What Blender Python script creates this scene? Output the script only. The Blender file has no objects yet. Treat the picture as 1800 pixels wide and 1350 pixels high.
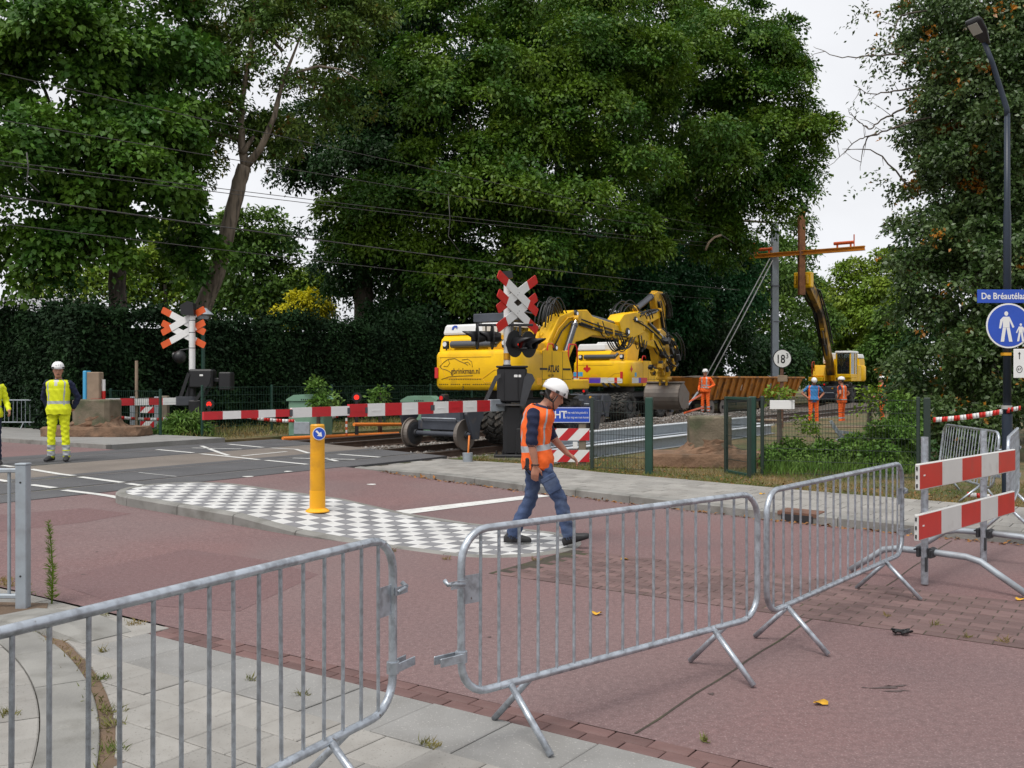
import bpy, bmesh, math, random
import numpy as np
from mathutils import Vector, Matrix, kdtree

random.seed(7)
RNG = np.random.default_rng(7)
R = math.radians
SC = bpy.context.scene
COL = SC.collection

# ---------------------------------------------------------------- camera
CAM_H = 1.72
FPX = 1700.0          # focal length in pixels of an 1800 px wide frame
HY = 667.0            # horizon row in that frame
cd = bpy.data.cameras.new('camera')
cam = bpy.data.objects.new('camera', cd)
COL.objects.link(cam)
cam.location = (0, 0, CAM_H)
cam.rotation_euler = (R(90), 0, 0)
cd.sensor_width = 36.0
cd.lens = FPX / 1800.0 * 36.0
cd.shift_y = -8.0 / 1800.0
cd.clip_start = 0.1
cd.clip_end = 2000
SC.camera = cam
SC.render.resolution_x, SC.render.resolution_y = 1024, 768

# ---------------------------------------------------------------- world
SUN_EL, SUN_ROT = R(62), R(215)
world = bpy.data.worlds.new('World')
SC.world = world
world.use_nodes = True
wn = world.node_tree
wn.nodes.clear()
w_out = wn.nodes.new('ShaderNodeOutputWorld')
w_bg = wn.nodes.new('ShaderNodeBackground')
w_sky = wn.nodes.new('ShaderNodeTexSky')
w_sky.sky_type = 'NISHITA'
w_sky.sun_disc = False
w_sky.sun_elevation = SUN_EL
w_sky.sun_rotation = SUN_ROT
w_sky.dust_density = 3.0
w_sky.air_density = 1.0
w_hsv = wn.nodes.new('ShaderNodeHueSaturation')
w_hsv.inputs['Saturation'].default_value = 0.12
w_hsv.inputs['Value'].default_value = 1.0
w_tc = wn.nodes.new('ShaderNodeTexCoord')
w_map = wn.nodes.new('ShaderNodeMapping')
w_map.inputs['Scale'].default_value = (1.0, 1.0, 2.2)
w_no = wn.nodes.new('ShaderNodeTexNoise')
w_no.inputs['Scale'].default_value = 2.3
w_no.inputs['Detail'].default_value = 6
w_rmp = wn.nodes.new('ShaderNodeMapRange')
w_rmp.inputs['From Min'].default_value = 0.3
w_rmp.inputs['From Max'].default_value = 0.7
w_rmp.inputs['To Min'].default_value = 7.4
w_rmp.inputs['To Max'].default_value = 9.6
w_cl = wn.nodes.new('ShaderNodeVectorMath')
w_cl.operation = 'SCALE'
w_cl.inputs[0].default_value = (0.965, 0.98, 1.02)
w_mix = wn.nodes.new('ShaderNodeMix')
w_mix.data_type = 'RGBA'
w_mix.inputs['Factor'].default_value = 0.88      # an even white cloud cover over the sky
wn.links.new(w_sky.outputs[0], w_hsv.inputs['Color'])
wn.links.new(w_tc.outputs['Generated'], w_map.inputs['Vector'])
wn.links.new(w_map.outputs[0], w_no.inputs['Vector'])
wn.links.new(w_no.outputs['Fac'], w_rmp.inputs['Value'])
wn.links.new(w_rmp.outputs[0], w_cl.inputs['Scale'])
wn.links.new(w_hsv.outputs[0], w_mix.inputs['A'])
wn.links.new(w_cl.outputs[0], w_mix.inputs['B'])
wn.links.new(w_mix.outputs['Result'], w_bg.inputs['Color'])
w_bg.inputs['Strength'].default_value = 0.088
wn.links.new(w_bg.outputs[0], w_out.inputs['Surface'])

ld = bpy.data.lights.new('sun', 'SUN')
sun = bpy.data.objects.new('sun', ld)
COL.objects.link(sun)
ld.energy = 2.0
ld.angle = R(26)
ld.color = (1.0, 0.96, 0.9)
_sd = Vector((math.sin(SUN_ROT) * math.cos(SUN_EL), math.cos(SUN_ROT) * math.cos(SUN_EL), math.sin(SUN_EL)))
sun.rotation_euler = _sd.to_track_quat('Z', 'Y').to_euler()
sun.location = _sd * 50

vs = SC.view_settings
vs.view_transform = 'Standard'
vs.look = 'None'
vs.exposure = 0.36
vs.gamma = 1.0
vs.use_curve_mapping = False

# ---------------------------------------------------------------- place frames
TV = Vector((0.560, 0.8285)).normalized()     # along the railway, away to the right
NV = Vector((-TV.y, TV.x))                    # across the railway, away to the left
RV = Vector((0.822, -0.569)).normalized()     # along the road, towards near right
BV = Vector((-RV.y, RV.x))                    # across the road, away

def SN(s, n):
    return TV * s + NV * n
def AB(a, b):
    return RV * a + BV * b
RAIL_Z = 0.12
def gz(x, y):
    n = NV.x * x + NV.y * y
    return RAIL_Z * min(1.0, max(0.0, (n - 8.0) / 4.0))
def pxd(x, y, Y):                              # point seen at a picture position at depth Y
    return Vector(((x - 900) / FPX * Y, Y, CAM_H - (y - HY) / FPX * Y))
def pxg(x, y, dz=0.0):                         # the ground point seen there
    z = 0.0
    for _ in range(8):
        Y = FPX * (CAM_H - z - dz) / (y - HY)
        X = (x - 900) / FPX * Y
        z = gz(X, Y)
    return Vector((X, Y, z + dz))

# ---------------------------------------------------------------- materials
MATS = {}
def mat(name, col, rough=0.6, metal=0.0, var=0.0, vscale=6.0, col2=None, c2scale=2.0, c2lo=0.5, c2hi=0.65,
        bump=0.0, bscale=40.0, spec=0.5, rand=0.0, emit=None, coat=0.0, alpha=None, speck=None, spscale=90.0, sprange=(0.62, 0.7),
        transl=0.0, transmission=0.0, stretch=None, col3=None, c3scale=0.3, c3lo=0.45, c3hi=0.65):
    m = bpy.data.materials.new(name)
    m.use_nodes = True
    nt = m.node_tree
    N, L = nt.nodes, nt.links
    bs = N['Principled BSDF']
    bs.inputs['Roughness'].default_value = rough
    bs.inputs['Metallic'].default_value = metal
    bs.inputs['Specular IOR Level'].default_value = spec
    if coat:
        bs.inputs['Coat Weight'].default_value = coat
        bs.inputs['Coat Roughness'].default_value = 0.15
    if transmission:
        bs.inputs['Transmission Weight'].default_value = transmission
    c = (*col, 1.0)
    tc = N.new('ShaderNodeTexCoord')
    src = None
    def noise(scale, detail=5):
        t = N.new('ShaderNodeTexNoise')
        t.inputs['Scale'].default_value = scale
        t.inputs['Detail'].default_value = detail
        if stretch:
            mp_ = N.new('ShaderNodeMapping')
            mp_.inputs['Scale'].default_value = stretch
            L.new(tc.outputs['Object'], mp_.inputs['Vector'])
            L.new(mp_.outputs[0], t.inputs['Vector'])
        else:
            L.new(tc.outputs['Object'], t.inputs['Vector'])
        return t
    rgb = N.new('ShaderNodeRGB')
    rgb.outputs[0].default_value = c
    src = rgb.outputs[0]
    if col2 is not None:
        t = noise(c2scale, 8)
        mr = N.new('ShaderNodeMapRange')
        mr.inputs['From Min'].default_value = c2lo
        mr.inputs['From Max'].default_value = c2hi
        L.new(t.outputs['Fac'], mr.inputs['Value'])
        mx = N.new('ShaderNodeMix')
        mx.data_type = 'RGBA'
        L.new(mr.outputs[0], mx.inputs['Factor'])
        L.new(src, mx.inputs['A'])
        mx.inputs['B'].default_value = (*col2, 1)
        src = mx.outputs['Result']
    if col3 is not None:
        t = noise(c3scale, 6)
        t.inputs['Distortion'].default_value = 0.6
        mr = N.new('ShaderNodeMapRange')
        mr.inputs['From Min'].default_value = c3lo
        mr.inputs['From Max'].default_value = c3hi
        L.new(t.outputs['Fac'], mr.inputs['Value'])
        mx = N.new('ShaderNodeMix')
        mx.data_type = 'RGBA'
        L.new(mr.outputs[0], mx.inputs['Factor'])
        L.new(src, mx.inputs['A'])
        mx.inputs['B'].default_value = (*col3, 1)
        src = mx.outputs['Result']
    if speck is not None:
        t = noise(spscale, 2)
        mr = N.new('ShaderNodeMapRange')
        mr.inputs['From Min'].default_value = sprange[0]
        mr.inputs['From Max'].default_value = sprange[1]
        L.new(t.outputs['Fac'], mr.inputs['Value'])
        mx = N.new('ShaderNodeMix')
        mx.data_type = 'RGBA'
        L.new(mr.outputs[0], mx.inputs['Factor'])
        L.new(src, mx.inputs['A'])
        mx.inputs['B'].default_value = (*speck, 1)
        src = mx.outputs['Result']
    if var or rand:
        hs = N.new('ShaderNodeHueSaturation')
        L.new(src, hs.inputs['Color'])
        val = None
        if var:
            t = noise(vscale, 6)
            mr = N.new('ShaderNodeMapRange')
            mr.inputs['From Min'].default_value = 0.25
            mr.inputs['From Max'].default_value = 0.75
            mr.inputs['To Min'].default_value = 1 - var
            mr.inputs['To Max'].default_value = 1 + var
            L.new(t.outputs['Fac'], mr.inputs['Value'])
            val = mr.outputs[0]
        if rand:
            oi = N.new('ShaderNodeObjectInfo')
            mr2 = N.new('ShaderNodeMapRange')
            mr2.inputs['To Min'].default_value = 1 - rand
            mr2.inputs['To Max'].default_value = 1 + rand
            L.new(oi.outputs['Random'], mr2.inputs['Value'])
            if val is None:
                val = mr2.outputs[0]
            else:
                mu = N.new('ShaderNodeMath')
                mu.operation = 'MULTIPLY'
                L.new(val, mu.inputs[0])
                L.new(mr2.outputs[0], mu.inputs[1])
                val = mu.outputs[0]
        L.new(val, hs.inputs['Value'])
        src = hs.outputs[0]
    L.new(src, bs.inputs['Base Color'])
    if bump:
        t = noise(bscale, 4)
        b = N.new('ShaderNodeBump')
        b.inputs['Strength'].default_value = bump
        b.inputs['Distance'].default_value = 0.02
        L.new(t.outputs['Fac'], b.inputs['Height'])
        L.new(b.outputs[0], bs.inputs['Normal'])
    if emit:
        bs.inputs['Emission Color'].default_value = (*emit[:3], 1)
        bs.inputs['Emission Strength'].default_value = emit[3]
    if transl:
        out = N['Material Output']
        tr = N.new('ShaderNodeBsdfTranslucent')
        L.new(src, tr.inputs['Color'])
        ms = N.new('ShaderNodeMixShader')
        ms.inputs[0].default_value = transl
        L.new(bs.outputs[0], ms.inputs[1])
        L.new(tr.outputs[0], ms.inputs[2])
        L.new(ms.outputs[0], out.inputs['Surface'])
    MATS[name] = m
    return m

mat('red_asphalt', (0.172, 0.095, 0.093), 0.85, var=0.22, vscale=26, col2=(0.140, 0.085, 0.086), c2scale=0.55, c2lo=0.42, c2hi=0.68,
    col3=(0.168, 0.116, 0.114), c3scale=0.22, c3lo=0.42, c3hi=0.66, speck=(0.30, 0.225, 0.22), spscale=95, sprange=(0.54, 0.76), bump=0.3, bscale=130)
mat('red_patch', (0.148, 0.082, 0.082), 0.85, var=0.22, vscale=26, col2=(0.145, 0.085, 0.086), c2scale=0.9, c2lo=0.42, c2hi=0.68, speck=(0.25, 0.18, 0.18), spscale=95, sprange=(0.54, 0.76), bump=0.3, bscale=130)
mat('dark_asphalt', (0.085, 0.085, 0.09), 0.85, var=0.2, vscale=1.1, speck=(0.2, 0.2, 0.2), spscale=60, sprange=(0.62, 0.74), bump=0.3, bscale=120)
mat('brown_asphalt', (0.175, 0.15, 0.13), 0.85, var=0.16, vscale=1.0, speck=(0.28, 0.25, 0.23), spscale=60, sprange=(0.6, 0.74), bump=0.3, bscale=120)
mat('road_paint', (0.62, 0.62, 0.60), 0.7, var=0.15, vscale=5, col2=(0.3, 0.28, 0.27), c2scale=14, c2lo=0.58, c2hi=0.75)
mat('paver_grey', (0.29, 0.278, 0.258), 0.85, var=0.12, vscale=2.5, rand=0.12, col2=(0.225, 0.213, 0.195), c2scale=5, c2lo=0.45, c2hi=0.7, speck=(0.18, 0.17, 0.155), spscale=80, sprange=(0.63, 0.72), bump=0.2, bscale=120)
mat('slab_grey', (0.24, 0.236, 0.228), 0.85, var=0.12, vscale=2.0, rand=0.06, col2=(0.2, 0.195, 0.185), c2scale=3, c2lo=0.45, c2hi=0.7, speck=(0.36, 0.35, 0.33), spscale=90, sprange=(0.62, 0.72), bump=0.2, bscale=130)
mat('kerb_concrete', (0.225, 0.22, 0.205), 0.85, var=0.2, vscale=3.0, rand=0.06, col2=(0.14, 0.135, 0.12), c2scale=4, c2lo=0.5, c2hi=0.75, bump=0.25, bscale=60)
mat('brick_red', (0.140, 0.078, 0.072), 0.85, var=0.2, vscale=6, rand=0.22, col2=(0.13, 0.085, 0.08), c2scale=4, c2lo=0.5, c2hi=0.7, bump=0.3, bscale=60)
mat('brick_brown', (0.150, 0.092, 0.087), 0.85, var=0.2, vscale=6, rand=0.25, col2=(0.12, 0.085, 0.078), c2scale=4, c2lo=0.5, c2hi=0.7, bump=0.3, bscale=60)
mat('joint_sand', (0.055, 0.045, 0.034), 0.95, var=0.3, vscale=9, col2=(0.06, 0.065, 0.025), c2scale=2.5, c2lo=0.52, c2hi=0.66, bump=0.4, bscale=70)
mat('tile_white', (0.56, 0.56, 0.55), 0.75, var=0.08, vscale=4, rand=0.07, col2=(0.42, 0.41, 0.39), c2scale=5, c2lo=0.55, c2hi=0.8)
mat('tile_dark', (0.20, 0.20, 0.21), 0.8, var=0.12, vscale=4, rand=0.12, bump=0.2, bscale=60)
mat('grass_ground', (0.085, 0.090, 0.034), 0.95, var=0.3, vscale=2.0, col2=(0.16, 0.115, 0.055), c2scale=0.8, c2lo=0.42, c2hi=0.6, bump=0.8, bscale=25)
mat('dirt', (0.15, 0.10, 0.065), 0.95, var=0.3, vscale=3, col2=(0.09, 0.065, 0.045), c2scale=1.5, bump=0.8, bscale=20)
mat('ballast_ground', (0.10, 0.082, 0.065), 0.95, var=0.5, vscale=12, col2=(0.16, 0.13, 0.11), c2scale=16, c2lo=0.45, c2hi=0.6, bump=1.0, bscale=14)
mat('ballast_stone', (0.17, 0.145, 0.125), 0.9, var=0.5, vscale=7, col2=(0.30, 0.29, 0.28), c2scale=9, c2lo=0.5, c2hi=0.6, bump=0.4, bscale=30)
mat('galvanised', (0.46, 0.50, 0.55), 0.40, metal=0.7, var=0.22, vscale=9, rand=0.08, col2=(0.31, 0.33, 0.36), c2scale=24, c2lo=0.45, c2hi=0.65, speck=(0.16, 0.13, 0.11), spscale=30, sprange=(0.70, 0.78), bump=0.08, bscale=60)
mat('galvanised_dull', (0.36, 0.40, 0.44), 0.55, metal=0.35, var=0.16, vscale=6, col2=(0.24, 0.25, 0.27), c2scale=6, c2lo=0.5, c2hi=0.7)
mat('steel_rail', (0.10, 0.065, 0.048), 0.8, metal=0.2, var=0.3, vscale=5)
mat('rail_top', (0.28, 0.26, 0.25), 0.35, metal=0.9, var=0.2, vscale=5)
mat('sleeper', (0.11, 0.095, 0.082), 0.9, var=0.3, vscale=5, rand=0.2)
mat('exc_yellow', (0.90, 0.53, 0.003), 0.45, spec=0.3, var=0.08, vscale=1.4, col2=(0.50, 0.29, 0.02), c2scale=2.6, c2lo=0.58, c2hi=0.88, col3=(0.74, 0.42, 0.008), c3scale=0.9)
mat('exc_yellow_worn', (0.62, 0.34, 0.01), 0.5, var=0.22, vscale=2.5, col2=(0.22, 0.13, 0.04), c2scale=4, c2lo=0.55, c2hi=0.8)
mat('exc_dark', (0.035, 0.037, 0.042), 0.6, var=0.3, vscale=4, col2=(0.09, 0.075, 0.06), c2scale=3, c2lo=0.55, c2hi=0.8)
mat('exc_bluegrey', (0.048, 0.054, 0.070), 0.55, var=0.25, vscale=3, col2=(0.12, 0.10, 0.085), c2scale=4, c2lo=0.6, c2hi=0.85)
mat('cyl_grey', (0.10, 0.105, 0.12), 0.35, metal=0.4)
mat('chrome', (0.7, 0.7, 0.7), 0.15, metal=1.0)
mat('tyre', (0.035, 0.034, 0.032), 0.9, var=0.35, vscale=5, col2=(0.10, 0.085, 0.07), c2scale=5, c2lo=0.52, c2hi=0.75)
mat('rubber_black', (0.012, 0.012, 0.013), 0.45)
mat('black_paint', (0.012, 0.012, 0.014), 0.45, var=0.2, vscale=3)
mat('black_matte', (0.02, 0.02, 0.022), 0.7)
mat('white_paint', (0.74, 0.74, 0.73), 0.45, var=0.05, vscale=5, col2=(0.5, 0.48, 0.44), c2scale=5, c2lo=0.62, c2hi=0.85)
mat('sign_white', (0.76, 0.76, 0.75), 0.4, var=0.04, vscale=6)
mat('red_paint', (0.52, 0.014, 0.022), 0.4, var=0.1, vscale=4, col2=(0.4, 0.03, 0.03), c2scale=7, c2lo=0.55, c2hi=0.8)
mat('orange_red', (0.66, 0.10, 0.018), 0.45, var=0.1, vscale=4)
mat('board_white', (0.62, 0.62, 0.60), 0.4, var=0.06, vscale=4, col2=(0.45, 0.43, 0.4), c2scale=6, c2lo=0.6, c2hi=0.85)
mat('board_red', (0.56, 0.022, 0.016), 0.35, var=0.1, vscale=4, col2=(0.45, 0.05, 0.04), c2scale=6, c2lo=0.6, c2hi=0.8)
mat('sign_blue', (0.018, 0.075, 0.46), 0.35, var=0.05, vscale=5)
mat('sticker_cyan', (0.06, 0.36, 0.62), 0.4)
mat('sticker_purple', (0.10, 0.045, 0.42), 0.4)
mat('sticker_red', (0.58, 0.02, 0.02), 0.4)
mat('print_brown', (0.10, 0.055, 0.008), 0.5)
mat('fence_green', (0.012, 0.05, 0.035), 0.5, var=0.15, vscale=4)
mat('fence_dark', (0.02, 0.035, 0.028), 0.5)
mat('cabinet_green', (0.16, 0.30, 0.21), 0.6, var=0.1, vscale=3, col2=(0.12, 0.19, 0.13), c2scale=3, c2lo=0.5, c2hi=0.8)
mat('bollard_yellow', (0.72, 0.34, 0.008), 0.42, var=0.1, vscale=5, col2=(0.55, 0.25, 0.012), c2scale=6, c2lo=0.5, c2hi=0.7)
mat('bollard_fresh', (0.85, 0.40, 0.006), 0.4, var=0.04, vscale=5)
mat('concrete_old', (0.165, 0.135, 0.095), 0.9, var=0.3, vscale=3.5, col2=(0.085, 0.09, 0.05), c2scale=2.2, c2lo=0.45, c2hi=0.62, bump=0.6, bscale=25)
mat('earth_concrete', (0.20, 0.12, 0.075), 0.95, var=0.3, vscale=4, col2=(0.13, 0.085, 0.055), c2scale=3, bump=0.8, bscale=22)
mat('skip_yellow', (0.44, 0.165, 0.015), 0.65, var=0.25, vscale=2, col2=(0.10, 0.05, 0.025), c2scale=2.4, c2lo=0.5, c2hi=0.72)
mat('rust_steel', (0.15, 0.075, 0.05), 0.8, var=0.3, vscale=4, col2=(0.09, 0.05, 0.035), c2scale=3)
mat('boom_dirty', (0.40, 0.22, 0.02), 0.6, var=0.3, vscale=2, col2=(0.06, 0.045, 0.03), c2scale=1.6, c2lo=0.42, c2hi=0.60)
mat('mast_brown', (0.27, 0.115, 0.05), 0.75, var=0.3, vscale=3, col2=(0.16, 0.07, 0.035), c2scale=2)
mat('galvanised_new', (0.66, 0.70, 0.74), 0.5, metal=0.25, var=0.1, vscale=3)
mat('beam_orange', (0.62, 0.24, 0.02), 0.55, var=0.15, vscale=3)
mat('bucket_steel', (0.20, 0.175, 0.155), 0.5, metal=0.5, var=0.3, vscale=3, col2=(0.13, 0.09, 0.07), c2scale=3, c2lo=0.5, c2hi=0.75)
mat('bark', (0.10, 0.082, 0.066), 0.95, var=0.35, vscale=5, col2=(0.045, 0.038, 0.032), c2scale=6, bump=1.0, bscale=10, stretch=(1.6, 1.6, 0.3))
mat('bark_grey', (0.20, 0.16, 0.12), 0.95, var=0.3, vscale=3, col2=(0.085, 0.068, 0.052), c2scale=5, c2lo=0.48, c2hi=0.64, bump=1.0, bscale=9, stretch=(1.6, 1.6, 0.28))
mat('post_navy', (0.012, 0.022, 0.04), 0.45, var=0.1, vscale=3)
mat('lamp_lens', (0.35, 0.34, 0.30), 0.3)
mat('lamp_red', (0.6, 0.01, 0.01), 0.3, emit=(1.0, 0.03, 0.01, 0.8))
mat('lens_red', (0.28, 0.005, 0.008), 0.2, emit=(1.0, 0.02, 0.01, 0.35))
mat('orange_plastic', (0.80, 0.22, 0.03), 0.5)
mat('glass_dark', (0.02, 0.025, 0.028), 0.06, spec=0.7)
mat('glass_clear', (0.30, 0.34, 0.34), 0.02, transmission=0.95, spec=0.25)
mat('roof_white', (0.62, 0.64, 0.68), 0.6)
mat('brick_wall', (0.22, 0.13, 0.10), 0.9, var=0.2, vscale=3)
mat('wire_dark', (0.06, 0.057, 0.055), 0.6)
mat('mast_grey', (0.30, 0.34, 0.38), 0.6, var=0.1, vscale=2)
mat('wire_light', (0.42, 0.42, 0.40), 0.5, metal=0.4)
mat('wood_post', (0.19, 0.16, 0.12), 0.9, var=0.25, vscale=5)
mat('plank', (0.28, 0.21, 0.15), 0.9, var=0.2, vscale=5)
# people
mat('skin', (0.42, 0.20, 0.13), 0.55, var=0.08, vscale=9, col2=(0.44, 0.17, 0.11), c2scale=9, c2lo=0.5, c2hi=0.8)
mat('skin_tan', (0.38, 0.165, 0.10), 0.55, var=0.08, vscale=9)
mat('hair_dark', (0.02, 0.015, 0.012), 0.7)
mat('cloth_navy', (0.010, 0.016, 0.05), 0.9, var=0.25, vscale=7, bump=0.4, bscale=18)
mat('cloth_jeans', (0.045, 0.072, 0.15), 0.9, var=0.35, vscale=6, col2=(0.11, 0.145, 0.22), c2scale=4, c2lo=0.5, c2hi=0.75, bump=0.6, bscale=22)
mat('cloth_orange', (0.88, 0.135, 0.015), 0.8, var=0.12, vscale=5, bump=0.5, bscale=14)
mat('cloth_yellow', (0.72, 0.78, 0.012), 0.8, var=0.10, vscale=5, bump=0.5, bscale=12)
mat('cloth_blue', (0.05, 0.22, 0.52), 0.9, var=0.15, vscale=6, bump=0.4, bscale=16)
mat('cloth_white', (0.6, 0.6, 0.6), 0.9)
mat('reflective', (0.40, 0.42, 0.44), 0.5, metal=0.2, var=0.06, vscale=12)
mat('boot_black', (0.018, 0.018, 0.02), 0.6, var=0.2, vscale=10)
mat('helmet_white', (0.80, 0.80, 0.80), 0.3, var=0.03, vscale=6)
# foliage
def leafmat(name, c, c2, scale=0.5, dry=None, dryr=(0.68, 0.74), rough=0.5, transl=0.22, spec=0.28):
    mat(name, c, rough, var=0.30, vscale=3.0, col2=c2, c2scale=scale, c2lo=0.42, c2hi=0.6, speck=dry, spscale=1.6, sprange=dryr, spec=spec, transl=transl)
mat('hedge_core', (0.006, 0.009, 0.005), 1.0)  # near-black, for the light-blocking box inside each hedge
leafmat('leaf_oak', (0.042, 0.112, 0.011), (0.104, 0.188, 0.013), 0.45, dry=(0.20, 0.23, 0.02), dryr=(0.61, 0.79))
leafmat('leaf_maple', (0.042, 0.118, 0.014), (0.095, 0.195, 0.018), 0.6, dry=(0.15, 0.22, 0.03), dryr=(0.63, 0.80))
leafmat('leaf_robinia', (0.070, 0.140, 0.022), (0.115, 0.175, 0.026), 0.6, dry=(0.18, 0.095, 0.02), dryr=(0.6, 0.72))
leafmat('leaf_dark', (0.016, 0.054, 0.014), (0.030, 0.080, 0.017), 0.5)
leafmat('leaf_blue', (0.020, 0.090, 0.030), (0.034, 0.125, 0.036), 0.5)
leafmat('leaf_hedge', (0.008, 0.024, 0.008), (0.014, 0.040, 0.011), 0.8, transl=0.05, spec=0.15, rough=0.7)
leafmat('leaf_light', (0.13, 0.22, 0.018), (0.19, 0.27, 0.025), 0.4)
leafmat('leaf_far', (0.070, 0.150, 0.024), (0.11, 0.19, 0.028), 0.3)
leafmat('leaf_yellow', (0.55, 0.52, 0.02), (0.65, 0.60, 0.02), 0.8)
leafmat('leaf_ivy', (0.040, 0.082, 0.018), (0.088, 0.140, 0.042), 1.6, dry=(0.38, 0.15, 0.012), dryr=(0.65, 0.675), rough=0.4, transl=0.18, spec=0.4)
leafmat('leaf_weed', (0.085, 0.18, 0.026), (0.13, 0.22, 0.04), 1.2)
leafmat('grass_blade', (0.12, 0.16, 0.035), (0.27, 0.20, 0.08), 1.0, transl=0.25)
mat('leaf_litter', (0.33, 0.14, 0.03), 0.8, var=0.5, vscale=9, rand=0.2, col2=(0.20, 0.10, 0.04), c2scale=6, c2lo=0.45, c2hi=0.55)
mat('road_stain', (0.085, 0.06, 0.058), 0.8, var=0.3, vscale=20)
mat('leaf_fallen', (0.62, 0.33, 0.02), 0.7, var=0.3, vscale=9)

# ---------------------------------------------------------------- mesh helpers
class MB:
    def __init__(self):
        self.v, self.f, self.m, self.s = [], [], [], []
    def add(self, verts, faces, mi=0, smooth=False):
        o = len(self.v)
        self.v.extend([tuple(p) for p in verts])
        for f in faces:
            self.f.append(tuple(i + o for i in f))
            self.m.append(mi)
            self.s.append(smooth)
        return o
    def box(self, c, size, mi=0, rot=None, taper=1.0):
        hx, hy, hz = size[0] / 2, size[1] / 2, size[2] / 2
        vs_ = []
        for z, k in ((-hz, 1.0), (hz, taper)):
            for x, y in ((-hx, -hy), (hx, -hy), (hx, hy), (-hx, hy)):
                p = Vector((x * k, y * k, z))
                if rot is not None:
                    p = rot @ p
                vs_.append(Vector(c) + p)
        self.add(vs_, [(0, 3, 2, 1), (4, 5, 6, 7), (0, 1, 5, 4), (1, 2, 6, 5), (2, 3, 7, 6), (3, 0, 4, 7)], mi)
    def bbox(self, c, size, bev=0.02, mi=0, rot=None):
        """box with chamfered edges along all sides"""
        hx, hy, hz = size[0] / 2, size[1] / 2, size[2] / 2
        b = min(bev, hx * .9, hy * .9, hz * .9)
        vs_ = []
        idx = {}
        for sx in (-1, 1):
            for sy in (-1, 1):
                for sz in (-1, 1):
                    for ax in range(3):
                        p = [sx * (hx - b), sy * (hy - b), sz * (hz - b)]
                        p[ax] = (sx * hx, sy * hy, sz * hz)[ax]
                        idx[(sx, sy, sz, ax)] = len(vs_)
                        q = Vector(p)
                        if rot is not None:
                            q = rot @ q
                        vs_.append(Vector(c) + q)
        fs = []
        def quad(a, b_, c_, d, outward):
            ids = [a, b_, c_, d]
            p0, p1, p2 = (vs_[i] for i in ids[:3])
            nrm = (p1 - p0).cross(p2 - p0)
            o = Vector(outward)
            if rot is not None:
                o = rot @ o
            if nrm.dot(o) < 0:
                ids.reverse()
            fs.append(tuple(ids))
        for ax in range(3):
            o1, o2 = [(1, 2), (0, 2), (0, 1)][ax]
            for s in (-1, 1):
                ids = []
                for s1, s2 in ((-1, -1), (1, -1), (1, 1), (-1, 1)):
                    k = [0, 0, 0]
                    k[ax], k[o1], k[o2] = s, s1, s2
                    ids.append(idx[(*k, ax)])
                o = [0, 0, 0]
                o[ax] = s
                quad(*ids, o)
        for ax in range(3):                      # edges running along ax
            o1, o2 = [(1, 2), (0, 2), (0, 1)][ax]
            for s1 in (-1, 1):
                for s2 in (-1, 1):
                    k0 = [0, 0, 0]
                    k1 = [0, 0, 0]
                    k0[ax], k1[ax] = -1, 1
                    k0[o1] = k1[o1] = s1
                    k0[o2] = k1[o2] = s2
                    o = [0, 0, 0]
                    o[o1], o[o2] = s1, s2
                    quad(idx[(*k0, o1)], idx[(*k1, o1)], idx[(*k1, o2)], idx[(*k0, o2)], o)
        for sx in (-1, 1):
            for sy in (-1, 1):
                for sz in (-1, 1):
                    ids = [idx[(sx, sy, sz, a)] for a in range(3)]
                    p0, p1, p2 = (vs_[i] for i in ids)
                    o = Vector((sx, sy, sz))
                    if rot is not None:
                        o = rot @ o
                    if (p1 - p0).cross(p2 - p0).dot(o) < 0:
                        ids.reverse()
                    fs.append(tuple(ids))
        self.add(vs_, fs, mi)
    def cyl(self, p0, p1, r0, r1=None, seg=12, mi=0, caps=True, smooth=True):
        r1 = r0 if r1 is None else r1
        p0, p1 = Vector(p0), Vector(p1)
        d = (p1 - p0).normalized()
        u = d.orthogonal().normalized()
        w = d.cross(u)
        vs_ = []
        for p, r in ((p0, r0), (p1, r1)):
            for i in range(seg):
                a = 2 * math.pi * i / seg
                vs_.append(p + (u * math.cos(a) + w * math.sin(a)) * r)
        fs = [(i, (i + 1) % seg, seg + (i + 1) % seg, seg + i) for i in range(seg)]
        self.add(vs_, fs, mi, smooth)
        if caps:
            self.add(vs_, [tuple(reversed(range(seg))), tuple(range(seg, 2 * seg))], mi, False)
    def tube(self, pts, rad, seg=8, mi=0, caps=True, smooth=True):
        pts = [Vector(p) for p in pts]
        n = len(pts)
        rads = rad if isinstance(rad, (list, tuple)) else [rad] * n
        tang = []
        for i in range(n):
            a = pts[max(i - 1, 0)]
            b = pts[min(i + 1, n - 1)]
            tang.append((b - a).normalized())
        u = tang[0].orthogonal().normalized()
        vs_ = []
        for i in range(n):
            d = tang[i]
            u = (u - d * u.dot(d))
            u = u.normalized() if u.length > 1e-6 else d.orthogonal().normalized()
            w = d.cross(u)
            for k in range(seg):
                a = 2 * math.pi * k / seg
                vs_.append(pts[i] + (u * math.cos(a) + w * math.sin(a)) * rads[i])
        fs = []
        for i in range(n - 1):
            for k in range(seg):
                k2 = (k + 1) % seg
                fs.append((i * seg + k, i * seg + k2, (i + 1) * seg + k2, (i + 1) * seg + k))
        o = self.add(vs_, fs, mi, smooth)
        if caps:
            self.f.append(tuple(o + i for i in reversed(range(seg))))
            self.f.append(tuple(o + (n - 1) * seg + i for i in range(seg)))
            self.m += [mi, mi]
            self.s += [False, False]
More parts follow.
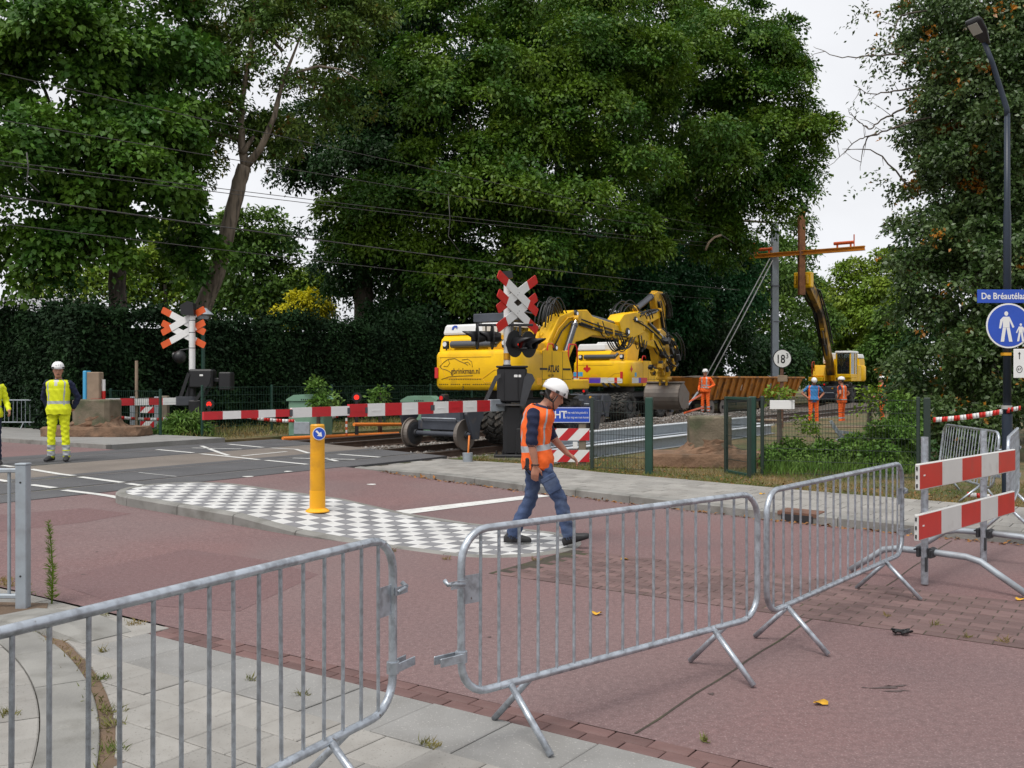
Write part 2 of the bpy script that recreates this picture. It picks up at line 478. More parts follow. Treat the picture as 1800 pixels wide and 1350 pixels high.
    def loft(self, rings, mi=0, smooth=True, caps=True, closed=True):
        n, seg = len(rings), len(rings[0])
        vs_ = [Vector(p) for r in rings for p in r]
        fs = []
        for i in range(n - 1):
            for k in range(seg if closed else seg - 1):
                k2 = (k + 1) % seg
                fs.append((i * seg + k, i * seg + k2, (i + 1) * seg + k2, (i + 1) * seg + k))
        o = self.add(vs_, fs, mi, smooth)
        if caps:
            self.f.append(tuple(o + i for i in reversed(range(seg))))
            self.f.append(tuple(o + (n - 1) * seg + i for i in range(seg)))
            self.m += [mi, mi]
            self.s += [False, False]
    def prism(self, poly, origin, ux, uy, depth, mi=0, smooth=False):
        """polygon in the plane (ux, uy) at origin, extruded by depth along ux x uy"""
        o, ux, uy = Vector(origin), Vector(ux), Vector(uy)
        w = ux.cross(uy).normalized() * depth
        a = [o + ux * p[0] + uy * p[1] for p in poly]
        b = [p + w for p in a]
        n = len(a)
        fs = [tuple(reversed(range(n))), tuple(range(n, 2 * n))]
        fs += [(i, (i + 1) % n, n + (i + 1) % n, n + i) for i in range(n)]
        self.add(a + b, fs, mi, smooth)
    def sphere(self, c, r, seg=12, rings=8, mi=0, half=False):
        c = Vector(c)
        rx, ry, rz = r if isinstance(r, (tuple, list)) else (r, r, r)
        rr = []
        a0 = 0.0 if half else -math.pi / 2
        for i in range(rings + 1):
            t = a0 + (math.pi / 2 - a0) * i / rings
            k = max(math.cos(t), 0.02)
            rr.append([c + Vector((rx * k * math.cos(2 * math.pi * j / seg), ry * k * math.sin(2 * math.pi * j / seg), rz * math.sin(t))) for j in range(seg)])
        self.loft(rr, mi)
    def mesh(self, name, mats):
        me = bpy.data.meshes.new(name)
        me.from_pydata(self.v, [], self.f)
        for mn in mats:
            me.materials.append(MATS[mn])
        me.polygons.foreach_set('material_index', self.m)
        me.polygons.foreach_set('use_smooth', self.s)
        me.update()
        return me
    def build(self, name, mats, parent=None, loc=None, rotz=None):
        if isinstance(mats, str):
            mats = [mats]
        return link(name, self.mesh(name, mats), parent, loc, rotz)

def link(name, me, parent=None, loc=None, rotz=None):
    o = bpy.data.objects.new(name, me)
    COL.objects.link(o)
    if parent is not None:
        o.parent = parent
    if loc is not None:
        o.location = loc
    if rotz is not None:
        o.rotation_euler = (0, 0, rotz)
    return o
def tag(o, label=None, cat=None, group=None, kind=None):
    if label:
        o['label'] = label
    if cat:
        o['category'] = cat
    if group:
        o['group'] = group
    if kind:
        o['kind'] = kind
    return o
def thing(name, label, cat, loc=(0, 0, 0), rotz=0.0, group=None, kind=None):
    o = link(name, None)
    o.location = loc
    o.rotation_euler = (0, 0, rotz)
    o.empty_display_size = 0.2
    return tag(o, label, cat, group, kind)
def copy_tree(o, parent=None):
    c = o.copy()
    COL.objects.link(c)
    c.parent = parent
    for ch in list(o.children):
        copy_tree(ch, c)
    return c
def quick_mesh(name, V, F, mats, smooth=False):
    """V (n,3) float array, F (m,k) int array, all faces with k corners"""
    me = bpy.data.meshes.new(name)
    n, (m, k) = len(V), F.shape
    me.vertices.add(n)
    me.vertices.foreach_set('co', np.ascontiguousarray(V, dtype=np.float32).ravel())
    me.loops.add(m * k)
    me.loops.foreach_set('vertex_index', np.ascontiguousarray(F, dtype=np.int32).ravel())
    me.polygons.add(m)
    me.polygons.foreach_set('loop_start', np.arange(0, m * k, k, dtype=np.int32))
    me.polygons.foreach_set('loop_total', np.full(m, k, dtype=np.int32))
    if smooth:
        me.polygons.foreach_set('use_smooth', np.ones(m, dtype=bool))
    for mn in mats:
        me.materials.append(MATS[mn])
    me.update(calc_edges=True)
    return me
def text_mesh(name, body, size, matname, parent, loc, rot, align='LEFT', extrude=0.001, bold=0.0, sx=1.0):
    cu = bpy.data.curves.new(name, 'FONT')
    cu.body = body
    cu.size = size
    cu.align_x = align
    cu.align_y = 'CENTER'
    cu.extrude = extrude
    cu.offset = bold
    cu.resolution_u = 3
    tmp = bpy.data.objects.new('tmp_text', cu)
    COL.objects.link(tmp)
    dg = bpy.context.evaluated_depsgraph_get()
    me = bpy.data.meshes.new_from_object(tmp.evaluated_get(dg))
    bpy.data.objects.remove(tmp)
    bpy.data.curves.remove(cu)
    me.materials.clear()
    me.materials.append(MATS[matname])
    o = link(name, me, parent)
    o.matrix_local = Matrix.Translation(Vector(loc)) @ rot.to_4x4() @ Matrix.Diagonal((sx, 1, 1, 1))
    return o
def frame3(xa, ya):
    """rotation whose columns are xa, ya and their cross product"""
    xa = Vector(xa).normalized()
    ya = Vector(ya).normalized()
    za = xa.cross(ya).normalized()
    ya = za.cross(xa)
    return Matrix((xa, ya, za)).transposed()

# ---------------------------------------------------------------- ground sheets
def clip_half(poly, p, nrm):
    """keep the side of the line through p where (q-p).nrm >= 0"""
    out = []
    for i in range(len(poly)):
        a, b = poly[i], poly[(i + 1) % len(poly)]
        da, db = (a - p).dot(nrm), (b - p).dot(nrm)
        if da >= 0:
            out.append(a)
        if (da >= 0) != (db >= 0):
            out.append(a + (b - a) * (da / (da - db)))
    return out
def sheet(name, poly, dz, matname, parent=None, thick=0.0, zfun=gz, cuts=(8.0, 12.0)):
    """a sheet that follows the ground's ramp up to the railway"""
    poly = [Vector(p) for p in poly]
    ar = sum(poly[i].x * poly[(i + 1) % len(poly)].y - poly[(i + 1) % len(poly)].x * poly[i].y for i in range(len(poly)))
    if ar < 0:
        poly.reverse()
    mb = MB()
    bm = bmesh.new()
    f = bm.faces.new([bm.verts.new((p.x, p.y, 0)) for p in poly])
    for c in cuts:
        pt = NV * c
        bmesh.ops.bisect_plane(bm, geom=bm.verts[:] + bm.edges[:] + bm.faces[:], plane_co=(pt.x, pt.y, 0), plane_no=(NV.x, NV.y, 0))
    bmesh.ops.triangulate(bm, faces=bm.faces[:])
    for v in bm.verts:
        v.co.z = zfun(v.co.x, v.co.y) + dz
    if thick:
        r = bmesh.ops.extrude_face_region(bm, geom=bm.faces[:])
        low = [g for g in r['geom'] if isinstance(g, bmesh.types.BMVert)]
        top = set(low)
        for v in bm.verts:
            if v not in top:
                v.co.z -= thick
        bmesh.ops.recalc_face_normals(bm, faces=bm.faces[:])
    me = bpy.data.meshes.new(name)
    bm.to_mesh(me)
    bm.free()
    me.materials.append(MATS[matname])
    o = link(name, me, parent)
    if parent is None:
        o['kind'] = 'structure'
    return o
def slab_mesh(name, poly, z0, z1, matname, cham=0.006, zlist=None):
    """a flat paving piece with a chamfered top; poly counter-clockwise in local xy"""
    c = sum(poly, Vector((0, 0))) / len(poly)
    n = len(poly)
    ins = []
    for p in poly:
        d = (c - p)
        ins.append(p + d.normalized() * min(cham * 1.4, d.length * .3))
    mb = MB()
    vs_ = [Vector((p.x, p.y, z0)) for p in poly] + [Vector((p.x, p.y, z1 - cham * .7)) for p in poly] + [Vector((p.x, p.y, z1)) for p in ins]
    fs = [tuple(range(2 * n, 3 * n))]
    for i in range(n):
        j = (i + 1) % n
        fs.append((i, j, n + j, n + i))
        fs.append((n + i, n + j, 2 * n + j, 2 * n + i))
    mb.add(vs_, fs)
    return mb.mesh(name, [matname])
def rectpoly(cx, cy, w, h):
    return [Vector((cx - w / 2, cy - h / 2)), Vector((cx + w / 2, cy - h / 2)), Vector((cx + w / 2, cy + h / 2)), Vector((cx - w / 2, cy + h / 2))]
ROAD_ROT = math.atan2(RV.y, RV.x)
TRACK_ROT = math.atan2(TV.y, TV.x)
# ================================================================ the setting
KERB = [(-16, 12.95), (-12.6, 12.8), (-10.5, 12.5), (-7.4, 12.2), (-4.5, 11.6), (-2.5, 11.35), (0, 11.3), (16, 11.3)]
def kb(a):
    for (a0, b0), (a1, b1) in zip(KERB, KERB[1:]):
        if a <= a1:
            return b0 + (b1 - b0) * (max(a, a0) - a0) / (a1 - a0)
    return KERB[-1][1]

g = MB()
g.add([(-700, -60, -0.16), (700, -60, -0.16), (700, 1200, -0.16), (-700, 1200, -0.16)], [(0, 1, 2, 3)])
tag(g.build('ground', 'grass_ground'), kind='structure')

# --- the road in front of the railway
kpts = [AB(a, kb(a)) for a in (-12.2, -10.5, -7.4, -4.5, -2.5, 0, 16)]
road = sheet('road', [AB(16, 4.18), AB(-12.35, 4.18), SN(4.0, 12.5), SN(12.95, 12.5)] + kpts, 0.0, 'red_asphalt')
sheet('repair_patch', [pxg(78, 1020).xy, pxg(330, 965).xy, pxg(470, 985).xy, pxg(560, 1010).xy, pxg(420, 1075).xy, pxg(200, 1060).xy], 0.0015, 'red_patch', road)
sheet('repair_patch', [pxg(0, 905).xy, pxg(150, 893).xy, pxg(232, 903).xy, pxg(150, 918).xy, pxg(0, 935).xy], 0.0015, 'red_patch', road)
# a saw-cut joint across the road
cut = [AB(-2.18 + 0.006 * math.sin(i * 1.7), 4.2 + i * 0.25) for i in range(12)]
sheet('road_joint', [p + RV * -0.007 for p in cut] + [p + RV * 0.007 for p in reversed(cut)], 0.003, 'joint_sand', road)
cut = [AB(-2.02 + 0.006 * math.sin(i * 1.3), 8.4 + i * 0.25) for i in range(12)]
sheet('road_joint', [p + RV * -0.006 for p in cut] + [p + RV * 0.006 for p in reversed(cut)], 0.003, 'joint_sand', road)

# --- the level crossing deck, in bands between the rails
RN = (13.40, 14.90, 17.40, 18.90)
def send(n):
    return 16.0 + (n - 12.5) * 0.27
def band(name, n0, n1, m, parent=None):
    return sheet(name, [SN(-14, n0), SN(send(n0), n0), SN(send(n1), n1), SN(-14, n1)], 0.0, m, parent, thick=0.14)
deck = band('level_crossing', 12.45, RN[0] - 0.06, 'dark_asphalt')
band('deck_panel', RN[0] + 0.085, RN[1] - 0.085, 'dark_asphalt', deck)
band('deck_panel', RN[1] + 0.06, RN[1] + 0.42, 'dark_asphalt', deck)
band('deck_panel', RN[1] + 0.425, RN[2] - 0.36, 'brown_asphalt', deck)
band('deck_panel', RN[2] - 0.355, RN[2] - 0.06, 'brown_asphalt', deck)
band('deck_panel', RN[2] + 0.085, RN[3] - 0.085, 'dark_asphalt', deck)
band('deck_panel', RN[3] + 0.06, 19.8, 'dark_asphalt', deck)
# --- the road beyond the railway
road2 = sheet('road', [SN(-8, 19.8), SN(13.2, 19.8), SN(13.2, 70), SN(-8, 70)], -0.002, 'red_asphalt')
pv2 = sheet('pavement', [SN(13.35, 20.2), SN(16.6, 20.2), SN(15.6, 70), SN(13.35, 70)], 0.09, 'slab_grey', thick=0.2)
for i in range(18):
    n0 = 20.2 + i * 1.0
    k = sheet('kerb_stone', [SN(13.2, n0), SN(13.345, n0), SN(13.345, n0 + .99), SN(13.2, n0 + .99)], 0.095, 'kerb_concrete', pv2, thick=0.25)

# --- painted markings
def stroke(pts, w, parent, dz=0.006, px=True):
    P = [pxg(*p) if px else Vector((*p, 0)) for p in pts]
    L_, R_ = [], []
    for i, p in enumerate(P):
        d = (P[min(i + 1, len(P) - 1)] - P[max(i - 1, 0)]).xy.normalized()
        nn = Vector((-d.y, d.x)) * w / 2
        L_.append(p.xy + nn)
        R_.append(p.xy - nn)
    return sheet('painted_line', L_ + R_[::-1], dz, 'road_paint', parent)
for pts in ([(54, 825), (74, 828.5), (107, 834), (130, 836.5)], [(140, 838.7), (215, 848.6)], [(225, 850.5), (262, 855.5), (300, 859.5)],
            [(54, 852.5), (96, 858)], [(112, 862), (170, 869), (225, 879)], [(-20, 841), (15, 847)], [(-20, 815), (23, 821)],
            [(276, 790.5), (340, 796.3)], [(353, 798), (404, 803), (455, 808.4)], [(468, 809.5), (540, 816.6)], [(595, 798.7), (668, 804)],
            [(402, 781), (463, 786.8)]):
    stroke(pts, 0.12, deck)
for pts in ([(354, 784), (386, 796), (402, 801)], [(338, 787.7), (425, 789.6)], [(476, 787.7), (520, 790), (543, 797)],
            [(515, 805.6), (624, 808)], [(571, 805.6), (592, 811)], [(425, 801.8), (504, 794)]):
    stroke(pts, 0.10, deck)
stroke([(244, 831), (310, 838)], 0.03, deck)
stroke([(668, 906), (800, 890), (955, 871)], 0.30, road)
for (x, y) in ((722, 834), (760, 838), (654, 852), (436, 838), (505, 829), (1045, 900)):
    p = pxg(x, y)
    sheet('paint_spot', [(p + Vector((0.10 * math.cos(k) * random.uniform(.5, 1.2), 0.12 * math.sin(k) * random.uniform(.4, 1), 0))).xy for k in (0, 1, 2, 3, 4, 5)], 0.005, 'road_paint', road)

# --- railway: two tracks
def rail_mesh(name, s0, s1, n, parent):
    prof = [(-.075, -.172), (.075, -.172), (.075, -.160), (.012, -.140), (.010, -.045), (.036, -.032), (.036, -.004), (.028, 0.002), (-.028, 0.002), (-.036, -.004), (-.036, -.032), (-.010, -.045), (-.012, -.140), (-.075, -.160)]
    r = []
    for s in (s0, s1):
        p = SN(s, n)
        r.append([Vector((p.x + NV.x * q[0], p.y + NV.y * q[0], RAIL_Z + q[1])) for q in prof])
    mb = MB()
    mb.loft(r, 0, smooth=False)
    for i, f in enumerate(mb.f):
        if len(f) == 4 and all(mb.v[j][2] > RAIL_Z - .005 for j in f):
            mb.m[i] = 1
    return mb.build(name, ['steel_rail', 'rail_top'], parent)
slp = MB()
slp.bbox((0, 0, 0), (0.26, 2.5, 0.16), 0.02)
slp_me = slp.mesh('sleeper', ['sleeper'])
TRACKS = []
for k, (nc, lab) in enumerate(((14.15, 'near railway track'), (18.15, 'far railway track'))):
    tr = thing('railway_track', None, None, kind='structure')
    rail_mesh('rail', -14, 140, nc - .75, tr)
    rail_mesh('rail', -14, 140, nc + .75, tr)
    for i in range(100):
        s = 17.6 + (0 if nc < 16 else 0.9) + i * 0.62
        p = SN(s, nc)
        o = link('sleeper', slp_me, tr, (p.x, p.y, RAIL_Z - .262 + random.uniform(-.004, .004)), TRACK_ROT + random.uniform(-.008, .008))
    TRACKS.append(tr)
def bal_z(s, n):
    z = -0.07 + 0.03 * math.sin(n * 3.1 + s * .7)
    k = max(0.0, 1 - abs(n - 16.1) / 1.05)
    z += 0.36 * (k * k * (3 - 2 * k)) * min(1, max(0, (s - 22) / 4)) * (0.85 + .3 * math.sin(s * .9) * math.sin(s * .37))
    return z
bg = MB()
ss = [15.0 + i * .6 for i in range(130)] + [95, 110, 140]
nn_ = [11.3 + i * .32 for i in range(32)]
rows = []
for s in ss:
    rows.append([Vector((*SN(s, n), bal_z(s, n) if s > 16.2 else -.12)) for n in nn_])
bg.loft(rows, 0, smooth=True, caps=False, closed=False)
tag(bg.build('ballast', 'ballast_ground'), kind='structure')
# loose ballast stones
def stones(name, pts, rmin, rmax, matname):
    base = np.array([(1, 0, 0), (-1, 0, 0), (0, 1, 0), (0, -1, 0), (0, 0, 1), (0, 0, -1)], float)
    tri = np.array([(0, 2, 4), (2, 1, 4), (1, 3, 4), (3, 0, 4), (2, 0, 5), (1, 2, 5), (3, 1, 5), (0, 3, 5)])
    n = len(pts)
    V = np.repeat(base[None], n, 0) * RNG.uniform(.55, 1.25, (n, 6, 1))
    A = RNG.normal(size=(n, 3, 3))
    Q = np.linalg.qr(A)[0]
    V = np.einsum('nij,nkj->nki', Q, V) * RNG.uniform(rmin, rmax, (n, 1, 1))
    V += np.array(pts)[:, None, :]
    F = tri[None] + (np.arange(n) * 6)[:, None, None]
    return link(name, quick_mesh(name, V.reshape(-1, 3), F.reshape(-1, 3), [matname]))
pts = []
for i in range(15000):
    s = 16.3 + 34 * random.random() ** 1.6
    n = random.uniform(11.6, 20.6)
    p = SN(s, n)
    pts.append((p.x, p.y, bal_z(s, n) + 0.012))
for i in range(3500):
    s = random.uniform(24, 48)
    n = random.gauss(16.1, .45)
    p = SN(s, n)
    pts.append((p.x, p.y, bal_z(s, n) + 0.02))
tag(stones('ballast_stones', pts, 0.028, 0.062, 'ballast_stone'), 'grey brown crushed stones lying loose between the rails', 'ballast', kind='stuff')

# --- verges
edge_b = [AB(a, kb(a) + 2.42) for a in (-12.0, -10.5, -7.4, -4.5, -2.5, 0, 10)]
sheet('verge', edge_b + [AB(10, 60), SN(75, 11.6), SN(16.2, 11.6)], 0.035, 'grass_ground', thick=0.22)
sheet('verge', [SN(16.5, 20.6), SN(150, 20.6), SN(150, 160), SN(14.9, 160), SN(15.6, 70)], 0.0, 'grass_ground', thick=0.22)

# --- footpath beyond the road with tiles and kerb stones
def path_z(a, b):
    p = AB(a, b)
    k = min(1.0, max(0.0, (a + 12.2) / 2.2))
    return gz(p.x, p.y) + 0.012 + 0.095 * k
def pathpt(a, w):
    b = kb(a) + w
    return Vector((*AB(a, b), path_z(a, b)))
def bed_z(x, y):
    p = Vector((x, y))
    return path_z(p.dot(RV), p.dot(BV))
ap = [-12.3, -11.2, -10.5, -9, -7.4, -6, -4.5, -2.5, 0, 10]
fp = sheet('pavement', [AB(a, kb(a) + .16) for a in ap] + [AB(a, kb(a) + 2.42) for a in reversed(ap)], -0.012, 'joint_sand', thick=0.2, zfun=bed_z, cuts=(8, 9, 10, 11, 12))
aa = -12.3
while aa < 1.0:
    mb = MB()
    a0, a1 = aa + .004, aa + .996
    vs_ = []
    for w, dz in ((0.0, -0.3), (0.0, -0.012), (0.02, 0.0), (0.15, 0.004), (0.15, -0.05)):
        vs_ += [pathpt(a0, w) + Vector((0, 0, dz)), pathpt(a1, w) + Vector((0, 0, dz))]
    mb.add(vs_, [(0, 1, 3, 2), (2, 3, 5, 4), (4, 5, 7, 6), (6, 7, 9, 8), (0, 2, 4, 6, 8), (1, 9, 7, 5, 3)])
    mb.build('kerb_stone', 'kerb_concrete', fp)
    aa += 1.0
def tile_on(parent, corners, m, name='tile', jit=0.002, cham=.006):
    dz = random.uniform(-jit, jit)
    c = sum(corners, Vector()) / len(corners)
    mb = MB()
    n = len(corners)
    low = [p + Vector((0, 0, -.03 + dz)) for p in corners]
    mid = [p + Vector((0, 0, -cham * .7 + dz)) for p in corners]
    top = [p + (c - p).normalized() * cham * 1.4 + Vector((0, 0, dz)) for p in corners]
    fs = [tuple(range(2 * n, 3 * n))]
    for i in range(n):
        j = (i + 1) % n
        fs += [(i, j, n + j, n + i), (n + i, n + j, 2 * n + j, 2 * n + i)]
    mb.add(low + mid + top, fs)
    return mb.build(name, m, parent)
na = 0
for j in range(7):
    w0 = 0.17 + j * 0.318
    a = -12.2 + (0.15 if j % 2 else 0)
    while a < -0.8 and na < 295:
        tile_on(fp, [pathpt(a + .004, w0 + .004), pathpt(a + .296, w0 + .004), pathpt(a + .296, w0 + .308), pathpt(a + .004, w0 + .308)], 'paver_grey', cham=.004)
        na += 1
        a += 0.30
# storm drain in that kerb
dr = MB()
for (a0, a1) in ((-4.05, -3.55),):
    vs_ = [pathpt(a0, -.01), pathpt(a1, -.01), pathpt(a1, .36), pathpt(a0, .36)]
    up = Vector((0, 0, .012))
    dr.add([v + up for v in vs_] + [v - Vector((0, 0, .03)) for v in vs_], [(0, 1, 2, 3), (4, 5, 1, 0), (5, 6, 2, 1), (6, 7, 3, 2), (7, 4, 0, 3)])
    q = [pathpt(a0 + .05, -.012), pathpt(a1 - .05, -.012)]
    dr.add([q[0] - Vector((0, 0, .105)), q[1] - Vector((0, 0, .105)), q[1] - Vector((0, 0, .015)), q[0] - Vector((0, 0, .015))], [(0, 1, 2, 3)], 1)
o = dr.build('storm_drain', ['rust_steel', 'black_matte'])
tag(o, 'rusty cast iron storm drain set in the kerb behind the barriers', 'drain')

# --- median: checkered island and brick strip that continues it
def island_outline(off=0.0, seg=14):
    b0, b1 = 7.40 + off, 9.22 - off
    rb = (b1 - b0) / 2
    P = []
    xl, xr = -11.15, -5.95
    for i in range(seg + 1):
        t = math.pi / 2 + math.pi * i / seg
        P.append(Vector((xl + rb * .95 * math.cos(t), b0 + rb + rb * math.sin(t))))
    for i in range(seg + 1):
        t = -math.pi / 2 + math.pi * i / seg
        P.append(Vector((xr + rb * 1.0 * math.cos(t), b0 + rb + rb * math.sin(t))))
    return P                                      # (a, b), counter-clockwise
def isl_z(a, b):
    p = AB(a, b)
    k = min(1.0, max(0.0, (-7.2 - a) / 2.0))
    return gz(p.x, p.y) + 0.008 + 0.115 * k * k * (3 - 2 * k)
isl = thing('traffic_island', None, None, kind='structure')
out, inn = island_outline(), island_outline(0.125)
n_o = len(out)
for i in range(n_o):
    # kerb stones round the island, each its own piece
    j = (i + 1) % n_o
    segs = max(1, int(round((out[j] - out[i]).length / 1.0)))
    for q in range(segs):
        a0, a1 = out[i].lerp(out[j], (q + .006) / segs), out[i].lerp(out[j], (q + .994) / segs)
        c0, c1 = inn[i].lerp(inn[j], (q + .006) / segs), inn[i].lerp(inn[j], (q + .994) / segs)
        mb = MB()
        def P3(p, dz):
            return Vector((*AB(p.x, p.y), isl_z(p.x, p.y) + dz))
        sh0, sh1 = a0.lerp(c0, .18), a1.lerp(c1, .18)
        vs_ = [P3(a0, -.3), P3(a1, -.3), P3(a0, -.02), P3(a1, -.02), P3(sh0, 0), P3(sh1, 0), P3(c0, .003), P3(c1, .003), P3(c0, -.05), P3(c1, -.05)]
        mb.add(vs_, [(0, 1, 3, 2), (2, 3, 5, 4), (4, 5, 7, 6), (6, 7, 9, 8), (0, 2, 4, 6, 8), (1, 9, 7, 5, 3)])
        mb.build('kerb_stone', 'kerb_concrete', isl)
mb = MB()
rows_ = []
for i in range(40):
    a = -12.0 + i * 7.0 / 39
    rows_.append([Vector((*AB(a, b), isl_z(a, b) - 0.012)) for b in (7.5, 8.3, 9.12)])
bed_poly = [p for p in inn]
cen = Vector((-8.5, 8.3))
vs_ = [Vector((*AB(p.x, p.y), isl_z(p.x, p.y) - .014)) for p in inn]
top_i, bot_i = [], []
for i in range(30):
    a = -12.0 + (i + .5) * 7.0 / 30
    col_ = [p for p in (clip_half(clip_half(list(inn), Vector((a - .12, 0)), Vector((1, 0))), Vector((a + .12, 0)), Vector((-1, 0))))]
    if len(col_) > 2:
        mb.add([Vector((*AB(p.x, p.y), isl_z(p.x, p.y) - .010)) for p in col_], [tuple(range(len(col_)))])
mb.build('mortar_bed', 'joint_sand', isl)
for i in range(-1, 35):
    for j in range(0, 8):
        a0, b0 = -12.05 + i * .205, 7.49 + j * .205
        poly = [Vector((a0 + .002, b0 + .002)), Vector((a0 + .203, b0 + .002)), Vector((a0 + .203, b0 + .203)), Vector((a0 + .002, b0 + .203))]
        for q in range(n_o):
            e0, e1 = inn[q], inn[(q + 1) % n_o]
            d = (e1 - e0)
            if d.length < 1e-6 or not poly:
                continue
            poly = clip_half(poly, e0, Vector((-d.y, d.x)).normalized())
        if len(poly) < 3:
            continue
        ar = abs(sum(poly[k].x * poly[(k + 1) % len(poly)].y - poly[(k + 1) % len(poly)].x * poly[k].y for k in range(len(poly)))) / 2
        if ar < 0.004:
            continue
        tile_on(isl, [Vector((*AB(p.x, p.y), isl_z(p.x, p.y))) for p in poly], 'tile_white' if (i + j) % 2 else 'tile_dark', cham=.004)
bb = sheet('brick_strip', [AB(-5.05, 6.93), AB(0.6, 6.93), AB(0.6, 8.37), AB(-5.05, 8.37)], 0.003, 'joint_sand')
def brick_mesh(name, L, W, m, H=0.012):
    return slab_mesh(name, rectpoly(0, 0, L - .007, W - .007), -0.03, H, m, .005)
bm_s = brick_mesh('brick', .21, .103, 'brick_brown')
cnt = 0
for j in range(14):
    a = -5.0 + (0.105 if j % 2 else 0)
    while a < -0.75:
        p = AB(a + .105, 6.98 + j * .103)
        if not (a < -4.95 and 7.3 < 6.98 + j * .103 < 9):
            link('brick', bm_s, bb, (p.x, p.y, -.005 + random.uniform(-.002, .002)), ROAD_ROT + random.uniform(-.01, .01))
            cnt += 1
        a += .21
# --- near pavement: brick gutter, slabs, tiles, curved pavers
pv = sheet('pavement', [AB(-14, 4.18), AB(14, 4.18), AB(14, -8), AB(-14, -8)], -0.012, 'joint_sand')
bm_r = brick_mesh('brick', .21, .1, 'brick_red')
for j in range(2):
    a = -5.95 + (.105 if j else 0)
    while a < -0.6:
        p = AB(a + .105, 4.035 + j * .1)
        link('brick', bm_r, pv, (p.x, p.y, -.012 + random.uniform(-.003, .001)), ROAD_ROT + random.uniform(-.012, .012))
        a += .21
AC, AR = Vector((-8.0, 2.1)), 6.6
def clip_arc(poly, r):
    """drop what lies inside the circle of radius r about AC (by its tangent)"""
    far = [q_ for q_ in poly if (q_ - AC).length > r]
    if not far:
        return []
    for th in range(2, 60, 2):
        d = Vector((math.cos(R(th)), math.sin(R(th))))
        c = sum(poly, Vector((0, 0))) / len(poly)
        if abs(math.degrees(math.atan2(c.y - AC.y, c.x - AC.x)) - th) < 1.01:
            return clip_half(poly, AC + d * r, d)
    return poly
def ground_piece(parent, poly, m, name, z=0.006, jit=.003, cham=.006):
    if len(poly) < 3:
        return
    ar = abs(sum(poly[k].x * poly[(k + 1) % len(poly)].y - poly[(k + 1) % len(poly)].x * poly[k].y for k in range(len(poly)))) / 2
    if ar < 0.006:
        return
    tile_on(parent, [Vector((p.x, p.y, z)) for p in poly], m, name, jit, cham)
def vis(p, mg=0.25):
    if p.y < 3.3:
        return False
    x = p.x / p.y
    return -0.56 - mg * .3 < x < .56 + mg * .3
i = 0
for k in range(-12, 4):                                    # 50 cm slabs along the gutter
    a0 = k * .5 + .24
    if a0 < -6.0 or a0 > -.5:
        continue
    poly = [AB(a0 + .003, 3.49), AB(a0 + .497, 3.49), AB(a0 + .497, 3.978), AB(a0 + .003, 3.978)]
    ground_piece(pv, poly, 'slab_grey', 'slab', 0.004)
for j in range(0, 14):                                     # 30 cm tiles behind them
    b0 = 3.487 - .3 * (j + 1)
    for k in range(-30, 8):
        a0 = k * .3 + (.0 if j % 2 else .15)
        poly = [AB(a0 + .003, b0 + .003), AB(a0 + .297, b0 + .003), AB(a0 + .297, b0 + .297), AB(a0 + .003, b0 + .297)]
        c = sum(poly, Vector((0, 0))) / 4
        if not vis(c) or max((q_ - AC).length for q_ in poly) < AR + .06:
            continue
        poly = clip_arc(poly, AR + .005)
        ground_piece(pv, poly, 'paver_grey', 'tile', 0.006)
for j in range(0, 3):                                      # tiles beside the railing
    b0 = 4.15 - .3 * (j + 1)
    for k in range(-36, -19):
        a0 = k * .3 - .05
        poly = [AB(a0 + .003, b0 + .003), AB(a0 + .297, b0 + .003), AB(a0 + .297, b0 + .297), AB(a0 + .003, b0 + .297)]
        c = sum(poly, Vector((0, 0))) / 4
        if not vis(c) or max((q_ - AC).length for q_ in poly) < AR + .06:
            continue
        ground_piece(pv, clip_arc(poly, AR + .015), 'paver_grey', 'tile', 0.004)
def ringpiece(r0, r1, t0, t1, m, name, seg=3, z=.006):
    P = [AC + Vector((math.cos(t0 + (t1 - t0) * q / seg), math.sin(t0 + (t1 - t0) * q / seg))) * r1 for q in range(seg + 1)]
    P += [AC + Vector((math.cos(t1 + (t0 - t1) * q / seg), math.sin(t1 + (t0 - t1) * q / seg))) * r0 for q in range(seg + 1)]
    c = sum(P, Vector((0, 0))) / len(P)
    if vis(c, .6):
        tile_on(pv, [Vector((p.x, p.y, z)) for p in P], m, name, .003)
t = R(4)
while t < R(56):
    ringpiece(6.27, 6.535, t + .001, t + .119, 'kerb_concrete', 'kerb_stone', 5, .012)
    t += .12
for q in range(9):
    r1 = 6.264 - q * .303
    t = R(4) + (.02 if q % 2 else 0)
    while t < R(58):
        ringpiece(r1 - .297, r1, t + .0007, t + .31 / r1 - .0007, 'paver_grey', 'paver', 2)
        t += .31 / r1
# a worn transition kerb where the pavement drops to the road
tk = MB()
e = []
for (a, hgt) in ((-7.1, .004), (-6.7, .05), (-6.3, .085), (-6.0, .05), (-5.87, .01)):
    e.append([Vector((*AB(a, b), z)) for b, z in ((3.56, -.02), (3.58, hgt * .5), (3.66, hgt), (3.93, hgt * .9), (3.97, -.02))])
tk.loft(e, 0, smooth=False)
tk.build('kerb_stone', 'kerb_concrete', pv)

gp = [AC + Vector((math.cos(R(a)), math.sin(R(a)))) * 6.53 for a in range(6, 54, 2)] + [AC + Vector((math.cos(R(a)), math.sin(R(a)))) * 6.66 for a in range(52, 4, -2)]
sheet('soil_joint', gp, -0.006, 'dirt', pv)

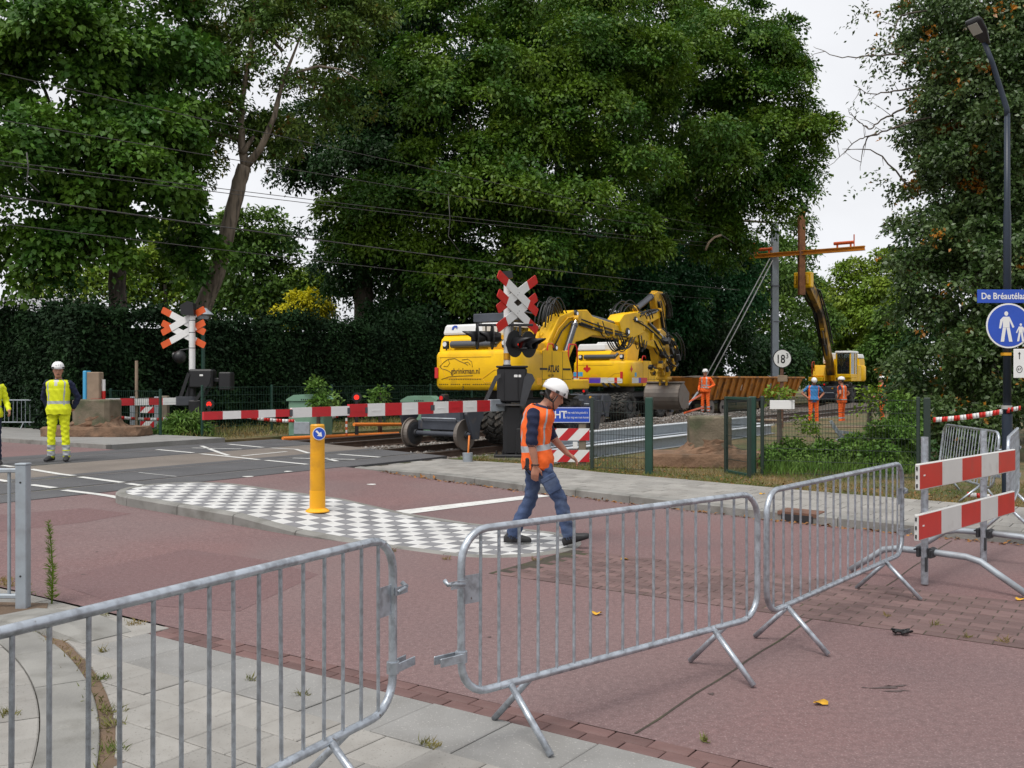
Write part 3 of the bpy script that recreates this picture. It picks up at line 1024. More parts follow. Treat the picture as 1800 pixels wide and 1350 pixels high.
for (x, y, rx, ry) in ((1545, 1209, .13, .010), (1568, 1215, .09, .008), (1575, 1206, .07, .006), (420, 1068, .016, .012), (145, 1010, .02, .012), (170, 970, .014, .012), (1250, 1220, .018, .012), (860, 1120, .014, .012)):
    p = pxg(x, y)
    sheet('road_stain', [(p + Vector((rx * math.cos(k * .4488) * random.uniform(.5, 1.3), ry * 1.3 * math.sin(k * .4488) * random.uniform(.4, 1.5) + .01 * math.sin(k), 0))).xy for k in range(14)], 0.003, 'road_stain', road)
# ================================================================ barriers and signs
def rounded_loop(x0, x1, z0, z1, r, seg=6):
    P = []
    for (cx, cz, a0) in ((x1 - r, z1 - r, 90), (x1 - r, z0 + r, 0), (x0 + r, z0 + r, -90), (x0 + r, z1 - r, 180)):
        for i in range(seg + 1):
            a = R(a0 - 90 * i / seg)
            P.append(Vector((cx + r * math.cos(a), 0, cz + r * math.sin(a))))
    P.append(P[0].copy())
    return P
def crowd_barrier(label, p0, direction, L=2.3, H=1.05, Z0=0.28, hooks='left', nb=18, tilt=0.0, group='crowd barriers', dull=False, z=None, legs=True, footin=.38):
    d = Vector(direction).normalized()
    gm = 'galvanised_dull' if dull else 'galvanised'
    t = thing('crowd_barrier', label, 'barrier', (p0[0], p0[1], gz(*p0) if z is None else z), math.atan2(d.y, d.x), group)
    t.rotation_euler.x = tilt
    mb = MB()
    mb.tube(rounded_loop(0.019, L - .019, Z0, H - .019, .15), .0185, 10, caps=False)
    mb.build('frame', gm, t)
    bar = MB()
    bar.cyl((0, 0, Z0), (0, 0, H - .02), .0078, seg=8, caps=False)
    me = bar.mesh('bar', [gm])
    x0, x1 = .125, L - .125
    for i in range(nb):
        ob = link('bar', me, t, (x0 + (x1 - x0) * i / (nb - 1) + random.uniform(-.004, .004), random.uniform(-.003, .003), 0))
        ob.rotation_euler = (random.uniform(-.004, .004), random.uniform(-.005, .005), 0)
    if legs:
        for fx in (footin, L - footin):
            for sgn in (-1, 1):
                lg = MB()
                lg.tube([(fx + .075 * sgn, sgn * .012, Z0 - .004), (fx + .075 * sgn - .02 * sgn, sgn * .27, 0.012)], .0165, 10)
                lg.build('leg', gm, t)
    if hooks:
        s = 1 if hooks == 'right' else -1
        xe = L - .019 if s > 0 else .019
        xb = x1 if s > 0 else x0
        pl = MB()
        pl.box(((xe + xb) / 2, 0, H - .29), (abs(xe - xb), .004, .13))
        pl.build('plate', gm, t)
        hk = MB()
        hk.tube([(xe, -.022, H - .26), (xe + s * .05, -.024, H - .25), (xe + s * .085, -.012, H - .25), (xe + s * .085, .012, H - .235)], .011, 6)
        hk.box((xe + s * .03, -.024, H - .255), (.09, .006, .035))
        hk.build('hook', gm, t)
        rc = MB()
        rc.cyl((xe, 0, Z0 + .155), (xe, 0, Z0 + .205), .028, seg=12)
        for y in (-.025, .025):
            rc.bbox((xe + s * .07, y, Z0 + .18), (.13, .006, .04), .004)
        rc.build('receiver', gm, t)
    return t
B = Vector
crowd_barrier('galvanised crowd barrier at the lower left on the paving tiles', (-1.61, 2.228), (.478, .88), hooks='right', z=0.0)
crowd_barrier('galvanised crowd barrier in the middle in front of the walking man', (-.245, 4.384), (.76, .65), hooks='left', z=0.0)
crowd_barrier('galvanised crowd barrier next to the red and white board stand', (1.55, 5.92), (.63, .78), L=2.68, hooks='right', z=0.0)
crowd_barrier('leaning crowd barrier on the verge left of the lamp post', (6.57, 15.0), (-.12, -.99), hooks='right', dull=False, tilt=R(-7))
crowd_barrier('crowd barrier seen nearly end on at the right picture edge', (5.0, 9.75), (.50, .87), hooks='right', z=0.1)
crowd_barrier('far crowd barrier behind the level crossing beside the left hedge', (-16.6, 29.9), (.99, -.05), H=.98, hooks='right', dull=True, nb=14, L=2.0)
# railing of galvanised steel on the left
rl = thing('railing', 'galvanised railing with square post at the left picture edge', 'railing', (-3.67, 7.26, 0), 0)
mb = MB()
mb.bbox((0, 0, .54), (.082, .082, 1.08), .006)
mb.bbox((0, 0, 1.085), (.088, .088, .014), .004)
for z in (.25, .95):
    mb.cyl((0, -.0405, z), (0, -.043, z), .008, seg=8, mi=1)
mb.build('post', ['galvanised_dull', 'black_matte'], rl)
for z, nm in ((1.035, 'top_rail'), (.09, 'bottom_rail')):
    m2 = MB()
    m2.bbox((-.97, 0.02, z), (1.86, .05, .032), .006)
    m2.build(nm, 'galvanised_dull', rl)
bar = MB()
bar.cyl((0, 0.02, .1), (0, .02, 1.03), .013, seg=8)
me = bar.mesh('bar', ['galvanised_dull'])
for i in range(12):
    link('bar', me, rl, (-.115 - i * .14, 0, 0))
sheet('soil_patch', [(-3.4, 7.05), (-3.55, 7.4), (-5.2, 7.55), (-5.2, 6.9)], 0.009, 'dirt')

# --- red and white board stand
bs = thing('barrier_board', 'stand with two red and white boards right of the barriers', 'road barrier', (3.48, 8.05, 0), math.atan2(.714, .70))
for x in (0.0, 1.4):
    p = MB()
    p.cyl((x, 0.045, 0.012), (x, 0.045, 1.24), .03, seg=14)
    p.build('post', 'galvanised', bs)
    f = MB()
    f.tube([(x + .02, -.72, .03), (x, -.50, .17), (x, -.38, .245), (x, -.27, .27), (x, .0, .275), (x, .30, .27), (x, .42, .245), (x, .52, .17), (x + .02, .72, .03)], .0275, 10)
    o = f.build('foot_pipe', 'galvanised_dull', bs)
    o.location = (0.055, 0.0, 0)
    c = MB()
    for s_ in (-1, 1):
        c.bbox((x + .028, .045 + s_ * .05, .275), (.10, .03, .085), .006)
        c.cyl((x - .06, .045 + s_ * .062, .30), (x + .09, .045 + s_ * .062, .30), .008, seg=6)
    c.bbox((x - .03, .02, .18), (.02, .02, .12), .004)
    c.build('clamp', 'exc_dark', bs)
for z, x0 in ((.925, -.27), (.515, -.29)):
    b = MB()
    b.bbox((x0 + 1.19, 0, z), (2.38, .035, .215), .006)
    bo = b.build('board', 'board_white', bs)
    for i in (0, 2, 4):
        q = MB()
        q.box((x0 + .014 + (i + .5) * .47, -.0185, z), (.47, .003, .195))
        q.build('red_stripe', 'board_red', bo)
    q = MB()
    for k in range(3):
        q.box((x0 - .002, 0, z - .07 + k * .07), (.008, .012, .03))
    q.box((x0 + .10, -.021, z + .01), (.035, .002, .012), 1)
    q.build('end_cap', ['black_matte', 'sign_white'], bo)
# tape
def tape(label, p0, p1, w=.07, sag=.03, n=14, red='board_red', tw=.25):
    p0, p1 = Vector(p0), Vector(p1)
    mb = MB()
    prev = None
    for i in range(n * 2 + 1):
        k = i / (n * 2)
        p = p0.lerp(p1, k) - Vector((0, 0, sag * 4 * k * (1 - k)))
        a = tw * math.sin(k * 9)
        up = Vector((math.sin(a) * .5, -math.sin(a), math.cos(a))) * w / 2
        cur = (p - up, p + up)
        if prev:
            mb.add([prev[0], cur[0], cur[1], prev[1]], [(0, 1, 2, 3)], (i // 2) % 2, True)
        prev = cur
    o = mb.build('warning_tape', [red, 'sign_white'])
    o.modifiers.new('thick', 'SOLIDIFY').thickness = .002
    return tag(o, label, 'tape', 'red and white warning tapes')
tape('red and white tape tied from the leaning barrier to the lamp post', pxd(1640, 738, 14.8), pxd(1775, 721, 13.3), .075, .02, 12, tw=.15)
tape('short loose end of tape sticking out right of the lamp post', pxd(1777, 720, 13.3), pxd(1794, 717, 13.0), .06, .0, 2, tw=.1)
tape('thin red and white tape hung below the long barrier arm', pxd(425, 731, 26.5), pxd(595, 731, 28), .09, .14, 16)
tape('red and white tape drooping low beside the left concrete block', pxd(213, 734, 27), pxd(325, 734, 28), .09, .05, 10)
tape('red and white tape lying in the grass under the leaning barrier', pxd(1700, 869, 13.6), pxd(1745, 874, 13.3), .07, .0, 4)

# --- bollard on the island
bp = pxg(558, 897, .115)
bo = thing('bollard', 'yellow traffic bollard with blue arrow sign on the island', 'bollard', (bp.x, bp.y, isl_z(bp.xy.dot(RV), bp.xy.dot(BV))))
b = MB()
for z0, z1, r, m in ((0.03, .26, .095, 1), (.26, .50, .091, 0), (.50, .70, .089, 0), (.70, 1.045, .087, 0)):
    b.cyl((0, 0, z0), (0, 0, z1 - .003), r, r - .001, 24, m)
    b.cyl((0, 0, z1 - .003), (0, 0, z1), r - .003, r - .003, 24, m, caps=False)
b.cyl((0, 0, 1.045), (0, 0, 1.06), .087, .075, 24, 0)
b.build('post', ['bollard_yellow', 'bollard_fresh'], bo)
b = MB()
b.tube([(0, 0, .0), (0, 0, .012), (0, 0, .028), (0, 0, .045)], [.145, .145, .125, .096], 16, 0, smooth=False)
b.build('base_plate', 'bollard_fresh', bo)
fd = Vector((.20, -.98, 0))
rt = Vector((0, 0, 1)).cross(fd) * -1
rt = fd.cross(Vector((0, 0, 1))).normalized() * -1
def disc(mb, c, n, r, th, seg=28, mi=0):
    c, n = Vector(c), Vector(n).normalized()
    mb.cyl(c, c + n * th, r, r, seg, mi, smooth=False)
sg = MB()
disc(sg, fd * .086 + Vector((.02, 0, .95)), fd, .078, .006, 28, 0)
disc(sg, fd * .0915 + Vector((.02, 0, .95)), fd, .070, .003, 28, 1)
so = sg.build('arrow_sign', ['sign_white', 'sign_blue'], bo)
ar = MB()
xr = Vector((fd.y, -fd.x, 0)) * -1
dia, dib = (xr - Vector((0, 0, 1))).normalized(), (xr + Vector((0, 0, 1))).normalized()
arrow = [(-.05, -.011), (.0, -.011), (.0, -.034), (.05, 0), (.0, .034), (.0, .011), (-.05, .011)]
ar.prism(arrow, fd * .0945 + Vector((.02, 0, .95)), dia, dib, .002)
ar.build('arrow', 'sign_white', so)

# --- level crossing signals
def stripes_box(mb, p0, p1, h, w, n, first=0):
    p0, p1 = Vector(p0), Vector(p1)
    d = (p1 - p0)
    L = d.length
    x = d.normalized()
    y = Vector((0, 0, 1)).cross(x).normalized()
    rot = Matrix((x, y, x.cross(y))).transposed()
    for i in range(n):
        mb.box(p0 + d * (i + .5) / n, (L / n, w, h), (i + first) % 2, rot)
def andrew_cross(parent, center, lat, face, names=('board_red', 'sign_white'), hl=.62, ang=25, pw=.135, e=.33):
    """two boards with coloured ends crossing each other"""
    lat, face, up = Vector(lat).normalized(), Vector(face).normalized(), Vector((0, 0, 1))
    for k, sg_ in enumerate((1, -1)):
        a = R(ang) * sg_
        ax = lat * math.cos(a) + up * math.sin(a)
        ay = up * math.cos(a) - lat * math.sin(a)
        if ax.cross(ay).dot(face) < 0:
            ay = -ay
        c = Vector(center) + face * (.016 * k)
        mb = MB()
        h = pw / 2
        mb.prism([(-hl + e, -h), (hl - e, -h), (hl - e, h), (-hl + e, h)], c, ax, ay, .014, 0)
        for s_ in (-1, 1):
            mb.prism([(s_ * (hl - e), -h * s_), (s_ * (hl - .02), -h * s_), (s_ * hl, (-h + .02) * s_), (s_ * hl, (h - .02) * s_), (s_ * (hl - .02), h * s_), (s_ * (hl - e), h * s_)], c, ax, ay, .0142, 1)
        for q in (-.03, .03):
            mb.cyl(c + ax * q * .3 + ay * q + face * .012, c + ax * q * .3 + ay * q + face * .019, .008, seg=6, mi=2)
        mb.build('cross_board', [names[1], names[0], 'black_matte'], parent)
def signal_light(parent, c, n, r=.27, lit=True, hood=.26, both=True):
    c, n = Vector(c), Vector(n).normalized()
    mb = MB()
    disc(mb, c, n, r, .018, 26, 0)
    o = mb.build('light_board', 'black_paint', parent)
    h = MB()
    side = Vector((0, 0, 1)).cross(n).normalized()
    up = n.cross(side)
    rows = []
    for k in range(13):
        a = R(-50 + 280 * k / 12)
        rad = side * math.cos(a) * .12 + up * math.sin(a) * .12
        ext = hood * (.40 + .75 * max(0, math.sin(a)))
        rows.append([c + n * .018 + rad, c + n * (.018 + ext) + rad * .98, c + n * (.018 + ext) + rad * .93, c + n * .018 + rad * .93])
    h.loft(rows, 0, smooth=True, caps=True)
    h.build('hood', 'black_paint', o)
    l = MB()
    disc(l, c + n * .016, n, .088, .016, 20)
    l.build('lens', 'lamp_red' if lit else 'black_matte', o)
    k = MB()
    k.cyl(c - n * .16, c, .085, .12, 16)
    k.build('housing', 'black_paint', o)
    return o

b0 = Vector((-.10, 19.4, gz(-.1, 19.4)))
cs = thing('crossing_signal', 'level crossing signal with red and white crosses, beside the big excavator', 'crossing signal', b0, 0, 'level crossing signals')
mb = MB()
mb.cyl((0, 0, 1.92), (0, 0, 3.62), .068, seg=16, mi=0)
mb.cyl((0, 0, .05), (0, 0, 1.93), .085, seg=16, mi=1)
mb.box((0, 0, 2.03), (.142, .142, .0), 0)
mb.cyl((0, 0, 2.02), (0, 0, 2.16), .0695, seg=16, mi=2, caps=False)
mb.build('pole', ['white_paint', 'black_paint', 'bollard_yellow'], cs)
lat, face = Vector((.62, .78, 0)), Vector((.78, -.62, 0))
for z in (3.36, 2.99):
    andrew_cross(cs, lat * .22 + face * .09 + Vector((0, 0, z)), lat, face, hl=.73, ang=29, pw=.185)
mb = MB()
mb.prism([(-.13, 0), (.12, .05), (.10, .19), (-.10, .17)], (0.0, -.08, 3.62), (1, 0, 0), (0, 0, 1), -.18)
mb.build('top_lamp', 'black_paint', cs)
mb = MB()
mb.bbox((-.05, -.06, 2.72), (1.15, .05, .05), .01)
mb.bbox((-.42, -.06, 2.58), (.03, .03, .26), .005)
mb.bbox((-.18, -.06, 2.58), (.03, .03, .26), .005)
mb.cyl((.26, -.1, 2.5), (.26, -.06, 2.72), .03, seg=8)
mb.cyl((.05, 0, 2.2), (.4, -.1, 2.25), .025, seg=8)
mb.build('light_bracket', 'black_paint', cs)
nl = Vector((.80, -.60, 0))
signal_light(cs, (.15, -.20, 2.34), nl, lit=True, hood=.36)
signal_light(cs, (.43, .16, 2.34), nl, lit=False, hood=.36)
for x in (-.585, -.285):
    o = signal_light(cs, (x, -.08, 2.48), (-.985, -.17, 0), r=.255, lit=False)
mb = MB()
mb.bbox((.10, .02, 1.52), (.60, .42, .70), .04)
mb.bbox((.10, .02, 1.885), (.64, .46, .04), .015)
mb.bbox((.21, -.2, 1.70), (.14, .012, .05), .004, 1)
for s_ in (-.06, .22):
    mb.bbox((s_, -.2, 1.5), (.02, .02, .6), .005)
mb.build('drive_box', ['black_paint', 'sign_white'], cs)
mb = MB()
for y in (-.26, .28):
    mb.prism([(-.50, 1.13), (-.42, 1.13), (-.20, 1.62), (-.12, 1.68), (-.12, 1.75), (-.24, 1.70)], (0, y, 0), (1, 0, 0), (0, 0, 1), -.03)
    mb.prism([(.25, 1.12), (.36, 1.12), (.50, 1.52), (.56, 1.62), (.50, 1.74), (.40, 1.76), (.34, 1.66)], (0, y, 0), (1, 0, 0), (0, 0, 1), -.03)
mb.box((-.08, .0, 1.13), (.84, .60, .035))
mb.build('arm_lever', 'exc_dark', cs)
mb = MB()
mb.bbox((.12, .05, .62), (.30, .30, .95), .02)
mb.bbox((.30, -.02, .40), (.24, .30, .52), .02)
mb.bbox((.05, 0, .09), (.62, .5, .10), .02)
for q in range(6):
    a = q * 1.05
    mb.cyl((.05 + .26 * math.cos(a), .2 * math.sin(a), .12), (.05 + .26 * math.cos(a), .2 * math.sin(a), .2), .025, seg=6)
mb.bbox((.08, .0, .02), (.95, .75, .12), .04, 1)
mb.build('pedestal', ['black_paint', 'concrete_old'], cs)
AR0 = Vector((-.26, 19.25, 1.205)) - b0
ART = Vector((-4.44, 13.9, 1.195)) - b0
d = (ART - AR0)
LA = d.length
u_ = d / LA
mb = MB()
yv = Vector((0, 0, 1)).cross(u_)
rot = Matrix((u_, yv, u_.cross(yv))).transposed()
mb.bbox(AR0 - u_ * .0, (.62, .09, .24), .01, 2, rot)
nA = 9
stripes_box(mb, AR0 + u_ * .30, AR0 + u_ * 4.0, .215, .055, nA, 0)
for i in range(nA):
    c = AR0 + u_ * (.30 + 3.7 * (i + .5) / nA)
    mb.box(c - yv * .0 + Vector((0, 0, -.01)), (.22, .066, .018), i % 2, rot)
stripes_box(mb, AR0 + u_ * 4.0, AR0 + u_ * 5.2, .155, .05, 3, 1)
stripes_box(mb, AR0 + u_ * 5.2, AR0 + u_ * LA, .115, .045, 5, 0)
for k in (1.95, 2.0, 3.62, 4.02, 5.22):
    mb.box(AR0 + u_ * k, (.05, .072, .10), 3, rot)
mb.build('barrier_arm', ['red_paint', 'sign_white', 'galvanised_dull', 'cyl_grey'], cs)

b1 = Vector((-9.26, 28.0, RAIL_Z))
cs2 = thing('crossing_signal', 'level crossing signal with orange tipped crosses across the tracks on the left', 'crossing signal', b1, 0, 'level crossing signals')
mb = MB()
mb.cyl((0, 0, 1.5), (0, 0, 3.45), .088, seg=16)
for z in (2.5, 2.95, 3.3):
    mb.cyl((0, 0, z), (0, 0, z + .02), .092, seg=16, mi=1)
mb.cyl((0, 0, .02), (0, 0, 1.5), .11, seg=14, mi=2)
mb.build('pole', ['white_paint', 'cyl_grey', 'black_paint'], cs2)
for z in (3.30, 2.92):
    andrew_cross(cs2, Vector((-.31, .13, z)), (.97, -.24, 0), (.24, .97, 0), ('orange_red', 'sign_white'), hl=.78, ang=26, pw=.19, e=.32)
mb = MB()
mb.prism([(-.28, .02), (.1, -.02), (.07, .34), (-.10, .40), (-.30, .28)], (0, -.15, 3.46), (1, 0, 0), (0, 0, 1), -.3)
mb.build('top_lamp', 'black_paint', cs2)
mb = MB()
mb.sphere((-.36, .0, 2.25), (.19, .19, .19), 12, 8)
mb.cyl((-.36, 0, 2.44), (0, 0, 2.5), .02, seg=8)
mb.cyl((-.56, .06, 2.28), (-.36, .06, 2.28), .12, seg=12)
mb.build('bell', 'black_paint', cs2)
mb = MB()
mb.bbox((.30, 0, 1.62), (.70, .45, .55), .05)
mb.bbox((.34, -.235, 1.72), (.10, .01, .05), .003, 1)
mb.bbox((.98, .05, 1.55), (.36, .4, .52), .03)
mb.bbox((.70, 0, 1.58), (.30, .12, .12), .02)
mb.build('drive_box', ['black_paint', 'sign_white'], cs2)
mb = MB()
for y in (-.25, .25):
    mb.prism([(-.34, 1.0), (-.24, 1.0), (.02, 1.75), (-.06, 1.8)], (0, y, 0), (1, 0, 0), (0, 0, 1), -.03)
    mb.prism([(.12, .98), (.22, .98), (.58, 1.5), (.62, 1.72), (.50, 1.72), (.46, 1.5)], (0, y, 0), (1, 0, 0), (0, 0, 1), -.03)
mb.bbox((.12, 0, .5), (.36, .36, 1.0), .03)
mb.build('arm_lever', 'black_paint', cs2)
p0 = Vector((-9.4, 27.85, 1.10)) - b1
p1 = Vector((-11.55, 26.5, 1.09)) - b1
mb = MB()
d = (p1 - p0)
u_ = d.normalized()
yv = Vector((0, 0, 1)).cross(u_)
rot = Matrix((u_, yv, u_.cross(yv))).transposed()
mb.bbox(p0 + u_ * .0, (.55, .12, .26), .01, 2, rot)
stripes_box(mb, p0 + u_ * .26, p1, .20, .06, 6, 1)
stripes_box(mb, p0 + u_ * .27 + Vector((0, 0, -.02)), p1 + Vector((0, 0, -.02)), .02, .066, 6, 1)
mb.build('barrier_arm', ['red_paint', 'sign_white', 'cyl_grey'], cs2)

# --- waiting sign and warning boards by the walking man
wp = Vector((1.345, 18.45, gz(1.345, 18.45) + .03))
ws = thing('warning_sign', 'blue waiting sign above two diagonally striped boards on wooden posts', 'sign', wp)
for x in (.0, -.86):
    mb = MB()
    mb.bbox((x, .05, .52), (.14, .10, 1.04), .012)
    mb.build('post', 'wood_post', ws)
mb = MB()
mb.bbox((-.43, -.012, .975), (1.15, .014, .30), .004, 0)
sb = mb.build('blue_panel', ['sign_blue'], ws)
mb = MB()
for (x0, x1, z0, z1) in ((-1.0, .14, 1.108, 1.118), (-1.0, .14, .832, .842), (-1.0, -.99, .842, 1.108), (.13, .14, .842, 1.108)):
    mb.box(((x0 + x1) / 2, -.0205, (z0 + z1) / 2), (x1 - x0, .003, z1 - z0))
mb.build('border', 'sign_white', sb)
FR = frame3((1, 0, 0), (0, 0, 1))
text_mesh('lettering', 'WACHT', .20, 'sign_white', sb, (-.975, -.021, .975), FR, bold=.003, sx=.9)
text_mesh('lettering', 'tot het rode licht gedoofd is', .062, 'sign_white', sb, (-.34, -.021, 1.02), FR, sx=.62)
text_mesh('lettering', 'er kan nog een trein komen', .062, 'sign_white', sb, (-.34, -.021, .93), FR, sx=.66)
def diag_board(parent, x0, x1, z0, z1, y, n):
    mb = MB()
    mb.box(((x0 + x1) / 2, y, (z0 + z1) / 2), (x1 - x0, .012, z1 - z0))
    bo_ = mb.build('striped_board', 'sign_white', parent)
    h = z1 - z0
    w = .20
    k = x1
    while k > x0 - h:
        poly = [Vector((k - w, z0)), Vector((k, z0)), Vector((k + h * .95, z1)), Vector((k - w + h * .95, z1))]
        poly = clip_half(clip_half(poly, Vector((x0, 0)), Vector((1, 0))), Vector((x1, 0)), Vector((-1, 0)))
        if len(poly) > 2:
            q = MB()
            q.prism([(p.x, p.y) for p in poly], (0, y - .0062, 0), (1, 0, 0), (0, 0, 1), .002)
            q.build('red_stripe', 'red_paint', bo_)
        k -= .42
diag_board(ws, -1.0, .13, .49, .72, -.012, 4)
diag_board(ws, -1.0, .13, .08, .31, -.012, 4)
mb = MB()
mb.bbox((-.14, -.01, .40), (.09, .01, .13), .003)
mb.build('reflector', 'sign_white', ws)

# --- lamp post with street name and path sign
lp = Vector((6.86, 13.4, .09))
lm = thing('street_lamp', 'tall dark lamp post with bent arm carrying blue signs at the right', 'street lamp', lp)
mb = MB()
mb.cyl((0, 0, 0), (0, 0, 1.15), .068, seg=16)
mb.tube([(0, 0, 1.15), (0, 0, 3.9), (0, 0, 4.0), (0, 0, 5.31)], [.054, .050, .041, .038], 14)
mb.tube([(0, 0, 5.26), (-.005, 0, 5.38), (-.10, 0, 5.68), (-.22, -.03, 6.01), (-.34, -.05, 6.28)], [.038, .038, .036, .034, .034], 12)
mb.build('post', 'post_navy', lm)
mb = MB()
c = Vector((-.42, -.09, 6.41))
rr = []
ax = Vector((-.62, -.25, .74)).normalized()
sd_ = Vector((.37, -.93, 0)).normalized()
dn = ax.cross(sd_)
for k, wd, th in ((-.20, .045, .04), (-.13, .07, .045), (.0, .12, .05), (.16, .14, .045), (.22, .12, .03)):
    rr.append([c + ax * k + sd_ * (wd * math.cos(t_)) + dn * (th * math.sin(t_)) for t_ in [i * math.pi / 6 for i in range(12)]])
mb.loft(rr, 0, smooth=True)
lh = mb.build('lamp_head', 'black_paint', lm)
mb = MB()
rot = Matrix((ax, sd_, ax.cross(sd_))).transposed()
sgn = -1 if (dn.z > 0) else 1
mb.box(c + ax * .08 + dn * (.048 * sgn), (.16, .15, .012), 0, rot)
mb.build('lens', 'lamp_lens', lh)
# street name
mb = MB()
mb.bbox((.06, -.075, 2.775), (1.02, .012, .185), .004)
sn = mb.build('street_name_sign', 'sign_blue', lm)
text_mesh('lettering', 'De Bréautélaan', .125, 'sign_white', sn, (-.40, -.083, 2.775), FR, bold=.0018, sx=.86)
mb = MB()
disc(mb, (-.02, -.075, 2.37), (0, -1, 0), .31, .006, 40, 0)
disc(mb, (-.02, -.0808, 2.37), (0, -1, 0), .288, .002, 40, 1)
pd = mb.build('round_sign', ['sign_white', 'sign_blue'], lm)
def figure2d(mb, cx, cz, h, flip=1):
    k = h
    o = (cx, -.0835, cz)
    X, Z = (flip, 0, 0), (0, 0, 1)
    dp = .002 * flip
    def P(poly):
        mb.prism(poly, o, X, Z, dp)
    P([(.062 * k * math.cos(i * math.pi / 8), .90 * k + .072 * k * math.sin(i * math.pi / 8)) for i in range(16)])
    P([(-.10 * k, .80 * k), (.10 * k, .80 * k), (.11 * k, .46 * k), (-.11 * k, .46 * k)])
    P([(-.11 * k, .455 * k), (-.005 * k, .455 * k), (-.07 * k, .0), (-.18 * k, .0)])
    P([(.005 * k, .455 * k), (.11 * k, .455 * k), (.20 * k, .0), (.09 * k, .0)])
    P([(-.105 * k, .79 * k), (-.105 * k, .68 * k), (-.17 * k, .42 * k), (-.23 * k, .43 * k), (-.19 * k, .70 * k)])
    P([(.105 * k, .80 * k), (.26 * k, .47 * k), (.205 * k, .44 * k), (.105 * k, .66 * k)])
mb = MB()
figure2d(mb, -.055, 2.15, .43)
figure2d(mb, .145, 2.155, .255, -1)
mb.build('pictogram', 'sign_white', pd)
mb = MB()
mb.bbox((.12, -.09, 1.85), (.155, .012, .40), .01)
sw = mb.build('route_sign', 'sign_white', lm)
mb = MB()
mb.prism([(-.006, 0), (.006, 0), (.006, .07), (.02, .07), (0, .10), (-.02, .07), (-.006, .07)], (.12, -.0965, 1.91), (1, 0, 0), (0, 0, 1), .002)
for i in range(16):
    a0, a1 = i * math.pi / 8, (i + 1) * math.pi / 8
    mb.prism([(.042 * math.cos(a0), .05 * math.sin(a0)), (.042 * math.cos(a1), .05 * math.sin(a1)), (.034 * math.cos(a1), .042 * math.sin(a1)), (.034 * math.cos(a0), .042 * math.sin(a0))], (.12, -.0965, 1.77), (1, 0, 0), (0, 0, 1), .002)
mb.build('symbol', 'black_matte', sw)
text_mesh('lettering', '67', .05, 'black_matte', sw, (.12, -.0975, 1.77), FR, align='CENTER')
mb = MB()
mb.box((-.03, -.03, 1.98), (.10, .10, .04))
mb.build('band', 'bollard_yellow', lm)
mb = MB()
mb.cyl((-.005, 0, 1.22), (-.005, 0, 1.27), .07, seg=14)
mb.build('clamp', 'wire_light', lm)

# --- mesh fences
def mesh_fence(label, p0, p1, h, nbays, matp='fence_green', step=.05, zoff=0.0, rows=6, thick_end=None, thick_start=False, wr=.0032, group='green mesh fences', name='mesh_fence', postr=.03):
    p0, p1 = Vector(p0), Vector(p1)
    d = p1 - p0
    L = d.length
    u = d / L
    root = thing(name, label, 'fence' if name == 'mesh_fence' else 'gate', (p0.x, p0.y, gz(p0.x, p0.y) + zoff), math.atan2(u.y, u.x), group)
    zend = gz(p1.x, p1.y) - gz(p0.x, p0.y)
    def zz(x):
        return zend * x / L
    for i in range(nbays + 1):
        x = L * i / nbays
        mb = MB()
        mb.bbox((x, 0, zz(x) + h / 2 + .01), (postr * 2, postr * 2, h + .06), .008)
        mb.build('post', matp, root)
    n = int(L / step)
    V, F = [], []
    def wire(a, b, r):
        o = len(V)
        dd = (b - a).normalized()
        s1 = dd.orthogonal().normalized() * r
        s2 = dd.cross(s1)
        for p in (a, b):
            for q in range(3):
                t_ = q * 2.0944
                V.append(tuple(p + s1 * math.cos(t_) + s2 * math.sin(t_)))
        for q in range(3):
            F.append((o + q, o + (q + 1) % 3, o + 3 + (q + 1) % 3, o + 3 + q))
    for i in range(n + 1):
        x = L * i / n
        wire(Vector((x, 0, zz(x) + .03)), Vector((x, 0, zz(x) + h)), wr)
    for j in range(rows + 1):
        z = .06 + (h - .08) * j / rows
        wire(Vector((0, .006, z)), Vector((L, .006, zz(L) + z)), wr * 1.5)
        wire(Vector((0, -.006, z)), Vector((L, -.006, zz(L) + z)), wr * 1.5)
    o = link('wire_mesh', quick_mesh('wire_mesh', np.array(V), np.array(F), [matp]), root)
    o['kind'] = 'stuff'
    return root
f1 = mesh_fence('short mesh fence panel right of the striped boards', (1.47, 17.75), (2.43, 17.45), 1.30, 1, 'fence_dark', zoff=.03)
mb = MB()
mb.bbox((2.57 - 1.47, -.30, .66), (.13, .10, 1.38), .012)
o = mb.build('thick_post', 'fence_green', f1)
o.rotation_euler = (0, 0, 0)
f2 = mesh_fence('mesh fence in front of the weeds, between gate and lamp post', (4.40, 17.0), (6.72, 16.0), 1.36, 1, 'fence_dark', zoff=.03)
mb = MB()
mb.bbox((-.17, -.02, .68), (.13, .11, 1.42), .012)
mb.bbox((2.66, .0, .68), (.11, .11, 1.42), .012, 1)
mb.build('thick_post', ['fence_green', 'fence_dark'], f2)
g1 = mesh_fence('narrow green gate standing open beside the right concrete block', (3.84, 17.35), (4.06, 16.55), 1.34, 1, 'fence_dark', step=.04, zoff=.03, name='fence_gate', group=None)
for z in (.05, 1.36):
    mb = MB()
    mb.bbox((.415, 0, z), (.83, .04, .05), .006)
    mb.build('gate_rail', 'fence_green', g1)
mesh_fence('long green mesh fence beyond the far track below the hedge', SN(17.3, 22.0), SN(57.3, 22.0), 1.40, 16, 'fence_green', step=.10, zoff=0, wr=.0045)
mesh_fence('green mesh fence running back from the left concrete block', SN(16.4, 22.6), SN(16.8, 30.0), 1.30, 3, 'fence_green', step=.10, zoff=0, wr=.0045)
wb = thing('blank_board', 'small blank white board fixed to the mesh fence', 'board', (4.70, 16.82, 1.28))
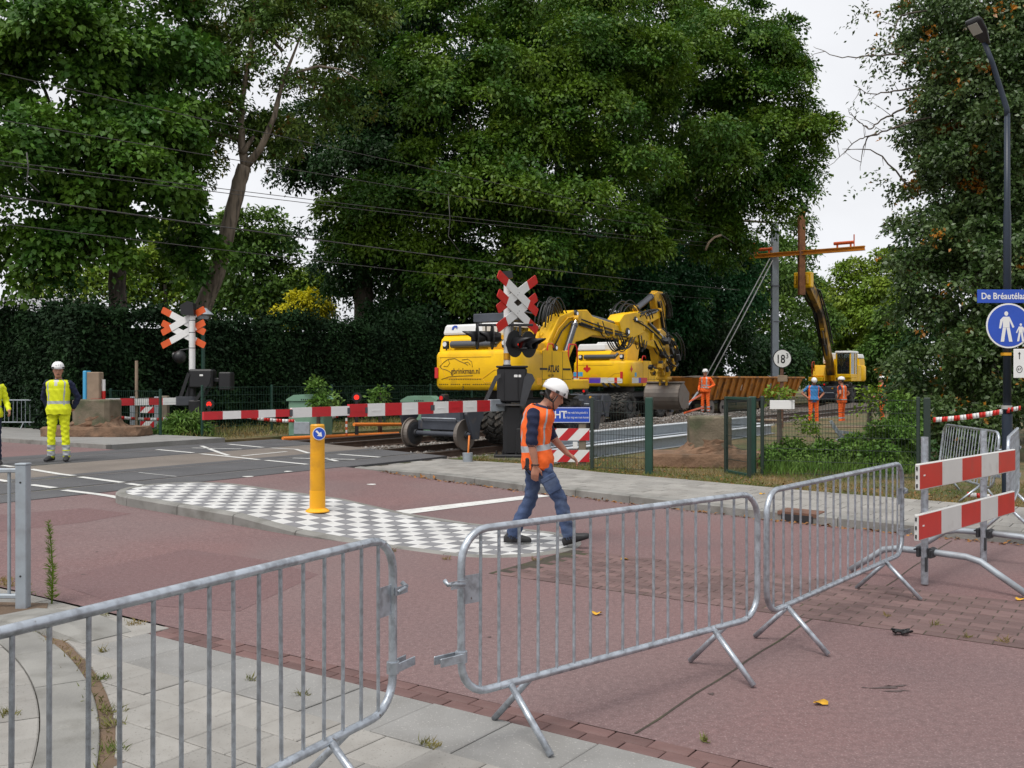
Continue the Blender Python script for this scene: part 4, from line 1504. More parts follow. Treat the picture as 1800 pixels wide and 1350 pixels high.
mb = MB()
mb.bbox((0, 0, 0), (.43, .012, .155), .004)
mb.build('panel', 'sign_white', wb)
mb = MB()
mb.box((-.12, .03, 0), (.02, .05, .1))
mb.box((.12, .03, 0), (.02, .05, .1))
mb.build('bracket', 'black_matte', wb)

# --- kilometre sign
kp = Vector((8.94, 32.0, .05))
ks = thing('kilometre_sign', 'round white railway sign reading 18 with a small 3', 'sign', kp)
mb = MB()
mb.bbox((0, .05, 1.15), (.10, .08, 2.3), .01)
mb.build('post', 'rust_steel', ks)
mb = MB()
disc(mb, (0, 0, 2.36), (0, -1, 0), .315, .012, 40, 1)
disc(mb, (0, -.0125, 2.36), (0, -1, 0), .285, .002, 40, 0)
kd = mb.build('disc', ['sign_white', 'black_matte'], ks)
text_mesh('lettering', '18', .40, 'black_matte', kd, (-.215, -.016, 2.33), FR, bold=.006, sx=.78)
text_mesh('lettering', '3', .24, 'black_matte', kd, (.105, -.016, 2.44), FR, bold=.001, sx=.9)
mb = MB()
mb.bbox((0.01, -.005, 1.70), (.33, .02, .21), .02)
mb.build('small_plate', 'plank', ks)

# --- pulled-up concrete foundations
def foundation(name, label, c, rot, slab, pil, hs, hp, off=(0, 0)):
    t = thing(name, label, 'concrete block', (c[0], c[1], gz(*c[:2]) + c[2]), rot, 'dug up concrete mast foundations')
    def ring(cx, cy, w, d, z, n=28, p=5.0, amp=.02):
        P = []
        for i in range(n):
            a = 2 * math.pi * i / n
            ca, sa = math.cos(a), math.sin(a)
            k = (abs(ca) ** p + abs(sa) ** p) ** (-1 / p)
            rr_ = 1 + random.uniform(-amp, amp)
            P.append(Vector((cx + w / 2 * ca * k * rr_, cy + d / 2 * sa * k * rr_, z + random.uniform(-amp, amp) * .6)))
        return P
    mb = MB()
    mb.loft([ring(0, 0, slab[0] * .98, slab[1] * .98, .0), ring(0, 0, slab[0], slab[1], .06), ring(0, 0, slab[0], slab[1], hs * .8), ring(0, 0, slab[0] * .985, slab[1] * .97, hs)], 0, smooth=False)
    mb.build('footing', 'earth_concrete', t)
    mb = MB()
    ox, oy = off
    rr_ = []
    for k in range(6):
        q = k / 5
        e = (1 - q) ** 2.2
        rr_.append(ring(ox * q, oy * q, pil[0] + (slab[0] * .62 - pil[0]) * e, pil[1] + (slab[1] * .7 - pil[1]) * e, hs * .9 + (hp * .42) * q, amp=.045))
    mb.loft(rr_, 0, smooth=False)
    mb.build('earth_clod', 'earth_concrete', t)
    mb = MB()
    mb.loft([ring(ox, oy, pil[0] * 1.0, pil[1], hs + .05, amp=.008, p=9), ring(ox, oy, pil[0], pil[1], hs + hp - .03, amp=.008, p=9), ring(ox, oy, pil[0] * .97, pil[1] * .96, hs + hp, amp=.008, p=9)], 0, smooth=False)
    mb.build('pillar', 'concrete_old', t)
    return t
foundation('concrete_foundation', 'dug up concrete foundation on the far pavement behind the yellow clad worker', (-11.15, 26.0, .07), -.05, (2.75, 1.3), (1.02, .9), .27, .72)
foundation('concrete_foundation', 'dug up concrete foundation on the grass beside the open fence gate', (3.85, 18.9, .0), -.10, (2.35, 1.3), (.80, .8), .30, .70)

# --- galvanised beams lying along the track
def hbeam(label, s0, s1, n, z, w=.26, roll=0.0):
    p = SN(s0, n)
    t = thing('steel_beam', label, 'steel beam', (p.x, p.y, z), TRACK_ROT, 'galvanised steel beams lying beside the near track')
    L = s1 - s0
    mb = MB()
    mb.box((L / 2, 0, w / 2), (L, .014, w - .02), 1)
    mb.build('web', ['galvanised', 'galvanised_dull'], t)
    for zz_ in (.006, w - .006):
        m2 = MB()
        m2.box((L / 2, 0, zz_), (L, w, .016))
        m2.build('flange', 'galvanised_new', t)
    return t
hbeam('long galvanised beam lying nearest the mesh fence', 15.9, 28.5, 9.85, .10)
hbeam('galvanised beam lying behind the nearest one by the fence', 16.4, 29.0, 10.35, .12)
hbeam('galvanised beam stacked on top of the two lying beams', 16.1, 27.5, 10.1, .385, w=.24)

# --- green cabinets, marker posts, pipes beyond the tracks
def cabinet(label, px_, py, Y, w, d, h, slope=.12):
    p = pxd(px_, py, Y)
    t = thing('signal_cabinet', label, 'cabinet', (p.x, p.y, RAIL_Z), -.15, 'pale green trackside cabinets')
    mb = MB()
    mb.bbox((0, 0, h * .43), (w, d, h * .86), .02)
    mb.build('body', 'cabinet_green', t)
    mb = MB()
    mb.prism([(-w / 2 - .05, 0), (w / 2 + .05, 0), (w / 2 + .05, .05), (w / 2 - .16, slope + .05), (-w / 2 + .16, slope + .05), (-w / 2 - .05, .05)], (0, d / 2 + .04, h * .86 + .004), (1, 0, 0), (0, 0, 1), d + .08)
    for q in range(5):
        mb.box((-.12 + q * .06, -d / 2 - .045, h * .9), (.03, .01, .035), 1)
    mb.build('lid', ['cabinet_green', 'black_matte'], t)
    mb = MB()
    mb.bbox((-w * .12, -d / 2 - .012, h * .2), (w * .45, .02, h * .3), .008)
    mb.build('door', 'galvanised_dull', t)
cabinet('pale green cabinet behind the yellow bollard', 546, 700, 27.6, 1.05, .7, 1.15)
cabinet('pale green cabinet half hidden by the excavator rail wheels', 742, 700, 28.2, 1.0, .7, 1.1)
def red_lamp_post(label, x, ytop, ybase):
    p = pxg(x, ybase)
    t = thing('red_lamp_post', label, 'warning lamp', (p.x, p.y, p.z), 0, 'black posts with a round red lamp')
    k = p.y / FPX
    h = (ybase - ytop) * k
    mb = MB()
    mb.bbox((0, 0, h * .42), (.10, .08, h * .84), .01)
    mb.cyl((0, .08, h - .14), (0, -.02, h - .14), .14, seg=16)
    mb.build('post', 'black_paint', t)
    mb = MB()
    disc(mb, (0, -.018, h - .14), (0, -1, 0), .075, .02, 16)
    mb.build('lens', 'lamp_red', t)
red_lamp_post('black post with red lamp beneath the orange pipe in the middle', 627, 690, 764)
red_lamp_post('black post with red lamp at the tip of the long barrier arm', 368, 702, 765)
mb = MB()
mb.cyl(pxd(622, 746, 27.0), pxd(745, 746, 29.5), .05, seg=10)
tag(mb.build('orange_pipe', 'orange_plastic'), 'orange pipe held level beside the black lamp post', 'pipe', 'orange cable pipes')
mb = MB()
mb.cyl(pxd(497, 771, 26.2), pxd(700, 762, 29.5), .055, seg=10)
tag(mb.build('orange_pipe', 'orange_plastic'), 'orange pipe lying along the far rail', 'pipe', 'orange cable pipes')
def pole_(name, label, cat, x, y0, y1, r, m, seg=8, n=1, mats2=None):
    p = pxg(x, y1)
    k = p.y / FPX
    h = (y1 - y0) * k
    mb = MB()
    for i in range(n):
        mb.cyl((0, 0, h * i / n), (0, 0, h * (i + 1) / n), r, seg=seg, mi=i % 2)
    o = mb.build(name, [m] if not mats2 else [m, mats2], loc=p)
    return tag(o, label, cat)
pole_('wooden_stake', 'thin wooden stake rising above the left barrier arm', 'stake', 240, 634, 767, .045, 'plank')
pole_('marker_post', 'short red and white marker post on the left concrete block', 'post', 182, 667, 768, .055, 'sign_white', n=5, mats2='board_red')
pole_('marker_post', 'slim red and white stake beside the black lamp post', 'post', 609, 735, 766, .03, 'orange_red', n=6, mats2='sign_white')
pole_('marker_post', 'thin dark stake behind the yellow bollard', 'post', 560, 683, 765, .035, 'fence_dark')
pole_('marker_post', 'small red and white post left of the galvanised posts', 'post', 213, 727, 758, .05, 'sign_white', n=4, mats2='board_red')
o = MB()
o.bbox((0, 0, .9), (.62, .3, 1.8), .03)
o.bbox((-.2, -.16, 1.1), (.2, .02, 1.3), .01, 1)
p = pxd(164, 720, 26.9)
p.z = .15
t = thing('info_cabinet', 'blue and beige cabinet standing behind the left concrete block', 'cabinet', p)
mb = MB()
mb.bbox((0.05, 0, .9), (.36, .3, 1.75), .02)
mb.build('body', 'plank', t)
mb = MB()
mb.bbox((-.17, -.02, .95), (.10, .32, 1.72), .02)
mb.build('blue_side', 'sticker_cyan', t)
gt = thing('wicket_gate', 'small galvanised gate with two red and white plates beside the weeds', 'gate', pxg(265, 764))
for x in (-.52, .18):
    mb = MB()
    mb.bbox((x, 0, .55), (.14, .10, 1.1), .01)
    mb.build('post', 'galvanised_dull', gt)
mb = MB()
for i in range(6):
    mb.cyl((-.40 + i * .09, 0, .1), (-.40 + i * .09, 0, 1.0), .012, seg=6)
mb.build('bar_panel', 'galvanised_dull', gt)
for z in (.72, .30):
    diag_board(gt, -.28, .12, z - .09, z + .09, -.05, 3)
mb = MB()
mb.bbox((.38, .1, .55), (.2, .2, 1.15), .02)
mb.build('wood_post', 'wood_post', gt)
# --- bucket with a stick beside the track
mb = MB()
q = pxg(822, 816)
mb.cyl(q, q + Vector((0, 0, .22)), .085, .10, 16)
mb.tube([q + Vector((0, 0, .03)), q + Vector((.03, 0, .55))], .018, 6, 1)
tag(mb.build('small_bucket', ['galvanised_dull', 'orange_plastic']), 'small grey bucket with a stick in front of the rail wheel', 'bucket')
# ================================================================ overhead line
mp = Vector((16.3, 60.0, 0.1))
ms_ = thing('catenary_mast', 'grey steel catenary mast standing behind the yellow skip wagon', 'mast', mp)
mb = MB()
mb.box((0, 0, 5.7), (.03, .36, 11.2))
mb.build('web', 'mast_grey', ms_)
for s_ in (-1, 1):
    mb = MB()
    mb.box((0, s_ * .19, 5.7), (.40, .03, 11.2))
    mb.build('flange', 'mast_grey', ms_)
mb = MB()
mb.box((.02, 0, 7.4), (.42, .46, .10))
mb.box((.1, 0, 5.2), (.42, .46, .06))
mb.build('bracket', 'cyl_grey', ms_)
for i, (x0, y0, x1, y1) in enumerate(((1353, 455, 1241, 662), (1358, 458, 1251, 662))):
    mb = MB()
    mb.tube([pxd(x0, y0, 59.5), pxd(x1, y1, 52)], .035, 6)
    tag(mb.build('guy_cable', 'wire_light'), 'pale slanting stay cable from the grey mast, %s of the pair' % ('left' if i == 0 else 'right'), 'cable', 'stay cables of the grey mast')
WIRES = ((118, 417, 'topmost overhead wire crossing the treetops', 1340), (200, 425, 'second overhead wire from the top', 1340), (272, 436, 'third overhead wire from the top', 1330),
         (279, 442, 'fourth overhead wire, close under the third', 1325), (333, 513, 'fifth overhead wire, thick, sloping to the excavator', 1300), (382, 528, 'lowest overhead wire sloping behind the crossing sign', 1250))
for i, (ya, yb, lab, xe) in enumerate(WIRES):
    p0, p1 = pxd(0, ya, 18.0), pxd(xe, yb, 56.0)
    d = (p1 - p0)
    a, b = p0 - d * .35, p1
    pts = []
    for k in range(25):
        q = k / 24
        p = a.lerp(b, q)
        p.z -= .28 * 4 * q * (1 - q) - .10
        pts.append(p)
    mb = MB()
    mb.tube(pts, .009 if i != 4 else .016, 5)
    tag(mb.build('overhead_wire', 'wire_dark'), lab, 'wire', 'overhead wires along the railway')
mb = MB()
mb.tube([pxd(1240, 440, 48), pxd(1246, 426, 48), pxd(1256, 417, 48), pxd(1268, 413, 48)], .055, 8)
tag(mb.build('cable_guard', 'plank'), 'curved pale tube hanging on the overhead wire', 'tube')
for i, (x, yt, yb) in enumerate(((788, 345, 445), (47, 268, 338))):
    mb = MB()
    Y = 34 if i == 0 else 18.6
    mb.tube([pxd(x, yt, Y), pxd(x + 3, yt * .6 + yb * .4, Y), pxd(x, yt * .3 + yb * .7, Y), pxd(x + 22, yb, Y)], .014, 5)
    tag(mb.build('hanging_cable', 'wire_dark'), ['dark cable looping down from the wires above the excavator', 'dark cable looping down from the wires at the left edge'][i], 'cable', 'hanging cables')
mb = MB()
mb.tube([pxd(1268, 413, 48), pxd(1325, 450, 58)], .03, 6)
tag(mb.build('overhead_wire', 'wire_dark'), 'short dark wire from the curved tube to the orange crossbeam', 'wire', 'overhead wires along the railway')
# ================================================================ machines on the railway
def trk(px_, py, n, s0, Z=RAIL_Z):
    """picture point on the upright plane n = const along the track -> (x from s0, z above the rail)"""
    r = (px_ - 900) / FPX
    s = n * (-NV.x + r * NV.y) / (TV.x - TV.y * r)
    Y = NV.y * n + TV.y * s
    return (s - s0, CAM_H - (py - HY) / FPX * Y - Z)
def tyre_mesh():
    mb = MB()
    r, w = .53, .17
    prof = [(.30, -w * .8), (.34, -w), (.46, -w * 1.05), (.50, -w * .9), (.505, 0), (.50, w * .9), (.46, w * 1.05), (.34, w), (.30, w * .8)]
    rings = []
    n = 30
    for i in range(n):
        a = 2 * math.pi * i / n
        rings.append([Vector((q * math.cos(a), y, q * math.sin(a))) for q, y in prof])
    rings.append(rings[0])
    mb.loft(rings, 0, smooth=True, caps=False, closed=False)
    for i in range(20):
        for s_ in (-1, 1):
            a = 2 * math.pi * (i + (.5 if s_ > 0 else 0)) / 20
            rot = Matrix.Rotation(-a, 3, 'Y')
            mb.box(rot @ Vector((.512, s_ * .085, 0)), (.06, .17, .085), 0, rot @ Matrix.Rotation(s_ * .5, 3, 'X'))
    return mb.mesh('tyre', ['tyre'])
def hub_mesh():
    mb = MB()
    mb.cyl((0, -.12, 0), (0, .12, 0), .30, seg=20)
    mb.cyl((0, -.16, 0), (0, .16, 0), .14, seg=14)
    for i in range(8):
        a = i * math.pi / 4
        mb.cyl((.2 * math.cos(a), -.14, .2 * math.sin(a)), (.2 * math.cos(a), .14, .2 * math.sin(a)), .02, seg=6)
    return mb.mesh('rim', ['exc_dark'])
TYRE, HUB = tyre_mesh(), hub_mesh()
def railwheel_mesh():
    mb = MB()
    mb.tube([(0, -.075, 0), (0, -.045, 0), (0, -.045, 0), (0, .06, 0)], [.365, .365, .325, .315], 28, 0, smooth=False)
    mb.tube([(0, .061, 0), (0, .075, 0)], [.27, .20], 24, 1, smooth=False)
    mb.cyl((0, -.12, 0), (0, .13, 0), .09, seg=14, mi=1)
    return mb.mesh('rail_wheel', ['bucket_steel', 'exc_dark'])
RWH = railwheel_mesh()
def excavator(label, s0, n0, rev, panels=True):
    p = SN(s0, n0)
    t = thing('rail_excavator', label, 'excavator', (p.x, p.y, RAIL_Z + .004), TRACK_ROT + (math.pi if rev else 0), 'yellow road rail excavators')
    mb = MB()
    mb.bbox((0, 0, .80), (3.6, 1.0, .50), .06)
    mb.bbox((0, 0, 1.0), (2.0, 1.5, .25), .05)
    for x in (-1.35, 1.35):
        mb.cyl((x, -1.05, .54), (x, 1.05, .54), .13, seg=12)
        mb.bbox((x, 0, .58), (.5, .9, .45), .05)
    mb.cyl((0, 0, 1.1), (0, 0, 1.36), .62, seg=28)
    mb.build('chassis', 'exc_dark', t)
    for x in (-1.35, 1.35):
        for y in (-1.03, -.64, .64, 1.03):
            o = link('wheel', TYRE, t, (x, y, .56))
            o.rotation_euler = (0, random.uniform(0, 1), 0)
            link('rim', HUB, o)
    for sx in (-1, 1):
        ax = MB()
        x = sx * 2.55
        ax.bbox((x + sx * .05, 0, .80), (.55, 1.25, .50), .05)
        ax.bbox((sx * 2.15, 0, .85), (.9, .8, .3), .04)
        for y in (-.98, .98):
            ax.prism([(-.34, .98), (.25, 1.02), (.30, .80), (.06, .22), (-.16, .22), (-.22, .60), (-.34, .70)], (x + sx * .34, y + .04, 0), (sx, 0, 0), (0, 0, 1), .08 * (1 if sx > 0 else -1) * 1)
        ax.cyl((x + sx * .42, -.98, .325), (x + sx * .42, .98, .325), .06, seg=10)
        ax.tube([(x + sx * .36, -.5, .62), (x + sx * .40, -.5, .68), (x + sx * .40, .5, .68), (x + sx * .36, .5, .62)], .02, 6, 1)
        ax.bbox((x + sx * .30, 0, .52), (.10, 1.35, .24), .02)
        ax.build('rail_axle', ['exc_bluegrey', 'galvanised_dull'], t)
        for y in (-.75, .75):
            o = link('rail_wheel', RWH, t, (x + sx * .42, y, .322))
            if y > 0:
                o.rotation_euler = (0, 0, math.pi)
        for y in (-.32, .42):
            q = MB()
            q.cyl((x + sx * .33, y, .93), (x + sx * .36, y, .93), .045, seg=12)
            q.build('marker_lamp', 'bollard_fresh', t)
        q = MB()
        q.cyl((x + sx * .30, -.05, 1.16), (x + sx * .36, -.05, 1.16), .075, seg=14, mi=0)
        q.cyl((x + sx * .355, -.05, 1.16), (x + sx * .372, -.05, 1.16), .05, seg=12, mi=1)
        q.bbox((x + sx * .22, -.05, 1.14), (.16, .14, .22), .02, 0)
        q.build('tail_lamp', ['black_paint', 'lens_red'], t)
    # stabiliser blade / fender plates
    for y in (-.75, .75):
        q = MB()
        q.prism([(.35, 1.02), (.95, 1.18), (1.02, 1.12), (.50, .80)], (.9, y + .25, 0), (1, 0, 0), (0, 0, 1), .5)
        q.build('step', 'cyl_grey', t)
    # counterweight with rounded rear corners
    def plan(ins):
        P = []
        xr, hw, rr_ = -1.66 + ins, 1.25 - ins, .34
        for i in range(7):
            a = R(180 + 90 * i / 6)
            P.append((xr + rr_ + rr_ * math.cos(a), -hw + rr_ + rr_ * math.sin(a)))
        P += [(-.36, -hw), (-.36, hw)]
        for i in range(7):
            a = R(90 + 90 * i / 6)
            P.append((xr + rr_ + rr_ * math.cos(a), hw - rr_ + rr_ * math.sin(a)))
        return P
    mb = MB()
    lv = [(1.33, .10), (1.37, .035), (1.45, .0), (2.20, .0), (2.28, .03), (2.325, .085)]
    mb.loft([[Vector((x, y, z)) for x, y in plan(i)] for z, i in lv], 0, smooth=True)
    cw = mb.build('counterweight', 'exc_yellow', t)
    q = MB()
    q.tube([(-1.662, .98, 2.15), (-1.664, -.60, 2.15)], .006, 5)
    q.tube([(-1.664, .95, 2.10), (-1.664, .80, 1.62), (-1.664, -.35, 1.62), (-1.664, -.70, 1.83), (-1.664, -.98, 1.83)], .007, 5)
    q.tube([(-1.664, -.35, 1.62), (-1.664, -.42, 1.52), (-1.664, -.98, 1.52)], .007, 5)
    q.build('pressed_seam', 'exc_yellow_worn', cw)
    for y in (1.10, -.98):
        q = MB()
        q.bbox((-1.655 if y < 0 else -1.64, y, 1.76), (.03, .11, .27), .008)
        q.build('reflector', 'sticker_red', cw)
    # right-hand engine cover
    mb = MB()
    side = [(-.35, 1.34), (1.10, 1.34), (1.10, 1.60), (1.16, 1.68), (.84, 2.31), (.76, 2.325), (-.35, 2.325)]
    mb.prism(side, (0, -.40, 0), (1, 0, 0), (0, 0, 1), .848)
    ec = mb.build('engine_cover', 'exc_yellow', t)
    mb = MB()
    mb.bbox((1.05, -.83, 1.47), (1.95, .84, .26), .03)
    mb.bbox((.9, .80, 1.46), (1.95, .86, .24), .03)
    mb.build('deck', 'exc_yellow', t)
    q = MB()
    for x in (-.36, .10, .62):
        q.box((x, -1.2492, 1.84), (.012, .004, .94))
    q.box((.3, -1.2492, 1.60), (1.5, .004, .010))
    q.build('panel_gap', 'black_matte', ec)
    # left storage and hood with pale box
    mb = MB()
    mb.bbox((.05, .82, 1.83), (.80, .84, .98), .03)
    mb.build('side_box', 'exc_yellow', t)
    mb = MB()
    mb.prism([(-1.42, 2.31), (-.05, 2.31), (-.05, 2.70), (-1.20, 2.72), (-1.34, 2.60)], (0, 1.17, 0), (1, 0, 0), (0, 0, 1), 1.5)
    hd = mb.build('hood', 'exc_yellow', t)
    mb = MB()
    mb.loft([[Vector((x * k + -.66, y * k2 + .56, z)) for x, y in ((-.58, -.60), (.58, -.60), (.58, .60), (-.58, .60))] for z, k, k2 in ((2.735, 1, 1), (2.78, 1.02, 1.02), (2.94, .98, .96), (2.99, .92, .9))], 0, smooth=False)
    mb.build('roof_box', 'white_paint', hd)
    q = MB()
    q.cyl((-1.50, .72, 2.47), (-1.50, -.62, 2.47), .09, seg=14)
    q.cyl((-1.50, -.62, 2.47), (-1.42, -.72, 2.60), .06, seg=10)
    q.build('exhaust', 'cyl_grey', t)
    for y in (.86, -.95):
        q = MB()
        q.bbox((-1.56, y, 2.46), (.10, .16, .20), .02, 0)
        q.cyl((-1.60, y, 2.48), (-1.625, y, 2.48), .06, seg=12, mi=1)
        q.cyl((-1.54, y, 2.30), (-1.54, y, 2.38), .02, seg=8, mi=0)
        q.build('work_light', ['black_paint', 'sign_white'], t)
    # cab on the left
    cb = MB()
    x0, x1, y0, y1, z0, z1 = .50, 2.02, .36, 1.24, 1.56, 3.02
    for (x, y) in ((x0, y0), (x1 - .08, y0), (x0, y1), (x1 - .08, y1), (1.0, y1), (1.0, y0)):
        cb.bbox((x + .04 - (0 if x < 1.5 else 0), y + (.04 if y == y0 else -.04), (z0 + z1) / 2), (.075, .075, z1 - z0), .015)
    cb.bbox(((x0 + x1) / 2, (y0 + y1) / 2, 1.66), (x1 - x0, y1 - y0, .22), .02)
    cb.bbox((x0 + .03, (y0 + y1) / 2, 1.95), (.06, y1 - y0, .5), .01)
    co = cb.build('cab', 'exc_yellow', t)
    q = MB()
    q.loft([[Vector(((x0 + x1) / 2 + x * k, (y0 + y1) / 2 + y * k, z)) for x, y in ((-.80, -.47), (.80, -.47), (.80, .47), (-.80, .47))] for z, k in ((3.01, 1), (3.08, 1.0), (3.13, .93))], 0, smooth=False)
    q.build('cab_roof', 'white_paint', co)
    for nm, c, sz in (('side_pane', ((x0 + x1) / 2, y1 - .035, 2.36), (x1 - x0 - .1, .012, 1.28)), ('side_pane', ((x0 + x1) / 2, y0 + .035, 2.36), (x1 - x0 - .1, .012, 1.28)),
                      ('windscreen', (x1 - .05, (y0 + y1) / 2, 2.36), (.012, y1 - y0 - .1, 1.28)), ('rear_pane', (x0 + .03, (y0 + y1) / 2, 2.58), (.012, y1 - y0 - .1, .80))):
        q = MB()
        q.box(c, sz)
        q.build(nm, 'glass_clear', co)
    q = MB()
    q.bbox((1.0, .80, 2.02), (.46, .50, .14), .04)
    q.bbox((.80, .80, 2.34), (.14, .48, .66), .05)
    q.bbox((1.62, .80, 1.95), (.10, .4, .5), .03)
    q.build('seat', 'black_matte', co)
    # boom foot brackets
    mb = MB()
    for y in (-.36, .30):
        mb.prism([(.55, 1.36), (1.85, 1.36), (1.65, 2.15), (1.2, 2.45), (.85, 2.2)], (0, y + .05, 0), (1, 0, 0), (0, 0, 1), .08)
    mb.build('boom_foot', 'exc_yellow_worn', t)
    # handrail
    q = MB()
    q.tube([(1.0, -1.20, 1.62), (1.0, -1.20, 2.42), (1.05, -1.19, 2.52), (1.38, -1.19, 2.52), (1.45, -1.2, 2.42), (1.45, -1.2, 1.62)], .02, 8)
    q.tube([(1.08, -.5, 1.62), (1.08, -.5, 2.45), (1.13, -.5, 2.55), (1.35, -.5, 2.55), (1.4, -.5, 2.45)], .018, 8)
    q.build('handrail', 'sticker_red', t)
    return t
def plate(t, name, poly, y0, w, m, bev=True, par=None):
    """side outline (x, z) given as a prism of width w centred on y0"""
    mb = MB()
    ar = sum(poly[i][0] * poly[(i + 1) % len(poly)][1] - poly[(i + 1) % len(poly)][0] * poly[i][1] for i in range(len(poly)))
    if ar < 0:
        poly = poly[::-1]
    mb.prism(poly, (0, y0 + w / 2, 0), (1, 0, 0), (0, 0, 1), w)
    o = mb.build(name, m, par or t)
    if bev:
        b = o.modifiers.new('bev', 'BEVEL')
        b.width = .025
        b.segments = 2
        b.limit_method = 'ANGLE'
    return o
def hydraulic(t, a, b, r=.075, rod=.045, k=.62, name='cylinder'):
    a, b = Vector(a), Vector(b)
    mb = MB()
    m_ = a.lerp(b, k)
    mb.cyl(a, m_, r, seg=14, mi=0)
    mb.cyl(m_ - (m_ - a).normalized() * .05, m_ + (m_ - a).normalized() * .03, r * 1.15, seg=14, mi=0)
    mb.cyl(m_, b, rod, seg=12, mi=1)
    for p in (a, b):
        mb.cyl(p + Vector((0, -.1, 0)), p + Vector((0, .1, 0)), r * 1.1, seg=12, mi=2)
    return mb.build(name, ['cyl_grey', 'chrome', 'exc_yellow_worn'], t)
def hoses(t, ends, n, sagdir, amount, r=.014, spread=.22, name='hose'):
    for i in range(n):
        a, b = Vector(ends[0]), Vector(ends[1])
        off = Vector((random.uniform(-.06, .06), (i / max(1, n - 1) - .5) * spread, random.uniform(-.04, .04)))
        am = amount * random.uniform(.65, 1.15)
        pts = []
        for k in range(11):
            q = k / 10
            pts.append(a.lerp(b, q) + off + Vector(sagdir) * am * 4 * q * (1 - q))
        mb = MB()
        mb.tube(pts, r * random.uniform(.9, 1.3), 6)
        mb.build(name, 'rubber_black', t)
def T3(q, y):
    return Vector((q[0], y, q[1]))

# ---- the nearest excavator
S1, N1 = 20.8, 14.15
e1 = excavator('large yellow excavator nearest the crossing, counterweight towards the road', S1, N1, False)
P1 = lambda x, y, dn=0.0: trk(x, y, N1 + dn, S1)
def P1l(L_, dn=0.0):
    return [P1(x, y, dn) for x, y in L_]
plate(e1, 'boom_column', P1l([(946, 632), (950, 602), (972, 556), (996, 547), (1006, 558), (1001, 600), (988, 632)]), 0, .46, 'exc_yellow')
plate(e1, 'main_boom', P1l([(984, 566), (998, 546), (1022, 545), (1032, 557), (1086, 575), (1093, 598), (1032, 590), (1016, 598), (996, 603)]), 0, .40, 'exc_yellow')
plate(e1, 'boom_knuckle', P1l([(1076, 566), (1085, 553), (1106, 549), (1122, 556), (1128, 567), (1119, 586), (1101, 595), (1082, 592)]), 0, .50, 'exc_yellow')
plate(e1, 'second_boom', P1l([(1092, 575), (1110, 558), (1124, 560), (1150, 586), (1162, 600), (1160, 620), (1146, 613), (1112, 602), (1094, 592)]), 0, .36, 'exc_yellow')
plate(e1, 'arm_head', P1l([(1146, 588), (1156, 578), (1164, 585), (1170, 612), (1172, 640), (1163, 650), (1152, 640), (1147, 612)]), 0, .30, 'exc_yellow_worn')
hydraulic(e1, T3(P1(1020, 553), 0), T3(P1(1088, 572), 0), .085, .05, .95)
for y in (-.33, .33):
    hydraulic(e1, T3(P1(976, 622), y), T3(P1(996, 561), y), .085, .05, .82)
hydraulic(e1, T3(P1(1122, 558), 0), T3(P1(1153, 584), 0), .055, .035, .6)
hydraulic(e1, T3(P1(1128, 566), -.2), T3(P1(1160, 597), -.2), .05, .03, .6)
for (za, zb, n_) in (((957, 566), (985, 552), 7), ((948, 575), (972, 556), 4)):
    hoses(e1, (T3(P1(*za), 0), T3(P1(*zb), 0)), n_, (-.15, 0, 1), .52, .018, .40)
hoses(e1, (T3(P1(1064, 594), -.2), T3(P1(1098, 592), -.2)), 6, (0, 0, -1), .50, .017, .35)
hoses(e1, (T3(P1(1112, 590), -.2), T3(P1(1122, 600), -.2)), 3, (0, 0, -1), .45, .016, .25)
hoses(e1, (T3(P1(1006, 570), -.24), T3(P1(1090, 590), -.24)), 4, (0, 0, -1), .05, .015, .02)
hoses(e1, (T3(P1(1105, 566), -.27), T3(P1(1158, 608), -.22)), 4, (.2, 0, 1), .12, .016, .03)
hoses(e1, (T3(P1(1158, 590), -.2), T3(P1(1180, 650), 0)), 6, (1, 0, .2), .28, .016, .35)
hoses(e1, (T3(P1(1172, 585), -.2), T3(P1(1196, 632), 0)), 3, (1, 0, .4), .32, .018, .3)
for (x, y, w_, r_) in ((1000, 552, .52, .10), (1090, 584, .56, .13), (1104, 562, .56, .09), (1156, 598, .42, .09), (962, 612, .56, .10), (1163, 632, .38, .07)):
    q = P1(x, y)
    mb = MB()
    mb.cyl((q[0], -w_ / 2, q[1]), (q[0], w_ / 2, q[1]), r_, seg=16)
    mb.cyl((q[0], -w_ / 2 - .03, q[1]), (q[0], w_ / 2 + .03, q[1]), r_ * .5, seg=12, mi=1)
    mb.build('pivot_pin', ['exc_dark', 'chrome'], e1)
for L in ([(1008, 562), (1030, 570), (1060, 579), (1088, 587)], [(1008, 568), (1030, 576), (1062, 585), (1090, 593)], [(1100, 562), (1116, 566), (1134, 584), (1156, 604)], [(958, 600), (968, 578), (984, 560), (1004, 556)], [(962, 606), (974, 582), (990, 566), (1006, 564)]):
    mb = MB()
    mb.tube([T3(P1(x, y), -.235 if x > 1040 else -.26) for x, y in L], .022, 6)
    mb.build('hydraulic_pipe', random.choice(['exc_yellow_worn', 'exc_dark', 'rubber_black']), e1)
for (x, y) in ((1030, 573), (1048, 580), (1066, 585), (1120, 575), (1136, 592)):
    q = P1(x, y)
    mb = MB()
    mb.bbox((q[0], -.235, q[1]), (.10, .06, .22), .01)
    mb.build('pipe_clip', 'exc_yellow', e1)
for (za, zb, n_, a_) in (((1040, 566), (1052, 590), 3, .18), ((1074, 588), (1092, 598), 4, .35), ((1140, 600), (1162, 625), 4, .22), ((1150, 612), (1176, 640), 5, .30), ((1112, 556), (1130, 560), 4, .20)):
    hoses(e1, (T3(P1(*za), -.22), T3(P1(*zb), -.22)), n_, (random.uniform(-.3, .3), -.15, -1 if za[1] > 560 else 1), a_, .018, .25)
